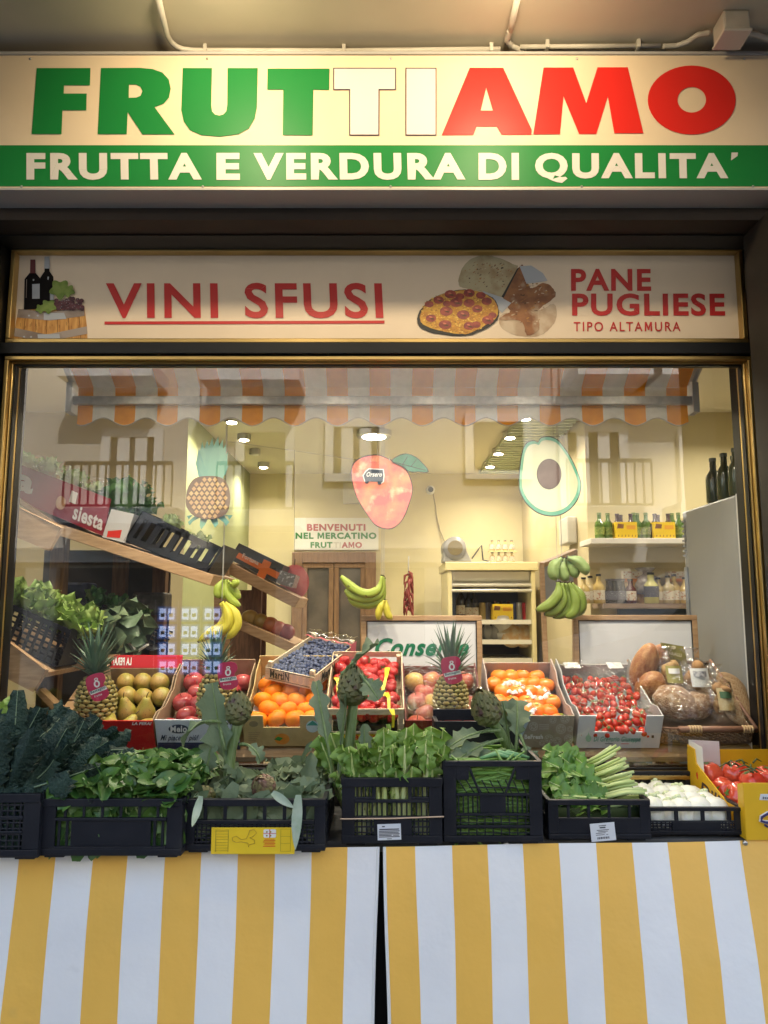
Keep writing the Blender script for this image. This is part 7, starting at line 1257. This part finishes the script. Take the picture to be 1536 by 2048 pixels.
# yellow tomato carton at the right edge
YLC = mat('yellow_carton', (.72, .42, .015), .4); Yy = 2.035; yc = thing('tomato_carton', 'yellow open carton of large ribbed tomatoes at the right picture edge', 'carton', P(1600, 1680, Yy))
x0, x1 = P(1493, 1680, Yy).x, P(1700, 1680, Yy).x; z = ZT + .001; hz = P(1493, 1566, Yy).z; dd = .36
m_ = MB(); m_.bx(x0 + .004, x1, Yy + .0045, Yy + dd, z, z + .004); m_.bx(x0, x1, Yy + dd + .0005, Yy + dd + .005, z, hz + .02); m_.bx(x1 - .004, x1, Yy + .0045, Yy + dd, z + .0045, hz)
m_.prism([V(x0, Yy + .0045, z), V(x0, Yy + dd, z), V(x0, Yy + dd, hz + .035), V(x0, Yy + dd * .86, hz + .03), V(x0, Yy + dd * .84, hz - .01), V(x0, Yy + dd * .3, z + .07), V(x0, Yy + .035, z + .07), V(x0, Yy + .034, hz - .01), V(x0, Yy + .0045, hz)], (.004, 0, 0)); m_.build('carton_body', YLC, yc)
m_ = MB(); m_.bx(x0, x1, Yy, Yy + .004, z, hz); fp_ = m_.build('front_panel', YLC, yc, bevel=.001)
m_ = MB(); fy = Yy - .001
m_.prism([P(x, y, fy) for x, y in ((1521, 1588), (1600, 1589), (1600, 1602), (1519, 1600))], (0, .0008, 0), 0); ptext(m_, 'Italia 1', 1525, 1560, 1593, 1598, fy - .0002, off=.03, mi=1)
for r0, mi, e in ((1., 2, .0004), (.0, 0, 0)):
    pass
sw = [P(x, y, fy - .0006) for x, y in ((1560, 1626), (1535, 1626), (1522, 1634), (1521, 1641), (1530, 1644), (1560, 1645))]; m_.tube(sw, .0052, 6, 0); m_.tube([p + V(0, -.0035, 0) for p in sw], .0034, 6, 2); s2_ = [P(x, y, fy - .0006) for x, y in ((1529, 1650), (1537, 1654), (1560, 1654))]; m_.tube(s2_, .0028, 6, 2)
m_.build('prints', [LAB, INK, mat('violet_ink', (.03, .02, .12), .5)], fp_)
m_ = MB(); sx = x0 - .001; SP_ = lambda v, h_: V(sx, Yy + dd * (1 - v), z + h_)
text(m_, 'Dilli', SP_(.24, .055), SP_(.66, .04) - SP_(.24, .055), V(0, 0, .035), off=.03, shear=.2, eps=-.0004); m_.build('side_print', mat('violet_ink_side', (.05, .02, .03), .5), yc)
m_ = MB(); m_.prism([V(x0 + .0045, Yy + dd * .7, z + .06), V(x0 + .0045, Yy + dd - .001, z + .06), V(x0 + .0045, Yy + dd - .001, hz + .05), V(x0 + .0045, Yy + dd * .72, hz + .045)], (.0008, 0, 0)); m_.prism([V(x0 + .006, Yy + dd - .002, z + .06), V(x0 + .1, Yy + dd - .002, z + .06), V(x0 + .1, Yy + dd - .002, hz + .045), V(x0 + .006, Yy + dd - .002, hz + .05)], (0, .0008, 0)); m_.build('paper_liner', WHITE, yc)
for k, (u, v, w_, r_) in enumerate(((.04, .84, .1, (0, -.2, 0)), (.045, .62, .07, (.3, -1.3, .2)), (.05, .38, .075, (0, -1.2, 0)), (.115, .8, .105, (.3, .2, 1)), (.12, .55, .1, (-.4, .3, 2)), (.115, .28, .085, (-.3, .2, 1)), (.19, .7, .1, (.2, 0, 0)), (.19, .42, .1, (0, .3, 1)), (.19, .16, .09, (.2, .2, 2)), (.05, .18, .06, (0, -1, .4)))): put(BEEF, TRS(V(x0 + u, Yy + dd * v, z + w_), r_, rnd.uniform(1., 1.14)))
m_ = MB()
for k in range(12):
    p = V(x0 + rnd.uniform(.05, .2), Yy + dd * rnd.uniform(.3, .9), z + .135 + rnd.uniform(0, .02)); a = rnd.random() * 6.28; d_ = V(math.cos(a), math.sin(a) * .6, .1); m_.tube([p, p + d_ * .02 + V(0, 0, .008), p + d_ * .045 - V(0, 0, .004)], [.0028, .0024, .0012], 6)
tag(m_.build('tomato_vines', mat('dark_vine', (.06, .1, .03), .6), None, smooth=True, origin=V(x0 + .1, Yy + .2, z + .13)), 'dark green vine stalks on the large tomatoes in the yellow carton', 'vines', kind='stuff')
# ================================================================ ACROSS THE STREET (mirrored in the window)
YO = -6.3; YV = 2 * YG - YO     # mirrored distance
def PO(px, py): p = P(px, py, YV); return V(p.x, YO, p.z)
ob_ = thing('facing_building', 'cream apartment house across the street with white balconies and shutters', 'building', (0, YO, 0))
FW = mat('facade_cream', (.62, .58, .5), .85, (.56, .52, .45), sc_=1.5); FT = mat('facade_trim', (.75, .73, .68), .7); SHT = mat('shutter_grey', (.45, .45, .42), .6); WND = mat('dark_window', (.03, .035, .04), .1); IRON = mat('balcony_iron', (.05, .05, .045), .6)
m_ = MB(); m_.bx(-12, 12, YO - 6, YO, 0, 6.3); m_.build('wall', FW, ob_)
zfl = PO(768, 1110).z; m_ = MB(); m_.bx(-12, 12, YO + .002, YO + .12, zfl - .12, zfl + .1); m_.bx(-12, 12, YO + .002, YO + .3, 6.1, 6.35); m_.build('string_course', FT, ob_)
def balcony(x0, x1, y0, y1):
    a, b_ = PO(x0, y1), PO(x1, y0); m_ = MB(); m_.bx(a.x - .1, b_.x + .1, YO + .003, YO + .85, a.z - .22, a.z); m_.build('balcony_slab', FT, ob_)
    m_ = MB(); n = int((b_.x - a.x) / .11)
    for k in range(n + 1): x = a.x + (b_.x - a.x) * k / n; m_.bx(x - .012, x + .012, YO + .79, YO + .815, a.z + .05, b_.z)
    m_.bx(a.x, b_.x, YO + .78, YO + .825, b_.z, b_.z + .05); m_.bx(a.x, b_.x, YO + .78, YO + .825, a.z + .02, a.z + .05)
    m_.build('railing', IRON, ob_)
for q in ((455, 600, 950, 1035), (170, 375, 950, 1030), (1110, 1265, 945, 1028), (1330, 1520, 945, 1020), (175, 330, 640, 758), (440, 600, 640, 765), (1140, 1265, 640, 755), (1280, 1420, 640, 755)): balcony(*q)
def window(x0, x1, y0, y1, n=0):
    a, b_ = PO(x0, y1), PO(x1, y0); m_ = MB(); ring(m_, a.x, b_.x, a.z, b_.z, .13, YO + .003, YO + .1); f = m_.build('window', FT, ob_); m_ = MB(); m_.bx(a.x + .13, b_.x - .13, YO + .003, YO + .03, a.z + .13, b_.z - .13); m_.build('pane', WND, f)
    if n:
        m_ = MB()
        for k in range(n): x = a.x + .2 + (b_.x - a.x - .4) * (k + .5) / n; m_.bx(x - .09, x + .09, YO + .035, YO + .08, a.z + .13, b_.z - .13)
        m_.build('shutter', FT, f)
for q in ((650, 775, 840, 965, 2), (930, 1060, 830, 960, 0), (200, 330, 860, 1035, 2), (470, 590, 850, 1035, 0), (1120, 1250, 850, 1030, 2), (1360, 1480, 860, 1020, 1), (180, 320, 560, 760, 1), (640, 780, 560, 700, 2), (960, 1080, 560, 700, 0), (1150, 1400, 560, 755, 2), (460, 590, 560, 760, 1)): window(*q)
SHF = mat('shop_dark', (.08, .07, .065), .4)
m_ = MB(); m_.bx(-12, 12, YO + .003, YO + .05, .1, zfl - .2); m_.build('ground_floor_front', SHF, ob_)
m_ = MB()
for x in (-9, -6.2, -5.3, -1.6, .6, 3.2, 5.8, 8.4): m_.bx(x, x + .45, YO + .053, YO + .2, 0, zfl - .21)
m_.build('pilaster', FW, ob_)
# lit property cards in the window opposite
t = thing('card_display', 'grid of backlit picture cards hanging in the shop window across the street', 'display', PO(385, 1340) + V(0, .06, 0))
LIT = mat('backlit_card', (.4, .5, .8), .4, emit=1.5); BLU = mat('card_blue_frame', (.05, .1, .3), .4, emit=.6); PIC = mat('card_picture', (.2, .2, .25), .4, (.1, .2, .1), sc_=6)
for r_ in range(4):
    for k in range(3):
        a, b_ = PO(318 + k * 45, 1243 + r_ * 35), PO(357 + k * 45, 1213 + r_ * 35); m_ = MB(); yy = YO + .07
        m_.bx(a.x, b_.x, yy, yy + .02, a.z, b_.z, 0); mid = (a.x + b_.x) / 2
        for s0, s1 in ((a.x + .03, mid - .015), (mid + .015, b_.x - .03)):
            m_.bx(s0, s1, yy + .0205, yy + .024, a.z + .03, b_.z - .03, 1); m_.bx(s0 + .02, s1 - .02, yy + .0245, yy + .027, a.z + .07, b_.z - .1, 2)
        m_.build('lit_card', [BLU, LIT, PIC], t)
m_ = MB()
for k in range(4): x = PO(315 + k * 45, 1200).x; m_.bx(x - .006, x + .006, YO + .075, YO + .085, PO(0, 1345).z, PO(0, 1200).z)
m_.build('cable', STEEL, t)
# parked van by the far kerb
pv = thing('parked_van', 'pale parked van by the far kerb seen only as a reflection', 'van', (3.9, -3.6, 0)); VP = mat('van_paint', (.5, .5, .5), .3, coat=.5)
prof = [(1.9, .35), (1.95, .95), (2.6, 1.1), (3.35, 1.75), (3.6, 1.82), (6.4, 1.85), (6.5, 1.6), (6.5, .35)]
m_ = MB(); m_.prism([V(x, -4.5, z_) for x, z_ in prof], (0, 1.7, 0)); m_.build('body', VP, pv, bevel=.05)
m_ = MB(); m_.prism([V(2.75, -2.797, 1.15), V(3.4, -2.797, 1.68), V(4.3, -2.797, 1.7), V(4.3, -2.797, 1.15)], (0, .003, 0)); m_.prism([V(4.42, -2.797, 1.15), V(4.42, -2.797, 1.7), V(6.2, -2.797, 1.7), V(6.2, -2.797, 1.15)], (0, .003, 0)); m_.build('side_window', WND, pv)
for x in (2.7, 5.6):
    for y in (-4.5, -2.95): m_ = MB(); m_.tube([(x, y - .02, .33), (x, y + .17, .33)], .33, 20); m_.build('wheel', mat('tyre', (.02, .02, .02), .8), pv)
